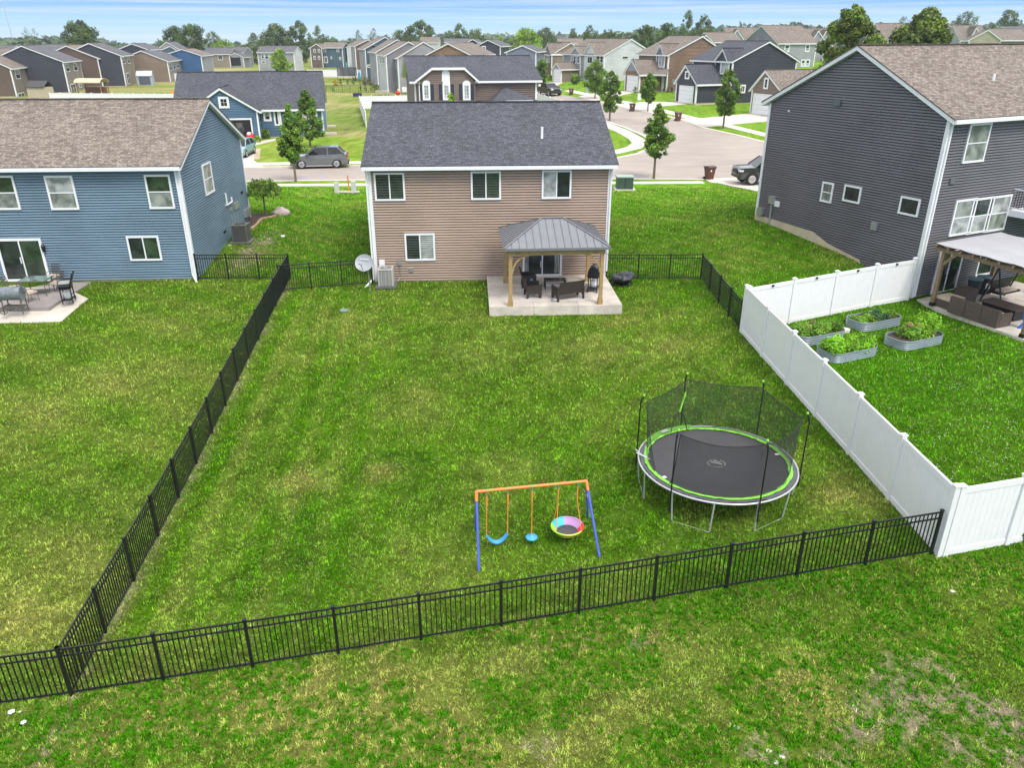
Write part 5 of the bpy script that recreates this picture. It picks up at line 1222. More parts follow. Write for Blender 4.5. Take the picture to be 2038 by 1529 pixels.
# bushes and conifers of the mid distance
def bush(label, px_, py, hpx, wpx, m=None, n=500, shape='round', name='shrub', seed=1, group=None):
    b = att(px_, py); d = b[1]*math.cos(PIT)+(CH-b[2])*math.sin(PIT); s = d/F
    return tree(label, b, hpx*s*1.05, wpx*s, shape, n, max(.07, wpx*s*.085), m or LEAF, .02, seed, name=name, cat='shrub' if name != 'conifer' else 'conifer', clumps=16, tr=.03, group=group)
CN = leafmat('cedar_leaves', (.035,.075,.045))
for i, (x, y, h, w_) in enumerate(((678,167,10,7),(692,168,10,7),(703,168,18,9),(718,181,16,7),(728,181,17,8),(739,180,18,8))):
    bush(('small dark columnar cedar, leftmost in the far garden','small dark columnar cedar, second from left in the far garden','tall grey-green cedar behind the far garden flowers','dark oval cedar in the far garden front row, left','dark oval cedar in the far garden front row, middle','dark oval cedar in the far garden front row, right')[i], x, y, h, w_, CN, 500, 'oval', 'conifer', 30+i, 'cedars in the far garden')
for i, (x, y, h, w_) in enumerate(((693,137,9,4.5),(699,137,10,4.5),(707,137,10,4),(712,137,9,4),(718,137,9,4))):
    bush('small pointed cedar in the row behind the far white fence', x, y, h, w_, CN, 260, 'cone', 'conifer', 50+i, 'row of small cedars behind the far white fence')
bush('yellow flowering shrub by the ranch garage corner, right one', 531,275,17,22, LEAFB, 700, seed=61); bush('low yellow-green shrub by the garage post of the ranch', 514,283,11,20, LEAFB, 600, seed=62)
bush('yellow daylily clump in the far garden', 668,169,9,14, leafmat('yellow_flowers',(.42,.36,.03)), 400, seed=63); bush('dark shrub in the far garden near the thin black fence', 662,181,8,8, LEAF, 300, seed=64)
bush('broad green shrub beside the far timber deck', 765,172,12,18, LEAF, 500, seed=65); bush('pale flowering hydrangea mass in the far garden', 727,167,12,20, leafmat('hydrangea',(.30,.33,.2)), 500, seed=66)
bush('grey-green hydrangea beside the cedars', 750,178,9,16, LEAFB, 400, seed=67); bush('dark red shrub by the far teal umbrella', 708,160,8,8, leafmat('plum_leaves',(.12,.04,.05)), 300, seed=68)
bush('dark spiky shrub in front of the grey and white house', 1144,167,18,26, LEAF, 900, seed=69); bush('round clipped shrub beside the brown house garage', 1266,184,11,13, LEAF, 500, seed=70)
bush('dark shrub left of the ochre house garage', 1095,160,10,14, LEAF, 500, seed=71); bush('bright shrub at the corner of the arched brown house', 1069,176,14,12, LEAFB, 500, seed=72)
bush('low shrub at the corner of the grey and white house', 1166,172,8,16, LEAF, 400, seed=73); bush('low foundation shrub beside the porch window of the blue single-storey house', 640,272,12,22, LEAF, 600, seed=74)
bush('flowering tufts along the brown house side', 1334,183,9,20, leafmat('dusty_flowers',(.28,.28,.22)), 400, seed=75); bush('yellow flowers at the dark blue house porch', 1378,206,4,12, LEAFB, 250, seed=76)
bush('dark weed at the right edge beside the white fence', 2036,1078,22,16, LEAFD, 260, seed=77)
# ---------------------------------------------------------------- near things
RAT = mat('dark_wicker', (.035,.026,.022), .6, .3, 40., bump=.5, bs=120); CUSH = mat('beige_cushion', (.50,.42,.32), .85, .08); 
def local(fn, loc, az, s=1.):
    m = MB(); fn(m); return reloc(m, loc, az, s)
# patio under the gazebo
pz = 1.52
pa = [at(967,556,pz), at(974,611.5,pz), at(1240,608.5,pz), at(1211,556,pz)]
pa = [pa[0], pa[1], pa[2], pa[3]]
er = v3(*wc.er,0); eg = v3(*wc.eg,0)
tA = float(np.dot(pa[1]-wc.w(0,0,0), er)); tB = float(np.dot(pa[2]-wc.w(0,0,0), er)); dF = float(np.dot(pa[1]-wc.w(0,0,0), eg))
SL = mat('patio_concrete', (.52,.47,.41), .85, .22, 1.6, bump=.4, bs=25)
m_ = MB(); J = 3; ww = (tB-tA)/J
for i in range(J):
    for (a, b) in ((dF, dF+2.3),(dF+2.3, -.05)): m_.ob(wc.w(tA+i*ww, a+.006, .8), er*(ww-.012), eg*(b-a-.012), v3(0,0,pz-.8))
o = m_.build('patio_slab', SL); tag(o, None, None, kind='structure')
RUG = mat('outdoor_rug', (.56,.52,.48), .95, .12, 4.)
ra = at(1035,600,pz); m_ = MB(); t0 = float(np.dot(at(1036,600,pz)-wc.w(0,0,0), er)); t1 = float(np.dot(at(1172,596,pz)-wc.w(0,0,0), er)); d0 = float(np.dot(ra-wc.w(0,0,0), eg)); 
m_.ob(wc.w(t0,d0,pz+.002), er*(t1-t0), eg*2.2, v3(0,0,.01)); o = m_.build('outdoor_rug', RUG); tag(o, 'pale outdoor rug under the wicker furniture on the patio', 'rug')
azc = math.degrees(math.atan2(er[1], er[0]))
# gazebo
MTL = mat('gazebo_metal', (.215,.22,.235), .38, .08, 2., metal=.35)
gA = at(1016,609,pz); gB = at(1194,605,pz); gw = float(np.linalg.norm((gB-gA)[:2])); G = thing('gazebo', 'timber post gazebo with grey hipped metal roof on the concrete patio', 'gazebo', gA)
ge_ = (gB-gA)/gw; ge_[2] = 0; gn = v3(-ge_[1], ge_[0], 0); gd = 3.45; hp = 2.22
def gp(a, b, c): return gA*np.array((1,1,0))+ge_*a+gn*b+v3(0,0,pz+c)
for a in (0, gw):
    for b in (0, gd):
        m_ = MB(); m_.bar(gp(a,b,0), gp(a,b,hp), .15, .15, up=gn); m_.bar(gp(a,b,0), gp(a,b,.22), .21, .21, up=gn); m_.bar(gp(a,b,.22), gp(a,b,.27), .18, .18, up=gn); m_.build('post', WOOD, G)
for b in (0, gd): m_ = MB(); m_.bar(gp(-.12,b,hp+.09), gp(gw+.12,b,hp+.09), .10, .20); m_.build('beam', WOOD, G)
for a in (0, gw): m_ = MB(); m_.bar(gp(a,.06,hp+.092), gp(a,gd-.06,hp+.092), .10, .19); m_.build('beam', WOOD, G)
for a, s in ((0,1),(gw,-1)):
    for b in (0, gd):
        m_ = MB(); pts = [gp(a+s*(.07+.82*(1-math.cos(t))), b, hp-.8+.82*math.sin(t)) for t in np.linspace(0, math.pi/2, 6)]
        for p, q in zip(pts[:-1], pts[1:]): m_.bar(p, q+(q-p)*.04, .07, .11, up=gn)
        m_.build('brace', WOOD, G)
bolts = MB()
for a in (.22,.3,.38,1.35,1.6,1.9,gw-.22,gw-.3,gw-.38): bolts.cyl(gp(a,-.05,hp+.07), gp(a,-.065,hp+.07), .02, .02, 6)
bolts.build('bolt', BLACK, G)
ov = .27; z_e = hp+.31; z_t = hp+1.12; e = [(-ov,-ov),(gw+ov,-ov),(gw+ov,gd+ov),(-ov,gd+ov)]; rx0 = gw/2-.46; rx1 = gw/2+.46; ry = gd/2
m_ = MB(); E_ = [gp(a,b,z_e) for a, b in e]; r0, r1 = gp(rx0,ry,z_t), gp(rx1,ry,z_t); u = v3(0,0,.03)
m_.add([q+u for q in E_]+[r0+u, r1+u]+[q-v3(0,0,.0) for q in E_]+[r0, r1], [(0,1,5,4),(1,2,5),(2,3,4,5),(3,0,4),(6,7,11,10),(7,8,11),(8,9,10,11),(9,6,10),(0,1,7,6),(1,2,8,7),(2,3,9,8),(3,0,6,9)])
for i in range(4): m_.bar(E_[i]-v3(0,0,.03), E_[(i+1) % 4]-v3(0,0,.03), .05, .09)
m_.build('roof', MTL, G); sm = MB()
def seam(p, q): sm.bar(p+v3(0,0,.045), q+v3(0,0,.045), .012, .03)
n_ = 14
for i in range(1, n_):
    a = -ov+(gw+2*ov)*i/n_
    if a < rx0: f = (a+ov)/(rx0+ov)
    elif a > rx1: f = (gw+ov-a)/(gw+ov-rx1)
    else: f = 1
    for b0, sgn in ((-ov,1),(gd+ov,-1)): seam(gp(a,b0,z_e), gp(a, b0+sgn*(ry+ov)*f, z_e+(z_t-z_e)*f))
for i in range(1, 12):
    b = -ov+(gd+2*ov)*i/12; f = 1-abs(b-ry)/(ry+ov)
    seam(gp(-ov,b,z_e), gp(-ov+(rx0+ov)*f,b,z_e+(z_t-z_e)*f)); seam(gp(gw+ov,b,z_e), gp(gw+ov-(gw+ov-rx1)*f,b,z_e+(z_t-z_e)*f))
sm.build('roof_seam', mat('seam_dark',(.12,.12,.13),.5), G); hp_ = MB()
for a, b in ((0,0),(1,1),(2,1),(3,0)): hp_.bar(E_[a]+u*1.6, (r0 if b == 0 else r1)+u*1.6, .07, .03)
hp_.bar(r0+u*1.8, r1+u*1.8, .1, .03); hp_.build('ridge_cap', MTL, G)
# wicker armchairs, loveseat, table
def chair_parts(T, w_, loc, az, m=RAT, cushion=None, seat=.40, dpt=.68):
    def mk(fn, nm, mm): local(fn, loc, az).build(nm, mm, T)
    mk(lambda m: m.box((0,0,seat-.05),(w_-.1,dpt-.1,.10)), 'seat', m)
    def back(m):
        o = np.array((-w_/2+.06, dpt/2-.12, seat-.1)); m.ob(o, (w_-.12,0,0), (0,.06,0), (0,.16,.58))
    mk(back, 'backrest', m)
    for s in (-1, 1):
        def arm(m, s=s):
            x = s*(w_/2-.035); m.prism([(x-.03,-dpt/2,0),(x-.03,-dpt/2+.12,0),(x-.03,-dpt/2+.16,.22),(x-.03,dpt/2-.14,.22),(x-.03,dpt/2-.08,0),(x-.03,dpt/2+.0,0),(x-.03,dpt/2-.02,seat+.2),(x-.03,-dpt/2,seat+.22)], (.06,0,0))
        mk(arm, 'armrest', m)
    if cushion: mk(lambda m: m.box((0,-.04,seat+.045),(w_-.16,dpt-.2,.09)), 'cushion', cushion)
p = at(1063,596,pz); T = thing('wicker_armchair', 'dark wicker armchair nearer the front edge of the patio, under the gazebo', 'armchair', p, group='wicker armchairs'); chair_parts(T, .72, at(1060,590,pz), 100)
p = at(1052,570,pz); T = thing('wicker_armchair', 'dark wicker armchair with blue item, behind the other armchair near the patio door', 'armchair', p, group='wicker armchairs'); chair_parts(T, .72, p, 92)
q = at(1056,560,pz+.75); m_ = MB(); m_.sph(at(1058,558,pz+.6), (.07,.07,.1), 8); o = m_.build('blue_cup', mat('blue_plastic',(.04,.25,.5),.4)); tag(o, 'small bright blue item on the rear wicker armchair', 'cup')
p = at(1130,594,pz); T = thing('wicker_loveseat', 'two-seat dark wicker loveseat turned at an angle on the patio', 'loveseat', p); chair_parts(T, 1.3, p, 203)
p = at(1104,574,pz); T = thing('coffee_table', 'black coffee table with white shelf between the wicker seats', 'table', p)
local(lambda m: m.box((0,0,.42),(.98,.5,.03)), p, azc).build('tabletop', glassmat('table_glass',(.02,.025,.025)), T); local(lambda m: m.box((0,0,.2),(.86,.42,.03)), p, azc).build('shelf', WHITE, T)
for a, b in ((-.46,-.22),(.46,-.22),(-.46,.22),(.46,.22)): local(lambda m: m.box((a,b,.2),(.05,.05,.41)), p, azc).build('leg', RAT, T)
p = at(1104,600,pz); m_ = MB(); m_.lathe(p, [(.09,0),(.13,.04),(.14,.12),(.12,.14),(.1,.1)], 14); o = m_.build('metal_bowl', GALV); tag(o, 'small metal bowl on the patio in front of the loveseat', 'bowl')
# gas grill with propane tank
def grill(label, loc, az, lidc, name='gas_grill', tank=True, open_=False):
    T = thing(name, label, 'grill', loc, az)
    lm = mat('grill_black', (.012,.012,.014), .35, .2)
    def w_(fn, nm, mm): local(fn, loc, az).build(nm, mm, T)
    w_(lambda m: (m.box((0,0,.78),(.62,.48,.22)), m.box((0,0,.66),(.5,.4,.06))), 'firebox', lm)
    if open_:
        w_(lambda m: m.ob((-.31,.22,.9),(.62,0,0),(0,.06,0),(0,.16,.42)), 'lid', lm); w_(lambda m: m.box((0,0,.9),(.58,.44,.02)), 'grate', mat('grate',(.3,.3,.28),.6))
    else:
        def lid(m):
            pr = [(-.31,.24*math.cos(t),.89+.3*math.sin(t)) for t in np.linspace(0, math.pi, 9)]; m.prism(pr, (.62,0,0))
        w_(lid, 'lid', lidc)
        def hn(m): m.cyl((-.2,-.27,1.0),(.2,-.27,1.0),.018,.018,8); m.box((-.2,-.25,1.0),(.02,.05,.02)); m.box((.2,-.25,1.0),(.02,.05,.02))
        w_(hn, 'handle', GALV)
    for s in (-1, 1): w_(lambda m: (m.box((s*.5,0,.86),(.36,.44,.035))), 'side_shelf', lm)
    for a in (-.3,.3):
        for b in (-.2,.2): w_(lambda m: m.box((a,b,.36),(.045,.045,.7)), 'leg', lm)
    w_(lambda m: m.box((0,0,.15),(.6,.4,.03)), 'bottom_shelf', lm)
    for s in (-1,): 
        for b in (-.22,.22): w_(lambda m: m.cyl((s*.34,b-.02,.09),(s*.34,b+.02,.09),.09,.09,14), 'wheel', lm)
    if tank: w_(lambda m: (m.lathe((0,0,.17),[(.1,0),(.15,.03),(.155,.25),(.12,.33),(.05,.36)],16), m.lathe((0,0,.53),[(.07,0),(.07,.08)],10)), 'propane_tank', WHITE)
    return T
grill('black gas grill with closed lid and white propane tank under the gazebo', at(1181,578,pz), 75, mat('grill_lid',(.02,.02,.024),.3))
# covered round fire pit
p = att(1238,566); T = thing('fire_pit', 'round black covered fire pit on the grass beside the patio', 'fire pit', p); BC = mat('vinyl_cover', (.035,.037,.046), .35, .3, 6., bump=.8, bs=12)
m_ = MB(); m_.lathe(p, [(.50,.40),(.53,.36),(.36,.10),(.34,.08)], 26); m_.build('fire_bowl', BLACK, T)
rs_ = np.random.RandomState(2); m_ = MB(); n_ = 30; vs = []
for r_, zz in ((.56,.33),(.57,.41),(.42,.45),(.2,.44),(.0,.43)):
    for i in range(n_): t = 2*math.pi*i/n_; k = 1+.05*rs_.randn(); vs.append(p+v3(r_*k*math.cos(t), r_*k*math.sin(t), zz+.03*rs_.randn()+(.10*max(0,math.cos(t-.3)) if r_ > .4 else 0)))
m_.add(vs, [(k*n_+i, k*n_+(i+1) % n_, (k+1)*n_+(i+1) % n_, (k+1)*n_+i) for k in range(4) for i in range(n_)], 0, True); m_.build('cover', BC, T)
m_ = MB(); 
for i in range(26): a, b = 2*math.pi*i/26, 2*math.pi*(i+1)/26; m_.cyl(p+v3(.5*math.cos(a),.5*math.sin(a),.05), p+v3(.5*math.cos(b),.5*math.sin(b),.05), .022, .022, 6)
m_.build('base_ring', BLACK, T)
for i in range(4): a = i*math.pi/2+.5; m_ = MB(); m_.bar(p+v3(.49*math.cos(a),.49*math.sin(a),.03), p+v3(.40*math.cos(a),.40*math.sin(a),.3), .05, .05); m_.build('leg', BLACK, T)
# air conditioners
def aircon(label, loc, az, s=.68, h=.74, col=(.34,.33,.31), body=(.20,.19,.18)):
    T = thing('air_conditioner', label, 'air conditioner', loc, az)
    g1 = mat('ac_louver%d' % int(col[0]*100), col, .5, .05); g2 = mat('ac_coil%d' % int(body[0]*100), body, .7, .1)
    def w_(fn, nm, mm): local(fn, loc, az).build(nm, mm, T)
    w_(lambda m: m.box((0,0,.04),(s+.3,s+.25,.09)), 'pad', mat('dark_pad',(.12,.115,.11),.8))
    w_(lambda m: m.box((0,0,.09+h/2),(s-.04,s-.04,h-.04)), 'coil', g2)
    def lv(m):
        for k in range(15):
            z = .12+(h-.1)*k/14
            m.box((0,-s/2,z),(s-.06,.016,.018)); m.box((0,s/2,z),(s-.06,.016,.018)); m.box((-s/2,0,z),(.016,s-.06,.018)); m.box((s/2,0,z),(.016,s-.06,.018))
        for a in (-1,1):
            for b in (-1,1): m.box((a*(s/2-.02),b*(s/2-.02),.09+h/2),(.06,.06,h))
        for q in (-.18,.0,.18):
            m.box((q,-s/2-.006,.09+h/2),(.02,.014,h)); m.box((q,s/2+.006,.09+h/2),(.02,.014,h)); m.box((-s/2-.006,q,.09+h/2),(.014,.02,h)); m.box((s/2+.006,q,.09+h/2),(.014,.02,h))
    w_(lv, 'louver', g1); w_(lambda m: (m.box((0,0,.09+h+.02),(s+.02,s+.02,.045))), 'top_cover', g1)
    def fan(m):
        m.lathe((0,0,.09+h+.045),[(.0,.0),(.27,.0)],24,sm=False)
    w_(fan, 'fan_opening', BLACK)
    def gr(m):
        for r_ in (.06,.12,.18,.24,.28):
            for i in range(20): a, b = 2*math.pi*i/20, 2*math.pi*(i+1)/20; m.bar((r_*math.cos(a),r_*math.sin(a),.09+h+.06),(r_*math.cos(b),r_*math.sin(b),.09+h+.06),.012,.012)
        for i in range(6): a = math.pi*i/3; m.bar((0,0,.09+h+.07),(.28*math.cos(a),.28*math.sin(a),.09+h+.06),.014,.014)
    w_(gr, 'fan_guard', g1)
aircon('pale grey air conditioner unit against the taupe house wall', v3(*att(770,570)[:2], 1.3), azc, col=(.42,.41,.39), body=(.22,.21,.2))
lac = att(483,481); aircon('dark grey air conditioner unit beside the blue house side wall', lac, 3, s=.8, h=.85, col=(.12,.12,.11), body=(.07,.07,.065))
# satellite dish
p = att(738,583); T = thing('satellite_dish', 'grey satellite dish on a thin pole by the taupe house corner', 'satellite dish', p); DG = mat('dish_grey', (.34,.35,.38), .45, .04)
m_ = MB(); top = p+v3(-.05,0,1.18); m_.cyl(p-v3(0,0,.1), top, .028, .028, 8); m_.build('pole', GALV, T)
nd = np.array((-.25,-.85,.45)); nd /= np.linalg.norm(nd); a_ = np.cross(nd, (0,0,1)); a_ /= np.linalg.norm(a_); b_ = np.cross(a_, nd); dc = top+v3(-.12,.05,.22); vs = []; m_ = MB(); RR = (0,.12,.24,.34,.42,.44)
for r_ in RR:
    for i in range(26): t = 2*math.pi*i/26; vs.append(dc+a_*r_*math.cos(t)*1.02+b_*r_*math.sin(t)*.9+nd*(r_*r_*.55))
m_.add(vs, [(k*26+i, k*26+(i+1) % 26, (k+1)*26+(i+1) % 26, (k+1)*26+i) for k in range(5) for i in range(26)], 0, True)
m_.add([v-nd*.02 for v in vs], [(k*26+i, (k+1)*26+i, (k+1)*26+(i+1) % 26, k*26+(i+1) % 26) for k in range(5) for i in range(26)], 0, True); m_.build('dish', DG, T)
m_ = MB(); f_ = dc+nd*.42-b_*.14; m_.bar(dc-b_*.38, f_, .03, .03); m_.bar(f_, f_-nd*.1, .07, .07); m_.bar(f_, f_+a_*.1, .05, .05); m_.build('feed_arm', GALV, T)
m_ = MB()
for k, (dx_, wd) in enumerate(((-.2,.05),(-.11,.03),(-.06,.03),(-.01,.02),(.04,.03),(.09,.02),(.14,.03),(.19,.03))):
    m_.bar(dc+nd*.09+b_*.16+a_*(dx_-.5*wd)*-1, dc+nd*.09+b_*.16+a_*(dx_+.3*wd)*-1, .02, .045, up=b_)
m_.build('lettering', WHITE, T)
# green lid, drain, lawn bits
p = att(685,619); m_ = MB(); m_.lathe(p+v3(0,0,.01), [(.20,0),(.20,.04),(.17,.05),(.0,.05)], 20); o = m_.build('drain_cover', mat('teal_plastic',(.13,.22,.19),.7)); tag(o, 'round teal green drain cover set in the lawn', 'drain cover')
p = att(563,471); m_ = MB(); m_.lathe(p, [(.12,0),(.12,.07),(0,.075)], 14); o = m_.build('cleanout_cap', WHITE); tag(o, 'small round white cap in the lawn between the houses', 'pipe cap')
for i, (x, y, s) in enumerate(((24,1421,.055),(48,1442,.045),(41,1421,.02))):
    p = att(x, y); m_ = MB(); m_.sph(p+v3(0,0,.05), (s,s,s*.5), 8)
    for k in range(6): m_.sph(p+v3(s*.8*math.cos(k),s*.8*math.sin(k),.05), (s*.5,s*.5,s*.3), 6)
    m_.build('flower_tmp', WHITE); o = bpy.data.objects['flower_tmp']; o.name = 'white_flower'; tag(o, ('largest white wildflower head in the grass at the lower left','white wildflower head just below the largest one','tiny white wildflower beside the largest one')[i], 'flower')
# rocks
rkm = mat('pale_stone', (.50,.45,.38), .9, .2, 6., bump=.8)
def rock(label, p, r, name='rock', seed=1, m=rkm):
    rs = np.random.RandomState(seed); b = MB(); b.sph(p+v3(0,0,r[2]*.5), r, 14); ph = rs.rand(6)*6; b.v = [tuple(p+(np.array(v)-p)*(1+.22*math.sin(3*(v[0]-p[0])/r[0]+ph[0])*math.cos(2.5*(v[1]-p[1])/r[1]+ph[1])+.12*math.sin(6*(v[0]-p[0])/r[0]+ph[2]+4*(v[1]-p[1])/r[1]))) for v in b.v]; o = b.build(name, m); return tag(o, label, 'rock')
rock('large pinkish boulder beside the weeping tree bed', att(560,428), (.52,.32,.30), 'boulder', 3, mat('pink_stone',(.50,.40,.38),.9,.15,5.,bump=.6))
for i, (x, y, s, lab) in enumerate(((1530,1496,.05,'pale pebble at the left of the little heap at the bottom of the foreground'),(1556,1508,.06,'largest pale stone of the little heap at the bottom of the foreground'),(1545,1520,.05,'pale stone at the very bottom edge of the foreground'),(1895,1178,.06,'pale stone in the grass near the white fence'),(1466,1449,.06,'single pale stone in the foreground grass'),(457,489,.10,'small stone at the foot of the dark air conditioner'))):
    rock(lab, att(x, y), (s*1.1, s*.8, s*.35), 'rock', 10+i)
# mulch bed with edging
bed = PX((499,428),(520,425),(551,427),(549,431),(530,434),(516,440),(512,447),(499,455),(480,458),(486,448))
MUL = mat('mulch', (.055,.030,.022), .95, .4, 25., bump=1., bs=40); sheet('mulch_bed', bed, MUL, .035, step=1.); EXCL.append(bed)
T = thing('garden_edging', 'curved brick edging round the mulch bed by the blue house', 'edging', att(520,440)); m_ = MB(); ed = [att(*q) for q in ((499,456),(508,451),(513,446),(516,441),(523,436),(532,434),(543,432),(551,429))]
for a, b in zip(ed[:-1], ed[1:]):
    L = np.linalg.norm(b-a); k = max(1, int(L/.3))
    for j in range(k): m_.bar(a+(b-a)*(j+.05)/k+v3(0,0,.04), a+(b-a)*(j+.9)/k+v3(0,0,.04), .12, .1)
m_.build('edging_brick', mat('edging_brick',(.42,.27,.18),.9,.2), T)
# transformer, utility pedestal
p = att(1242,377); T = thing('transformer_box', 'green utility transformer box with pale lid on the lawn by the sidewalk', 'utility box', p)
GRN = mat('utility_green', (.045,.085,.065), .6, .15); local(lambda m: m.box((0,0,.04),(1.5,1.2,.1)), p, 0).build('pad', WALK, T); local(lambda m: m.box((0,0,.5),(1.15,.95,.82)), p, 0).build('cabinet', GRN, T); local(lambda m: m.box((0,0,.94),(1.25,1.05,.08)), p, 0).build('lid', mat('pale_green',(.30,.38,.34),.6), T)
local(lambda m: m.box((0,-.49,.5),(.02,.02,.8)), p, 0).build('door_seam', BLACK, T)
p = att(692,385); T = thing('utility_pedestal', 'white utility pedestals on a frame with an orange marker post in the front lawn', 'utility box', p)
local(lambda m: m.box((0,0,.12),(1.7,.18,.12)), p, 0).build('frame', WALK, T)
for x, h_ in ((-.75,.75),(.45,.85)): local(lambda m: m.box((x,.05,h_/2),(.3,.24,h_)), p, 0).build('cabinet', mat('pedestal_grey',(.52,.54,.53),.6,.05), T)
local(lambda m: m.box((.1,0,.6),(.09,.05,1.3)), p, 0).build('marker_post', mat('marker_orange',(.65,.24,.06),.6,.05), T)
p = att(1283,352);
# wheelie bins
BINM = mat('bin_brown', (.115,.045,.028), .5, .2, 6.); BIND = mat('bin_lid_brown', (.07,.035,.028), .5, .15)
def bin_(label, px_, py, az, lid=None, h=1.08, col=None, liftlid=0.):
    p = att(px_, py); T = thing('wheeled_bin', label, 'bin', p, az, 'brown wheeled bins put out at the kerbs')
    def w_(fn, nm, mm): local(fn, p, az).build(nm, mm, T)
    def body(m):
        a, b = .23, .32; c = .86; vs = [(-a,-a,.06),(a,-a,.06),(a,a,.06),(-a,a,.06),(-b,-b,h*c),(b,-b,h*c),(b,b,h*c),(-b,b,h*c)]; m.add(vs, [(0,1,5,4),(1,2,6,5),(2,3,7,6),(3,0,4,7),(3,2,1,0),(4,5,6,7)])
        m.box((0,0,h*.8),(.68,.68,.05)); m.box((0,-.29,h*.45),(.3,.03,.5)) 
    w_(body, 'body', col or BINM)
    def ld(m): m.prism([(-.36,-.38,h*.865),(-.36,.38,h*.865),(-.36,.34,h*.93),(-.36,0,h*.97),(-.36,-.34,h*.93)], (.72,0,0))
    w_(ld, 'lid', lid or BIND)
    for s in (-1,1): w_(lambda m: m.cyl((s*.26,.27,.12),(s*.31,.27,.12),.12,.12,14), 'wheel', BLACK)
    w_(lambda m: m.cyl((-.25,.4,h*.84),(.25,.4,h*.84),.02,.02,6), 'handle', BLACK)
    w_(lambda m: m.box((-.12,-.325,h*.66),(.1,.012,.14)), 'sticker', WHITE)
    return T
bin_('brown wheeled bin at the kerb left of the dark truck', 1411,357.5, 25)
bin_('brown wheeled bin at the kerb beneath the dark blue-grey house lawn', 1349,241, 15)
bin_('brown wheeled bin at the kerb in front of the brown two-storey house', 1258,221.5, 10)
bin_('brown wheeled bin with bright yellow lid in front of the dark blue garage door', 1362,205, 20, lid=mat('bin_yellow',(.65,.55,.03),.5,.05))
bin_('small brown bin by the road near the small street tree, right one', 1137,188.5, 10); bin_('small brown bin by the dark pickup, left one', 1108.5,183.5, 40)
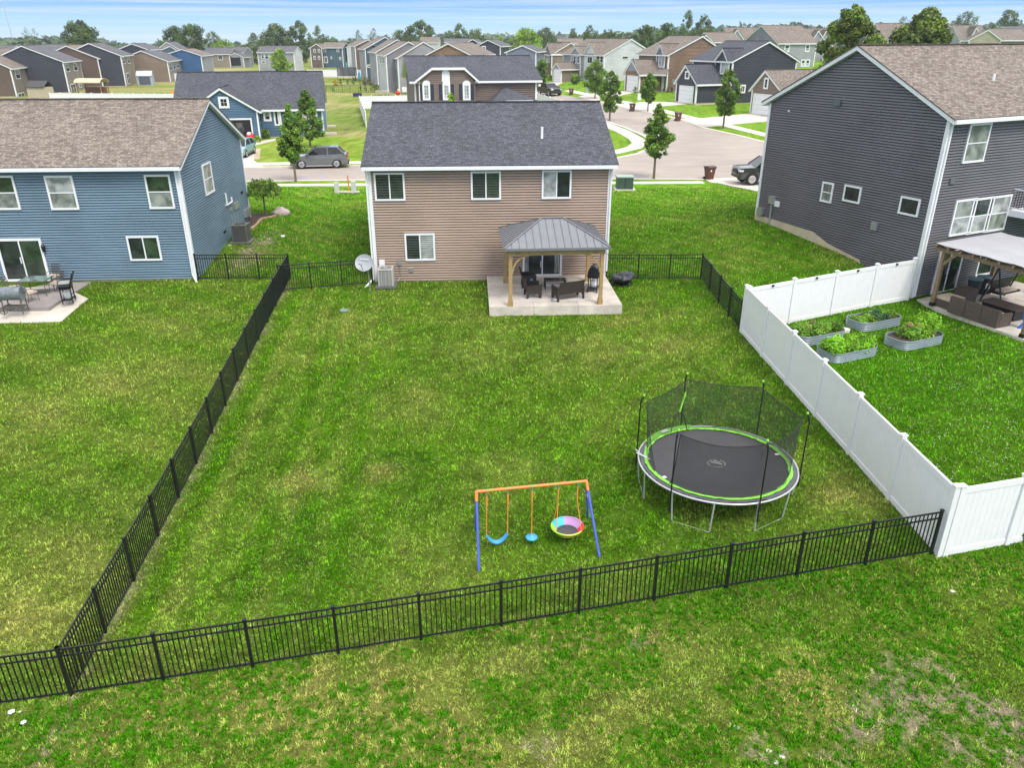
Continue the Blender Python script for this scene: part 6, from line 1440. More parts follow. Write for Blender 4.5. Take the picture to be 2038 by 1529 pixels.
# ---------------------------------------------------------------- vehicles
CGL = glassmat('car_glass', (.010,.012,.015), .05); CGL2 = glassmat('car_glass_light', (.16,.2,.19), .08); TYRE = mat('tyre', (.015,.015,.016), .8, .2); RIM = mat('alloy_rim', (.55,.55,.56), .3, .1, metal=.6); CHROME = mat('chrome', (.6,.6,.62), .2, .05, metal=.8); LAMPR = mat('tail_lamp', (.35,.02,.02), .3, .1); LAMPW = mat('head_lamp', (.6,.62,.64), .15, .05)
def carpaint(name, col):
    m = mat(name, col, .28, .08, 2., coat=.8, spec=.6); return m
def car(name, label, cat, loc, az, paint, st, gh, wheels, wr=.37, hw=.93, L=4.75, pick=None, group=None, trim_=BLACK):
    """st: stations (x, z_low, z_mid, z_top, hw); gh: side glass outline [(x,z)...] bottom-front, roof-front, roof-rear, bottom-rear"""
    T = thing(name, label, cat, loc, az, group)
    def w_(fn, nm, mm): local(fn, loc, az).build(nm, mm, T)
    def body(m):
        rings = []
        for x, zl, zm, z2, h_ in st: rings.append([(x,-h_*.93,zl),(x,-h_,zl+.12),(x,-h_,zm),(x,-h_*.955,z2-.03),(x,-h_*.80,z2),(x,0,z2+.035),(x,h_*.80,z2),(x,h_*.955,z2-.03),(x,h_,zm),(x,h_,zl+.12),(x,h_*.93,zl)])
        n = len(rings[0]); vs = [p for r in rings for p in r]
        m.add(vs, [(k*n+i, k*n+(i+1) % n, (k+1)*n+(i+1) % n, (k+1)*n+i) for k in range(len(rings)-1) for i in range(n)]+[tuple(range(n)), tuple(range((len(rings)-1)*n, len(rings)*n))[::-1]], 0, False)
    w_(body, 'body', paint)
    (x0,z0),(x1,z1),(x2,z2),(x3,z3) = gh; hb, ht = hw*.90, hw*.70
    gl = [(x0,-hb,z0),(x0,hb,z0),(x3,hb,z3),(x3,-hb,z3),(x1,-ht,z1),(x1,ht,z1),(x2,ht,z2),(x2,-ht,z2)]
    w_(lambda m: m.add(gl, [(0,1,5,4),(1,2,6,5),(2,3,7,6),(3,0,4,7),(4,5,6,7)]), 'window_glass', CGL)
    def roof(m):
        m.prism([(x1-.02,-ht-.02,z1-.01),(x1+(x2-x1)*.3,-ht-.02,z1+.045),(x2-.1,-ht-.02,z2+.04),(x2+.08,-ht-.02,z2-.02)], (0,2*ht+.04,0))
        for s in (-1,1):
            m.bar((x0,s*hb,z0),(x1,s*(ht+.01),z1),.07,.07); m.bar((x3,s*hb,z3),(x2,s*(ht+.01),z2),.2 if not pick else .12,.08)
            mx_ = x0*.42+x3*.58; m.bar((mx_,s*(hb+.005),z0),(mx_-.02,s*(ht+.012),z1),.05,.07)
    w_(roof, 'roof', paint)
    for s in (-1,1):
        w_(lambda m: (m.box((x0+.28,s*(hw+.09),z0+.08),(.12,.18,.13))), 'mirror', paint)
        w_(lambda m: (m.box(((st[0][0]+st[-1][0])/2,s*(hw+.004),st[1][1]+.16),(L*.42,.02,.05)), m.box(((st[0][0]+st[-1][0])/2,s*(hw-.02),st[1][1]+.0),(L*.5,.06,.1))), 'side_trim', trim_ if s else trim_)
        for hx in (x0*.55+x3*.45, x0*.25+x3*.75): w_(lambda m: m.box((hx,s*(hw+.012),z0-.13),(.16,.03,.03)), 'door_handle', CHROME)
    for wx in wheels:
        for s in (-1,1):
            def tyre(m): m.lathe((0,0,0), [(wr*.62,-.11),(wr*.96,-.11),(wr,-.07),(wr,.07),(wr*.96,.11),(wr*.62,.11)], 26)
            m = MB(); tyre(m); A = np.array(m.v); m.v = [tuple(q) for q in np.c_[A[:,0], A[:,2], A[:,1]]+np.array((wx,s*(hw-.09),wr))]; wo = reloc(m, loc, az).build('wheel', TYRE, T)
            m = MB(); m.lathe((0,0,0), [(0,-.02),(wr*.63,-.02),(wr*.66,.03),(wr*.6,.035)], 22); A = np.array(m.v); m.v = [tuple(q) for q in np.c_[A[:,0], A[:,2]*s, A[:,1]]+np.array((wx,s*(hw-.0),wr))]
            for k in range(5): a = 2*math.pi*k/5+.3; m.bar((wx,s*(hw+.02),wr),(wx+wr*.6*math.cos(a),s*(hw+.02),wr+wr*.6*math.sin(a)),.075,.03,up=(0,1,0))
            reloc(m, loc, az).build('rim', RIM, wo)
            m = MB(); m.cyl((wx,s*(hw-.115),wr+.01),(wx,s*(hw+.006),wr+.01),wr*1.16,wr*1.16,26); reloc(m, loc, az).build('wheel_arch', BLACK, T)
    fx, rx = st[0][0], st[-1][0]
    for s in (-1,1):
        w_(lambda m: m.box((fx+.12,s*hw*.78,st[1][3]-.2),(.3,hw*.36,.13)), 'headlight', LAMPW); w_(lambda m: m.box((rx-.06,s*hw*.80,st[-2][3]-.12),(.16,hw*.3,.16)), 'taillight', LAMPR)
    w_(lambda m: (m.box((fx-.01,0,st[1][3]-.32),(.08,hw*1.0,.2)), m.box((fx+.02,0,st[1][1]+.12),(.1,hw*1.6,.14)), m.box((rx,0,st[-1][1]+.06),(.12,hw*1.7,.2))), 'bumper_trim', BLACK)
    return T
suv = [(-2.36,.38,.58,.82,.78),(-2.22,.24,.66,.95,.90),(-1.6,.22,.72,1.04,.945),(-.95,.22,.76,1.09,.95),(1.0,.22,.80,1.14,.95),(1.9,.25,.84,1.17,.93),(2.22,.30,.86,1.12,.90),(2.36,.36,.80,.95,.82)]
pf = att(592,338.5); pr_ = att(680,335.5); sp_ = att(634,336); p = (att(598,336)+att(672,334))/2; az_ = math.degrees(math.atan2(*(att(675,334)-att(595,336))[1::-1]))
car('crossover_car', 'dark grey crossover parked at the far kerb behind the thin tree trunk', 'car', p+v3(0,.55,.03), az_, carpaint('grey_paint',(.12,.128,.13)), suv, [(-1.15,1.06),(-.28,1.66),(1.55,1.66),(2.1,1.14)], (-1.45,1.40), L=4.75, trim_=CHROME)
trk = [(-2.9,.55,.75,1.08,.86),(-2.8,.42,.85,1.22,.96),(-1.5,.40,.9,1.28,1.0),(-.9,.40,.92,1.30,1.0),(1.1,.40,.92,1.32,1.0),(1.12,.40,.92,1.3,1.0),(2.85,.45,.92,1.30,.99),(2.92,.55,.9,1.2,.95)]
pt = att(1489,370); pt2 = att(1489,370)+v3(0,0,0)
car('pickup_truck', 'dark green-grey pickup truck nosing out from behind the charcoal house', 'truck', pt+v3(2.05,.95,.08), 4, carpaint('truck_paint',(.030,.036,.030)), trk, [(-1.70,1.28),(-.95,1.88),(1.0,1.9),(1.25,1.32)], (-1.95,1.75), wr=.42, hw=1.0, L=5.8, pick=True, trim_=CHROME)
sed = [(-2.2,.35,.52,.68,.74),(-2.05,.22,.56,.78,.84),(-1.2,.2,.62,.92,.87),(-.8,.2,.64,.96,.88),(1.2,.2,.66,.98,.88),(1.9,.24,.68,.98,.85),(2.15,.35,.66,.88,.78)]
p = att(489,316); car('hatchback_car', 'light blue car facing the street in the driveway left of the ranch lawn', 'car', p+v3(-.95,1.9,.05), 92, carpaint('sky_blue_paint',(.20,.36,.46)), sed, [(-1.1,.92),(-.3,1.46),(1.3,1.46),(1.95,.95)], (-1.35,1.3), wr=.32, hw=.87, L=4.3)
p = att(1090,191); car('pickup_truck', 'dark pickup parked on the side street beyond the brown arched house', 'truck', p+v3(.3,1.2,.05), 112, carpaint('dark_green_paint',(.02,.028,.026)), trk, [(-1.25,1.28),(-.35,1.88),(1.0,1.9),(1.25,1.32)], (-1.95,1.75), wr=.42, hw=1.0, L=5.8, pick=True)
p = att(466,129); car('crossover_car', 'tiny pale vehicle backed into the far garage with white gable', 'car', p+v3(0,-1,.05), 90, carpaint('white_paint',(.4,.4,.42)), suv, [(-1.15,1.06),(-.28,1.66),(1.55,1.66),(2.1,1.14)], (-1.45,1.40))
p = att(507,127); car('hatchback_car', 'tiny silver car on the grass left of the pale grey far house', 'car', p+v3(0,0,.05), 10, carpaint('silver_paint',(.3,.32,.34)), sed, [(-1.1,.92),(-.3,1.46),(1.3,1.46),(1.95,.95)], (-1.35,1.3), wr=.32, hw=.87, L=4.3)
# ---------------------------------------------------------------- trampoline
LIME = mat('lime_fabric', (.22,.62,.05), .5, .15, 5.); TMAT = mat('trampoline_mat', (.055,.054,.058), .55, .12, 2.5); PADG = mat('pad_grey', (.10,.10,.115), .5, .25, 4., bump=.6, bs=8); SLV = mat('silver_tube', (.55,.56,.58), .35, .08, metal=.4)
tc_ = np.array((5.69, 18.6)); tg = zt(*tc_); tz = 1.27; RF = 2.16
T = thing('trampoline', 'round trampoline with lime green padding and black safety net enclosure', 'trampoline', v3(tc_[0], tc_[1], tg))
def tp(r, a, z): return v3(tc_[0]+r*math.cos(R(a)), tc_[1]+r*math.sin(R(a)), z)
def ring(m, r0, z0, r1, z1, a0=0, a1=360, n=96, wob=0., mi=0, seed=1):
    rs = np.random.RandomState(seed); k = int(n*(a1-a0)/360); vs = []
    for i in range(k+1):
        a = a0+(a1-a0)*i/k; w = wob*rs.randn(); w2 = wob*rs.randn()
        if i == k and a1-a0 == 360: vs += [vs[0], vs[1]]; continue
        vs += [tp(r0+w, a, z0), tp(r1+w2, a, z1+abs(w2)*.5)]
    m.add(vs, [(2*i, 2*i+1, 2*i+3, 2*i+2) for i in range(k)], mi, False)
m_ = MB()
vs = [tp(0,0,tz-.05)]
for r_ in (.6,1.25,1.93):
    for i in range(64): vs.append(tp(r_, 360*i/64, tz-.05+.03*(r_/1.92)**2))
m_.add(vs, [(0,1+i,1+(i+1)%64) for i in range(64)]+[(1+64*k+i,1+64*(k+1)+i,1+64*(k+1)+(i+1)%64,1+64*k+(i+1)%64) for k in range(2) for i in range(64)], 0, True); m_.build('jumping_mat', TMAT, T)
m_ = MB(); ring(m_, 1.95,tz+.0,2.115,tz+.012, 150, 440, wob=.010); m_.build('safety_pad', PADG, T)
m_ = MB(); ring(m_, 1.90,tz+.022,2.01,tz+.03, wob=.012, seed=3); m_.build('pad_trim', LIME, T)
m_ = MB(); ring(m_, 1.96,tz+.035,2.12,tz+.06,98,150, wob=.01, seed=5); m_.build('loose_pad', LIME, T)
m_ = MB(); ring(m_, 1.98,tz+.065,2.10,tz+.07,121,128, seed=5); m_.build('tape_patch', WHITE, T)
m_ = MB(); n_ = 96
for i in range(n_): m_.cyl(tp(RF-.01,360*i/n_,tz-.02), tp(RF-.01,360*(i+1)/n_,tz-.02), .028, .028, 8, cap=False)
m_.build('frame_ring', SLV, T)
m_ = MB()
for i in range(72): m_.cyl(tp(1.92,i*5,tz-.03), tp(2.14,i*5+1,tz-.045), .008,.008,4)
m_.build('spring', GALV, T)
LG = [195+30*k for k in range(12)]; GZt = lambda a, r_=2.05: zt(*tp(r_, a, 0)[:2])
for k in range(6):
    a0, a1 = 225+60*k, 255+60*k; m_ = MB(); A = tp(RF,a0,tz-.06); B = tp(RF,a1,tz-.06); a_ = tp(2.1,a0+1,GZt(a0)+.03); b_ = tp(2.1,a1-1,GZt(a1)+.03)
    m_.tube([A, a_], .022, 8); m_.tube([b_, B], .022, 8); m_.cyl(a_-v3(0,0,.035), b_-v3(0,0,.035), .010, .010, 6); m_.build('leg', SLV, T)
ptop_ = 3.0
for k in range(6):
    a = 225+60*k; m_ = MB(); g_ = GZt(a); m_.cyl(tp(RF+.045,a,g_+.35), tp(RF+.05,a,ptop_-.25), .020, .020, 8); m_.tube([tp(RF+.05,a,ptop_-.25), tp(RF+.02,a,ptop_-.08), tp(RF-.03,a,ptop_)], .024, 8); p_ = m_.build('enclosure_pole', BLACK, T)
    m_ = MB(); m_.sph(tp(RF-.03,a,ptop_+.03), (.034,.034,.045), 10); m_.build('pole_cap', LIME, p_)
NET = bpy.data.materials.new('safety_net'); t = NT(NET); t.p.inputs['Base Color'].default_value = (.02,.02,.022,1); t.p.inputs['Roughness'].default_value = .7
tr_ = t.n('ShaderNodeBsdfTransparent'); ms = t.n('ShaderNodeMixShader', {0: .5}); t.l(tr_.outputs[0], ms.inputs[1]); t.l(t.p.outputs[0], ms.inputs[2]); t.l(ms.outputs[0], t.o.inputs[0])
rs = np.random.RandomState(9)
for k in range(6):
    a0, a1 = 225+60*k, 285+60*k; n_ = 18; sag = (.13,.12,.13,.12,.16,1.1)[k]; m_ = MB(); tops = []; vs = []
    if k == 5: a0, a1 = 165, 225
    for i in range(n_+1):
        u = i/n_; a = a0+(a1-a0)*u; s_ = 4*u*(1-u)*sag if k != 5 else min(1.62*min(1, u/.55), 1.62 if u < .93 else 1.62*(1-u)/.07)
        ttop = ptop_-.12-s_; rt = RF-.13-.28*4*u*(1-u)*.5; tops.append(tp(rt, a, ttop))
        for j in range(7): f = j/6; vs.append(tp(rt+(1.93-rt)*f+.012*rs.randn(), a, ttop+(tz+.02-ttop)*f))
    m_.add(vs, [(i*7+j, i*7+j+1, (i+1)*7+j+1, (i+1)*7+j) for i in range(n_) for j in range(6)], 0, True); nt_ = m_.build('safety_net', NET, T)
    m_ = MB(); m_.tube(tops, .012, 5); m_.build('net_hem', BLACK, nt_)
m_ = MB(); e0_ = tp(1.93,108,ptop_-.35); m_.tube([tp(2.0,107,ptop_-.5), tp(1.95,112,ptop_-1.1)], .03, 6); m_.build('door_strap', LIME, T)
m_ = MB(); m_.tube([tp(1.95,112,ptop_-1.1), tp(1.9,118,tz+.55), tp(1.8,124,tz+.1)], .012, 5); m_.tube([tp(1.95,112,ptop_-1.1), tp(1.9,108,tz+.5), tp(1.75,106,tz+.08)], .014, 5); m_.build('door_cord', BLACK, T)
for a, r_ in ((208,1.84),(12,1.84)): m_ = MB(); q = tp(r_,a,tz+.005); m_.box(q, (.14,.1,.006), az=a); m_.build('warning_label', WHITE, T)
m_ = MB(); c = tp(.05,250,tz-.04)
for i in range(22):
    if i % 5 == 4: continue
    a = 2*math.pi*i/22; m_.box(c+v3(.24*math.cos(a),.20*math.sin(a),0), (.035,.025,.006), az=math.degrees(a))
m_.box(c+v3(0,.02,0), (.32,.045,.006), az=-24); m_.box(c+v3(.04,.10,0), (.18,.03,.006), az=-24); m_.build('printed_emblem', mat('print_grey',(.42,.42,.42),.6), T)
m_ = MB(); m_.tube([tp(2.25,168,tz+.12), tp(2.05,172,tz+.03), tp(1.9,176,tz+.06)], .014, 5); m_.tube([tp(2.22,172,tz+.1), tp(1.85,178,tz+.02)], .014, 5); m_.build('tie_cord', WHITE, T)
# ---------------------------------------------------------------- swing set
ORG = mat('orange_paint', (.80,.24,.055), .4, .08); SBL = mat('blue_paint', (.075,.12,.52), .4, .1); SKY_ = mat('swing_blue', (.05,.33,.72), .4, .08); ROPE = mat('orange_rope', (.72,.25,.04), .7, .15)
fl = att(953,1137); fr_ = att(1193,1109); rr_ = att(1170,1030); dv = (rr_-fr_); dv[2] = 0; rl_ = fl+dv; rl_[2] = zt(*rl_[:2])
T = thing('swing_set', 'metal swing set with orange top bar, blue legs and three hanging seats', 'swing set', (fl+fr_)/2)
ml = (fl+rl_)/2; mr_ = (fr_+rr_)/2; tl = atY(948,979,ml[1]); trr = atY(1167,958,mr_[1]); 
m_ = MB(); m_.cyl(tl, trr, .036, .036, 12); m_.build('top_bar', ORG, T)
for a, b in ((tl,fl),(tl,rl_),(trr,fr_),(trr,rr_)):
    m_ = MB(); j = a+(b-a)*.12; m_.cyl(a, j, .039, .039, 10); m_.build('leg_joint', ORG, T); m_ = MB(); m_.cyl(j, b, .032, .032, 10); m_.build('leg', SBL, T)
m_ = MB(); m_.cyl(tl+(fl-tl)*.45, tl+(rl_-tl)*.45, .018,.018,6); m_.cyl(trr+(fr_-trr)*.32, trr+(rr_-trr)*.32,.018,.018,6); m_.build('cross_brace', mat('salmon_label',(.7,.3,.2),.5), T)
def onbar(px_): 
    f = (px_-948)/(1167-948); return tl+(trr-tl)*f
def hang(px_, pyb, pya=None):
    a = onbar(px_); b = atY(px_, pyb, a[1]); return a, b
def rope(T, a, b, r_=.014):
    m_ = MB(); m_.cyl(a, a-v3(0,0,.16), .022, .022, 8); m_.build('hanger', GALV, T); m_ = MB(); m_.cyl(a-v3(0,0,.15), a-v3(0,0,.15)+(b-a)*.22, r_*1.9, r_*1.6, 7); m_.cyl(a-v3(0,0,.15)+(b-a)*.2, b, r_, r_, 7); m_.build('rope', ROPE, T)
a0_, b0_ = hang(968,1066); a1_, b1_ = hang(1010,1062); rope(T, a0_, b0_); rope(T, a1_, b1_)
m_ = MB(); n_ = 12; sd = v3(-dv[1], dv[0], 0)*0+dv/np.linalg.norm(dv)
for i in range(n_):
    f0, f1 = i/n_, (i+1)/n_; P0 = b0_+(b1_-b0_)*f0-v3(0,0,.24*(1-(2*f0-1)**2)); P1_ = b0_+(b1_-b0_)*f1-v3(0,0,.24*(1-(2*f1-1)**2)); m_.bar(P0, P1_, .15, .02, up=(0,0,1))
m_.build('swing_seat', SKY_, T)
a, b = hang(1058,1068); rope(T, a, b); m_ = MB(); m_.lathe(b, [(0,.05),(.03,.05),(.04,.01),(.13,.0),(.155,-.02),(.15,-.05),(.08,-.07),(0,-.07)], 24); m_.build('disc_seat', SKY_, T)
cb = atY(1129,1052,onbar(1129)[1]); m_ = MB(); n_ = 40; secs = [(20,95,(.50,.27,.55)),(-35,20,(.75,.04,.05)),(95,165,(.05,.45,.52)),(165,250,(.35,.60,.04)),(250,325,(.62,.60,.08)),(325,325,(.7,.3,.3))]
mats_ = [mat('bowl_rim_%d' % i, c, .5, .06) for i, (_, _, c) in enumerate(secs)]
ro, ri, dz_ = .40, .275, .15
for i in range(n_):
    a, b = 360*i/n_, 360*(i+1)/n_; mid = (a+b)/2; mi = 5
    for k, (s0, s1, _) in enumerate(secs[:5]):
        mm = mid if mid <= 325 else mid-360
        if s0 <= mm < s1: mi = k
    q = lambda r_, an, z: cb+v3(r_*math.cos(R(an)), r_*math.sin(R(an)), z)
    m_.add([q(ro,a,.07), q(ro,b,.07), q(ri,b,.07-dz_), q(ri,a,.07-dz_)], [(0,1,2,3)], mi); m_.add([q(ro+.02,a,.06), q(ro+.02,b,.06), q(ri+.02,b,.05-dz_), q(ri+.02,a,.05-dz_)], [(0,1,2,3)], mi)
    m_.cyl(q(ro+.01,a,.07), q(ro+.01,b,.07), .022, .022, 6, mi)
m_.build('bowl_rim', mats_, T); m_ = MB(); m_.lathe(cb+v3(0,0,.065-dz_), [(0,-.01),(.285,0)], 30, sm=False); m_.build('bowl_mat', TMAT, T)
for px_, an in ((1111,(150,222)),(1150,(30,-32))):
    a = onbar(px_); a_m = a+(cb-a)*.38*np.array((0,1,1)); a_m[0] = a[0]; m_ = MB(); m_.cyl(a, a-v3(0,0,.12), .022,.022,8); m_.build('hanger', GALV, T)
    m_ = MB(); m_.cyl(a-v3(0,0,.12), a_m, .02,.016,7)
    for x in an: m_.cyl(a_m, cb+v3(ro*math.cos(R(x)), ro*math.sin(R(x)), .08), .011, .011, 6)
    m_.build('rope', ROPE, T)
# ---------------------------------------------------------------- raised beds
CORR = mat('corrugated_steel', (.24,.30,.32), .35, .12, 3., metal=.3); SOIL = mat('soil', (.06,.04,.03), .95, .3, 10., bump=.6)
def bed_(label, px_, py, L=2.35, Wd=1.15, az=24, plants=()):
    p = att(px_, py); h_ = .35; T = thing('raised_bed', label, 'garden bed', p, az, 'corrugated raised garden beds'); rc = .42
    path = []
    for cx_, cy_, a0 in ((L/2-rc,Wd/2-rc,0),(-L/2+rc,Wd/2-rc,90),(-L/2+rc,-Wd/2+rc,180),(L/2-rc,-Wd/2+rc,270)):
        for k in range(9): a = R(a0+90*k/8); path.append((cx_+rc*math.cos(a), cy_+rc*math.sin(a), math.cos(a), math.sin(a)))
    n = len(path); m = MB(); rows = 26; vs = []
    for j in range(rows+1):
        z = h_*j/rows; o = .022*math.sin(2*math.pi*4.5*j/rows)
        for x, y, nx_, ny_ in path: vs.append((x+nx_*o, y+ny_*o, z))
    m.add(vs, [(j*n+i, j*n+(i+1)%n, (j+1)*n+(i+1)%n, (j+1)*n+i) for j in range(rows) for i in range(n)], 0, True); 
    for i in range(n): a, b = path[i], path[(i+1)%n]; m.cyl((a[0],a[1],h_), (b[0],b[1],h_), .022,.022,6)
    m.v = [tuple(v) for v in m.v]; reloc(m, p, az).build('bed_wall', CORR, T)
    m = MB(); m.add([(x-nx_*.03,y-ny_*.03,h_-.07) for x,y,nx_,ny_ in path], [tuple(range(n))]); reloc(m, p, az).build('soil', SOIL, T)
    rs = np.random.RandomState(int(px_)); ca, sa = math.cos(R(az)), math.sin(R(az))
    for i, (n_, rr0, mt, hh, x0, x1) in enumerate(plants):
        cs = []; rr = []
        for k in range(n_):
            x = (x0+(x1-x0)*rs.rand())*(L/2-.2); y = (rs.rand()*2-1)*(Wd/2-.2); cs.append((p[0]+x*ca-y*sa, p[1]+x*sa+y*ca, p[2]+h_-.05+hh*rs.rand())); rr.append(rr0*(.7+.6*rs.rand()))
        leaves(cs, rr, 160*n_, .055, rs, T, name='plants', m=mt)
VEG = leafmat('vegetable_leaves', (.14,.32,.03)); VEG2 = leafmat('bright_herb', (.19,.46,.02)); VEG3 = leafmat('mixed_herb', (.12,.20,.05)); VEG4 = leafmat('dark_herb', (.05,.14,.05)); FLO = leafmat('dry_flower', (.30,.26,.12))
bed_('raised bed nearest the white side fence, filled with low bright green feathery growth', 1683, 706, plants=((60,.22,VEG2,.32,-1,1),))
bed_('raised bed against the back white fence with half dark and half mixed herbs', 1736, 646, plants=((18,.15,VEG4,.12,-.2,.6),(22,.13,VEG,.08,-1,0),(12,.13,VEG,.1,.5,1)))
bed_('raised bed nearest the pergola with a tall bushy plant', 1816, 682, plants=((20,.22,VEG,.30,-.6,.5),(16,.32,VEG2,.62,.2,1.0),(6,.10,FLO,.5,-.6,.1)))
bed_('raised bed half hidden in the white fence corner with reddish leafy plants', 1622, 673, plants=((34,.2,VEG,.25,-1,1),(5,.07,FLO,.35,-1,1)))
p = att(1678,660); m_ = MB(); m_.prism([p+v3(.28*math.cos(R(a)), .22*math.sin(R(a)), .0) for a in (10,70,130,200,260,320)], (0,0,.12)); o = m_.build('stepping_stone', WALK); tag(o, 'flat pale stone slab between the raised beds', 'stone')
rs = np.random.RandomState(5); p = att(1800,590); T = thing('weed', 'straggly weed growing at the foot of the charcoal house corner', 'weed', p); leaves([(p[0]-.2,p[1],p[2]+.5),(p[0]-.3,p[1],p[2]+.8),(p[0],p[1],p[2]+.25)], [.16,.13,.2], 240, .06, rs, T, m=VEG3); m_ = MB(); m_.cyl(p, p+v3(-.3,0,.9), .01,.006,5); m_.build('stem', BARK, T)
# ---------------------------------------------------------------- right patio, pergola, furniture
EG3, ER3 = v3(*wg.eg,0), v3(*wg.er,0); zp = 1.05
P1 = at(1855,608,zp); P2_ = at(2034,672,zp)
A = at(1824,596,zp); B = at(2044,679,zp); poly = [A, B, B+ER3*7, A+ER3*7+EG3*.0]
m_ = MB(); m_.prism([q+v3(0,0,0) for q in poly][::-1], (0,0,-.5)); o = m_.build('patio_slab', SL); tag(o, None, None, kind='structure'); EXCL.append([q[:2] for q in poly])
PW = mat('weathered_timber', (.22,.15,.09), .8, .3, 7., bump=.4); CAN = mat('canopy_fabric', (.36,.36,.38), .8, .08, 1.5)
T = thing('pergola', 'weathered timber pergola with grey fabric canopy on the patio of the charcoal house', 'pergola', P1)
outd = (P2_-P1); outd[2] = 0; Lp = np.linalg.norm(outd); ou = outd/Lp; hp = 2.45; rgt = ER3; Wp = 3.9
for a, b in ((0,0),(0,1),(1,0),(1,1)):
    q = P1+outd*a+rgt*Wp*b; m_ = MB(); m_.bar(q, q+v3(0,0,hp), .15,.15, up=rgt); m_.bar(q, q+v3(0,0,.16), .2,.2, mi=1, up=rgt); m_.build('post', [PW, BLACK], T)
for b in (0,1): m_ = MB(); m_.bar(P1-ou*.4+rgt*Wp*b+v3(0,0,hp+.08), P2_+ou*.4+rgt*Wp*b+v3(0,0,hp+.08), .12,.18); m_.build('beam', PW, T)
m_ = MB()
for k in range(9): q = P1-ou*.25+ou*(Lp+.5)*k/8; m_.bar(q-rgt*.35+v3(0,0,hp+.22), q+rgt*(Wp+.35)+v3(0,0,hp+.22), .05,.12)
m_.build('rafter', PW, T); m_ = MB()
for q, s in ((P1,1),(P2_,-1)):
    m_.bar(q+v3(0,0,hp-.6), q+ou*s*.6+v3(0,0,hp), .07,.11)
m_.build('brace', PW, T); m_ = MB(); n_ = 12; vs = []
for i in range(n_+1):
    for j in range(9): q = P1-ou*.3+ou*(Lp+.6)*i/n_+rgt*(-.3+(Wp+.6)*j/8); vs.append(q+v3(0,0,hp+.36-.03*abs(math.sin(i*math.pi*2/3))))
m_.add(vs, [(i*9+j, i*9+j+1, (i+1)*9+j+1, (i+1)*9+j) for i in range(n_) for j in range(8)], 0, True); m_.add([v-v3(0,0,.02) for v in vs], [(i*9+j, i*9+j+1, (i+1)*9+j+1, (i+1)*9+j) for i in range(n_) for j in range(8)], 0, True); m_.build('canopy', CAN, T)
WK = mat('brown_wicker', (.085,.06,.05), .65, .3, 30., bump=.8, bs=60)
s0 = at(1884,622,zp); s1 = at(1981,655,zp); ls = np.linalg.norm(s1-s0); su = (s1-s0)/ls; sr = v3(-su[1], su[0], 0); sr = sr if np.dot(sr, rgt) > 0 else -sr
T = thing('wicker_sofa', 'long brown wicker sofa with beige cushions seen from behind under the pergola', 'sofa', s0); BC_ = lambda a, b, c, la, lb, lc, m: m.ob(s0+su*a+sr*b+v3(0,0,c), su*la, sr*lb, v3(0,0,lc))
for k in range(3): m_ = MB(); BC_(k*ls/3+.01,0,.03,ls/3-.02,.16,.72,m_); m_.build('backrest', WK, T)
m_ = MB(); BC_(0,.16,.03,ls,.72,.30,m_); m_.build('seat', WK, T); m_ = MB(); BC_(ls-.14,.16,.33,.14,.72,.24,m_); m_.build('armrest', WK, T)
for k in range(3): m_ = MB(); BC_(k*(ls-.14)/3+.01,.2,.34,(ls-.14)/3-.03,.66,.13,m_); m_.build('cushion', CUSH, T)
m_ = MB(); BC_(-.9,.3,.03,.85,.85,.33,m_); q = s0+su*-.9+sr*.3
T = thing('ottoman', 'square brown wicker ottoman with beige cushion beyond the sofa end', 'ottoman', q); m_.build('base', WK, T); m_ = MB(); BC_(-.88,.32,.37,.8,.8,.14,m_); m_.build('cushion', CUSH, T)
T = thing('patio_table', 'low dark wicker table in front of the beige cushions', 'table', s0+sr*1.5+su*.7); m_ = MB(); BC_(.4,1.35,.48,1.7,.9,.05,m_); m_.build('tabletop', WK, T); m_ = MB(); BC_(.5,1.45,.02,1.5,.7,.46,m_); m_.build('base', BLACK, T)
for i, (x, y, lab) in enumerate(((1934,576,'dark plastic bin with blue lid against the charcoal wall, left one behind the wicker box'),(1952,572,'dark plastic bin with blue lid and white label, right one by the pergola post'))):
    q = at(x, y+12, zp); T = thing('storage_bin', lab, 'bin', q, 0, None); m_ = MB(); m_.lathe(q, [(.24,0),(.30,.75),(.31,.78)], 18); m_.build('body', mat('navy_plastic',(.03,.05,.06),.5), T); m_ = MB(); m_.lathe(q+v3(0,0,.78), [(.33,0),(.33,.04),(.2,.08),(0,.09)], 18); m_.build('lid', mat('blue_grey_lid',(.10,.18,.22),.4), T)
    if i: m_ = MB(); m_.box(q+v3(.05,-.30,.45), (.2,.02,.26)); m_.build('paper_label', WHITE, T)
q = at(1917,603,zp); T = thing('wicker_box', 'brown wicker storage box in front of the blue lidded bins', 'box', q); local(lambda m: m.box((0,0,.32),(.75,.6,.64)), q, 27).build('box_body', WK, T); local(lambda m: m.box((0,0,.66),(.8,.65,.05)), q, 27).build('lid', WK, T)
q = at(1995,600,zp); T = thing('swing_bench', 'black framed patio swing bench with patterned cushion near the charcoal wall', 'swing bench', q)
for s in (-.9,.9):
    c = q+ER3*s; m_ = MB(); m_.tube([c-EG3*.5, c+v3(0,0,1.7), c+EG3*.5], .035, 6); m_.build('frame', BLACK, T)
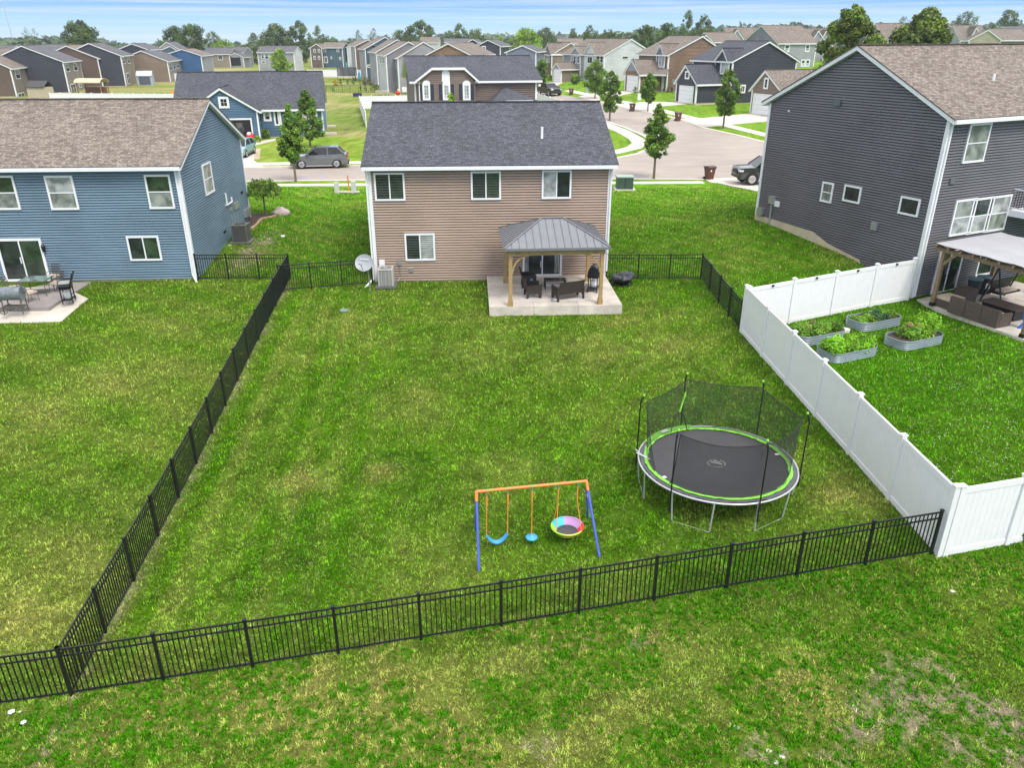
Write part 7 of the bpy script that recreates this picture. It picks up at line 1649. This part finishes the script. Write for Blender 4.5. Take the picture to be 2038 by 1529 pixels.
m_ = MB(); m_.tube([q-ER3*.9+v3(0,0,1.7), q+ER3*.9+v3(0,0,1.7)], .035, 6); m_.build('top_rail', BLACK, T); m_ = MB(); m_.ob(q-ER3*.7-EG3*.25+v3(0,0,.45), ER3*1.4, EG3*.5, v3(0,0,.08)); m_.ob(q-ER3*.7+EG3*.25+v3(0,0,.45), ER3*1.4, EG3*.06, v3(0,0,.55)); m_.build('seat', BLACK, T); m_ = MB(); m_.ob(q-ER3*.5-EG3*.22+v3(0,0,.53), ER3*1.0, EG3*.4, v3(0,0,.08)); m_.build('cushion', CUSH, T)
q = at(2034,655,zp)+ER3*.15; T = thing('blue_float', 'bright blue inflatable with forked tail leaning at the pergola post, at the right edge', 'inflatable', q); BLP = mat('bright_blue_vinyl', (.02,.17,.62), .3, .1)
m_ = MB(); m_.sph(q+v3(0,0,.75), (.20,.12,.62), 14); m_.prism([q+v3(-.08,-.05,.28), q+v3(-.28,-.05,.0), q+v3(-.12,-.05,.06), q+v3(0,-.05,.12), q+v3(.10,-.05,.02), q+v3(.24,-.05,.0), q+v3(.08,-.05,.28)], (0,.1,0)); m_.build('body', BLP, T)
m_ = MB(); rs = np.random.RandomState(3)
for k in range(14): m_.sph(q+v3(.1*rs.randn(), -.12, .55+.5*rs.rand()), (.035,.02,.05), 6)
m_.build('white_spots', WHITE, T)
# ---------------------------------------------------------------- left patio
zl_ = 1.34; WPV = mat('slate_pavers', (.27,.24,.23), .8, .2, 1.2, bump=.3)
pv = [at(-120,568,zl_), at(-120,614,zl_), at(97,612,zl_), at(182,561,zl_)]; pv2 = [at(-120,580,1.26), at(-120,636,1.26), at(120,633,1.26), at(176,594,1.26), at(130,575,1.26)]
o = sheet('concrete_pad', pv2, CONC, .03, step=1.5, thick=.1); EXCL.append(pv2); EXCL.append(pv)
m_ = MB(); m_.prism(pv[::-1], (0,0,-.3)); o = m_.build('patio_pavers', WPV); tag(o, None, None, kind='structure')
q = at(78,585,zl_); T = thing('patio_table', 'green glass topped patio table outside the blue house door', 'table', q); FRM = mat('brown_metal', (.10,.085,.07), .5, .1)
local(lambda m: m.box((0,0,.72),(1.15,.85,.02)), q, 4).build('tabletop', glassmat('green_table_glass',(.14,.20,.18)), T); local(lambda m: (m.box((0,-.43,.70),(1.2,.03,.04)), m.box((0,.43,.70),(1.2,.03,.04)), m.box((-.58,0,.70),(.03,.85,.04)), m.box((.58,0,.70),(.03,.85,.04))), q, 4).build('table_frame', FRM, T)
for a in (-.52,.52):
    for b in (-.38,.38): local(lambda m: m.cyl((a,b,0),(a,b,.7),.02,.02,6), q, 4).build('leg', FRM, T)
for lab, x, y, az in (('brown metal patio chair in front of the glass table, seen from behind',62,600,-20),('brown metal patio chair at the left end of the glass table',32,590,-80),('brown metal patio chair at the right end of the glass table, near the grill',116,580,80),('tan backed patio chair behind the glass table',108,567,165)):
    q = at(x, y, zl_); T = thing('patio_chair', lab, 'chair', q, az, 'chairs round the glass patio table')
    local(lambda m: m.box((0,0,.43),(.48,.46,.07)), q, az).build('seat_cushion', CUSH, T)
    def bk(m):
        for s in (-.23,.23): m.cyl((s,-.24,.4),(s,-.34,.95),.014,.014,6)
        for k in range(4): m.bar((-.23,-.26-.025*k,.55+.12*k),(.23,-.26-.025*k,.55+.12*k),.02,.035)
    local(bk, q, az).build('backrest', FRM, T)
    for s in (-.22,.22): local(lambda m: (m.tube([(s,.24,0),(s,.22,.42),(s,.0,.62),(s,-.28,.62)], .012, 5), m.cyl((s,-.3,0),(s,-.22,.42),.014,.014,5)), q, az).build('leg', FRM, T)
grill('black gas grill with raised lid and white propane tank on the left patio', at(138,601,zl_), -70, BLACK, open_=True)
q = at(30,622,zl_); T = thing('barrel_smoker', 'weathered grey barrel smoker on spoked wheels at the lower edge of the left patio', 'smoker', q); SMK = mat('weathered_steel', (.17,.19,.21), .55, .35, 5., metal=.2)
local(lambda m: (m.cyl((-.42,0,.85),(.5,0,.85),.29,.29,20),), q, 5).build('barrel', SMK, T); local(lambda m: m.cyl((-.95,0,.7),(-.45,0,.7),.22,.22,18), q, 5).build('firebox', SMK, T); local(lambda m: m.cyl((.5,0,.9),(.62,0,1.1),.05,.05,8), q, 5).build('chimney', SMK, T)
for x in (-.3,.45):
    for y in (-.2,.2): local(lambda m: m.bar((x,y*1.2,.0),(x,y,.65),.035,.035), q, 5).build('leg', FRM, T)
local(lambda m: m.box((.05,0,.28),(.9,.4,.03)), q, 5).build('shelf', FRM, T)
for y in (-.27,.27):
    def wh(m):
        for i in range(14): a, b = 2*math.pi*i/14, 2*math.pi*(i+1)/14; m.bar((-.3+.15*math.cos(a),y,.15+.15*math.sin(a)),(-.3+.15*math.cos(b),y,.15+.15*math.sin(b)),.03,.02)
        for i in range(4): a = math.pi*i/4; m.bar((-.3-.15*math.cos(a),y,.15-.15*math.sin(a)),(-.3+.15*math.cos(a),y,.15+.15*math.sin(a)),.01,.01)
    local(wh, q, 5).build('wheel', FRM, T)
# ---------------------------------------------------------------- small things far off
def fbox(name, label, cat, px_, py, dims, m, az=0., dz=0., group=None):
    p = att(px_, py); mb = MB(); mb.box(p+v3(0,0,dims[2]/2+dz), dims, az=az); o = mb.build(name, m); return tag(o, label, cat, group)
p = att(292,169); T = thing('garden_shed', 'pale blue-grey shed with dark end beside the tan gabled house', 'shed', p, 12); m_ = MB(); m_.prism([(-1.6,-1.2,0),(-1.6,1.2,0),(-1.6,1.2,2.0),(-1.6,0,2.9),(-1.6,-1.2,2.0)], (3.2,0,0)); reloc(m_, p, 12).build('wall', mat('shed_grey',(.34,.37,.42),.7), T); local(lambda m: (m.ob((-1.7,-1.35,1.95),(3.4,0,0),(0,1.35,1.0),(0,0,.08)), m.ob((-1.7,1.35,1.95),(3.4,0,0),(0,-1.35,1.0),(0,0,.08))), p, 12).build('roof', mat('shed_roof',(.45,.47,.52),.7), T); local(lambda m: m.box((0,-1.23,1.0),(2.4,.05,1.7)), p, 12).build('door', mat('shed_dark',(.08,.09,.12),.6), T)
p = att(84,196); T = thing('garden_shed', 'small dark roofed shed just behind the blue house ridge on the left', 'shed', p, -8); local(lambda m: m.box((0,0,1.0),(3.4,2.4,2.0)), p, -8).build('wall', mat('shed_tan',(.45,.38,.28),.7), T); local(lambda m: (m.ob((-1.9,-1.4,1.95),(3.8,0,0),(0,1.4,1.0),(0,0,.08)), m.ob((-1.9,1.4,1.95),(3.8,0,0),(0,-1.4,1.0),(0,0,.08))), p, -8).build('roof', mat('shed_roof_dark',(.06,.055,.055),.8), T)
p = att(188,190); T = thing('covered_pergola', 'timber shelter with cream canopy behind the chestnut gabled house', 'pergola', p, -6)
for a in (-2.3,2.3):
    for b in (-1.2,1.2): local(lambda m: m.box((a,b,1.2),(.15,.15,2.4)), p, -6).build('post', PW, T)
def cv(m):
    n = 8
    for i in range(n): t0_, t1_ = math.pi*i/n, math.pi*(i+1)/n; m.ob((-2.6,-1.5*math.cos(t0_),2.3+.7*math.sin(t0_)),(5.2,0,0),(0,-1.5*(math.cos(t1_)-math.cos(t0_)),.7*(math.sin(t1_)-math.sin(t0_))),(0,0,.05))
local(cv, p, -6).build('canopy', mat('cream_canopy',(.62,.50,.33),.8), T); local(lambda m: m.box((0,.9,.9),(4.4,.1,1.2)), p, -6).build('privacy_screen', mat('rust_screen',(.2,.09,.06),.8), T)
p = att(348,192); T = thing('orange_bench', 'bright orange bench against the white fence behind the left roof', 'bench', p); OB = mat('bench_orange',(.60,.28,.06),.6); m_ = MB(); m_.box(p+v3(0,0,.45),(1.8,.5,.08)); m_.build('seat', OB, T); m_ = MB(); m_.box(p+v3(0,.25,.75),(1.8,.06,.4)); m_.build('backrest', OB, T)
for a in (-.8,.8): m_ = MB(); m_.box(p+v3(a,0,.22),(.08,.45,.44)); m_.build('leg', OB, T)
# crowded deck with red umbrella
p = att(366,150); T = thing('raised_deck', 'raised deck crowded with furniture behind the royal blue house fence', 'deck', p); m_ = MB(); m_.box(p+v3(0,0,1.2),(7,3,.25)); m_.build('platform', mat('deck_red',(.14,.07,.06),.7), T)
for a in (-3.3,0,3.3): m_ = MB(); m_.box(p+v3(a,-1.4,.6),(.15,.15,1.2)); m_.build('post', PW, T)
m_ = MB(); rs = np.random.RandomState(8)
def onp(x, y, z): return p+v3(x, y, z)
T = thing('closed_umbrella', 'closed red parasol on the far crowded deck', 'umbrella', onp(-.3,0,1.3)); m_ = MB(); m_.cyl(onp(-.3,0,1.3), onp(-.3,0,4.0), .04,.04,6); m_.build('pole', FRM, T); m_ = MB(); m_.lathe(onp(-.3,0,2.0), [(.28,0),(.2,1.0),(.03,2.1)], 10); m_.build('canopy', mat('parasol_red',(.6,.03,.08),.6), T)
for i, (x, c, lab) in enumerate(((-2.6,(.02,.03,.03),'black patio chair at the left end of the far crowded deck'),(-1.4,(.30,.05,.05),'dark red patio chair left of the red parasol'),(.6,(.12,.02,.02),'maroon high backed chair right of the red parasol'),(1.6,(.35,.30,.25),'beige chair on the far crowded deck'),(2.6,(.04,.04,.04),'black chair at the right end of the far crowded deck'))):
    q = onp(x, -.5, 1.33); T = thing('deck_chair', lab, 'chair', q); mm = mat('deck_chair_%d' % i, c, .6); m_ = MB(); m_.box(q+v3(0,0,.4),(.8,.8,.35)); m_.build('seat', mm, T); m_ = MB(); m_.box(q+v3(0,.35,.8),(.8,.14,.95)); m_.build('backrest', mm, T)
# timber deck and stairs by the long tan house
p = att(420,129); T = thing('timber_stairs', 'fresh timber deck and stairs behind the long tan house', 'deck', p); DKW = mat('fresh_timber',(.50,.36,.20),.7); m_ = MB(); m_.box(p+v3(-1.5,2,1.6),(6,3,.2)); m_.build('platform', DKW, T)
for s in (-.5,.7): m_ = MB(); m_.bar(p+v3(1.6,1.5+s,1.7), p+v3(5.2,-1.2+s,.1), .12, .35); m_.build('stringer', DKW, T)
m_ = MB(); 
for k in range(6): m_.box(p+v3(-4.2+k*1.1,.6,2.1),(.1,.1,1.0))
m_.box(p+v3(-1.5,.6,2.6),(6,.1,.1)); m_.build('railing', DKW, T)
# far trampoline
p = att(692,158); T = thing('trampoline', 'small distant rectangular trampoline with net against the far white fence', 'trampoline', p); NG = mat('far_net',(.30,.29,.32),.8)
m_ = MB(); m_.box(p+v3(0,0,.9),(4.4,3.,.12)); m_.build('jumping_mat', TMAT, T); netm = bpy.data.materials.new('far_safety_net'); t = NT(netm); t.p.inputs['Base Color'].default_value = (.12,.12,.14,1); tr_ = t.n('ShaderNodeBsdfTransparent'); ms = t.n('ShaderNodeMixShader', {0: .6}); t.l(tr_.outputs[0], ms.inputs[1]); t.l(t.p.outputs[0], ms.inputs[2]); t.l(ms.outputs[0], t.o.inputs[0])
for y in (-1.5,1.5): m_ = MB(); m_.ob(p+v3(-2.2,y,1.0), (4.4,0,0), (0,.02,0), (0,0,1.9)); m_.build('safety_net', netm, T)
for a in (-2.25,-.75,.75,2.25): m_ = MB(); m_.cyl(p+v3(a,-1.55,0), p+v3(a,-1.55,2.95), .04,.04,6); m_.build('pole', BLACK, T)
# timber deck over patio beside grey rear houses, teal umbrella
p = att(765,166); T = thing('elevated_deck', 'elevated grey deck on timber posts behind the rear row houses', 'deck', p); m_ = MB(); m_.box(p+v3(-.5,1.5,3.6),(4.6,3,.3)); m_.build('platform', PW, T)
for a in (-2.6,1.6): m_ = MB(); m_.box(p+v3(a,.1,1.8),(.22,.22,3.6)); m_.build('post', mat('rust_timber',(.28,.12,.05),.7), T)
m_ = MB(); m_.box(p+v3(-.5,0,4.3),(4.6,.06,1.1)); m_.build('railing', mat('blue_grey_rail',(.14,.18,.19),.6), T)
p = att(716,164); T = thing('closed_umbrella', 'closed teal parasol in the far garden', 'umbrella', p); m_ = MB(); m_.cyl(p, p+v3(0,0,3.0), .05,.05,6); m_.build('pole', FRM, T); m_ = MB(); m_.lathe(p+v3(0,0,.9), [(.42,0),(.3,1.0),(.04,1.9)], 10); m_.build('canopy', mat('parasol_teal',(.02,.25,.38),.6), T)
fbox('planter_box', 'small dark blue box on the grass beyond the white fence corner', 'box', 711.5, 191.5, (1.5,.8,.6), mat('navy_box',(.02,.02,.06),.6)); fbox('play_table', 'turquoise play table near the far white fence', 'table', 687, 134, (1.6,1.0,1.6), mat('turquoise',(.12,.45,.42),.5))
p = att(792,189); T = thing('red_scooter', 'bright red ride-on toy by the pale grey rear house', 'toy', p); RD = mat('toy_red',(.62,.03,.03),.4); m_ = MB(); m_.sph(p+v3(0,0,.4), (.5,.3,.35), 10); m_.build('body', RD, T); m_ = MB(); m_.sph(p+v3(.1,0,.85), (.2,.15,.3), 8); m_.build('seat', mat('toy_yellow',(.6,.5,.2),.5), T)
p = att(762,189); T = thing('picnic_table', 'pale picnic table on the lawn beyond the white fence', 'table', p); m_ = MB(); m_.box(p+v3(0,0,.75),(2.6,.8,.08)); m_.build('tabletop', WALK, T); m_ = MB(); m_.box(p+v3(0,-.7,.45),(2.6,.28,.06)); m_.box(p+v3(0,.7,.45),(2.6,.28,.06)); m_.build('bench', WALK, T)
for a in (-1,1): m_ = MB(); m_.bar(p+v3(a,-.7,0), p+v3(a,.2,.75), .08,.08); m_.bar(p+v3(a,.7,0), p+v3(a,-.2,.75), .08,.08); m_.build('leg', WALK, T)
p = att(647,132); 
# garage-side things by the ranch
q = att(501,281); T = thing('red_ball', 'round red and white toy beside the open garage of the blue single-storey house', 'toy', q); m_ = MB(); m_.sph(q+v3(0,-.3,.5), (.45,.3,.5), 12); m_.build('body', RD, T); m_ = MB(); m_.sph(q+v3(-.05,-.42,.8), (.25,.2,.2), 10); m_.build('top', WHITE, T)
q = att(531,262); q = q+v3(0,-.4,0); T = thing('porch_chair', 'bright red chair on the porch of the blue single-storey house', 'chair', q); m_ = MB(); m_.box(q+v3(0,0,.45),(.7,.7,.12)); m_.build('seat', RD, T); m_ = MB(); m_.ob(q+v3(-.35,.25,.5),(.7,0,0),(0,.1,0),(0,.2,.8)); m_.build('backrest', RD, T); m_ = MB(); m_.box(q+v3(-.3,0,.2),(.08,.6,.4)); m_.box(q+v3(.3,0,.2),(.08,.6,.4)); m_.build('leg', RD, T)
# radio mast
p = atY(22,62,600); T = thing('radio_mast', 'thin lattice radio mast rising over the woods at the far left', 'mast', v3(p[0],600,4)); tz_ = atY(17,-20,600)[2]
m_ = MB(); m_.cyl(v3(p[0],600,4), v3(p[0]-1.5,600,tz_), .28,.2,5); m_.build('mast_pole', mat('mast_grey',(.45,.42,.42),.6), T)
# gas meters on the brown house corner
p = att(1339,184); T = thing('utility_meters', 'cluster of utility meters at the brown house wall by the dark garage', 'utility box', p); m_ = MB(); m_.box(p+v3(0,0,1.7),(.5,.3,.6)); m_.box(p+v3(.7,0,1.7),(.4,.3,.5)); m_.build('cabinet', GALV, T)
fbox('hydrant_box', 'pale green utility box on the lawn by the small street tree', 'utility box', 1173, 184, (1.1,.9,.8), mat('pale_green',(.30,.38,.34),.6)); fbox('yard_box', 'small white utility box on the lawn of the brown two-storey house', 'utility box', 1272, 199, (.5,.4,.9), WHITE)
# clover heads in the right lawn
rs = np.random.RandomState(12); V = []; Fc = []
n_ = 240; c = att(1720,780); px_ = 1700+330*rs.rand(n_*3); py_ = 690+250*rs.rand(n_*3)
m_ = MB(); k_ = 0
vv = []; 
for x, y in zip(px_, py_):
    if fbm(np.array([x*.012]), np.array([y*.02]), 3)[0] < .52 and rs.rand() < .93: continue
    p = at(x, y, .9)
    if side(WF0, WF1, p[0:1], p[1:2])[0] > -.3: continue
    vv.append((p[0], p[1])); 
    if len(vv) >= n_: break
vv = np.array(vv); zz = ztv(vv[:,0], vv[:,1])+.06; s = .010
C8 = np.array([(-s,-s,0),(s,-s,0),(s,s,0),(-s,s,0),(0,0,s*1.2)]); V = (np.c_[vv, zz][:,None,:]+C8[None]).reshape(-1,3); b5 = np.arange(len(vv))[:,None]*5
F_ = np.concatenate([b5+np.array([[0,1,4]]), b5+np.array([[1,2,4]]), b5+np.array([[2,3,4]]), b5+np.array([[3,0,4]])]).astype(int)
o = npmesh('clover_flowers', V, F_, 3, [WHITE]); tag(o, 'tiny white clover heads scattered in the lush right lawn', 'clover', kind='stuff')
# ---------------------------------------------------------------- grass, haze
for w_, q in ((wc, None), (wl, None), (wg, None)):
    ys = [p[0] for p in w_.prof]; EXCL.append([w_.w(w_.x0, ys[0]-.05, 0)[:2], w_.w(w_.x1, ys[0]-.05, 0)[:2], w_.w(w_.x1, ys[-1], 0)[:2], w_.w(w_.x0, ys[-1], 0)[:2]])
EXCL.append([wc.w(tA,dF,0)[:2], wc.w(tB,dF,0)[:2], wc.w(tB,0,0)[:2], wc.w(tA,0,0)[:2]])
grass()
hm = bpy.data.materials.new('haze_air'); hm.use_nodes = True; t = hm.node_tree; t.nodes.clear(); o_ = t.nodes.new('ShaderNodeOutputMaterial'); vp = t.nodes.new('ShaderNodeVolumePrincipled')
vp.inputs['Color'].default_value = (.80,.90,1,1); vp.inputs['Density'].default_value = .00020; vp.inputs['Anisotropy'].default_value = .2; t.links.new(vp.outputs[0], o_.inputs['Volume'])
m_ = MB(); m_.box((0,700,24), (3400,1900,60)); o = m_.build('haze', hm); tag(o, None, None, kind='stuff')
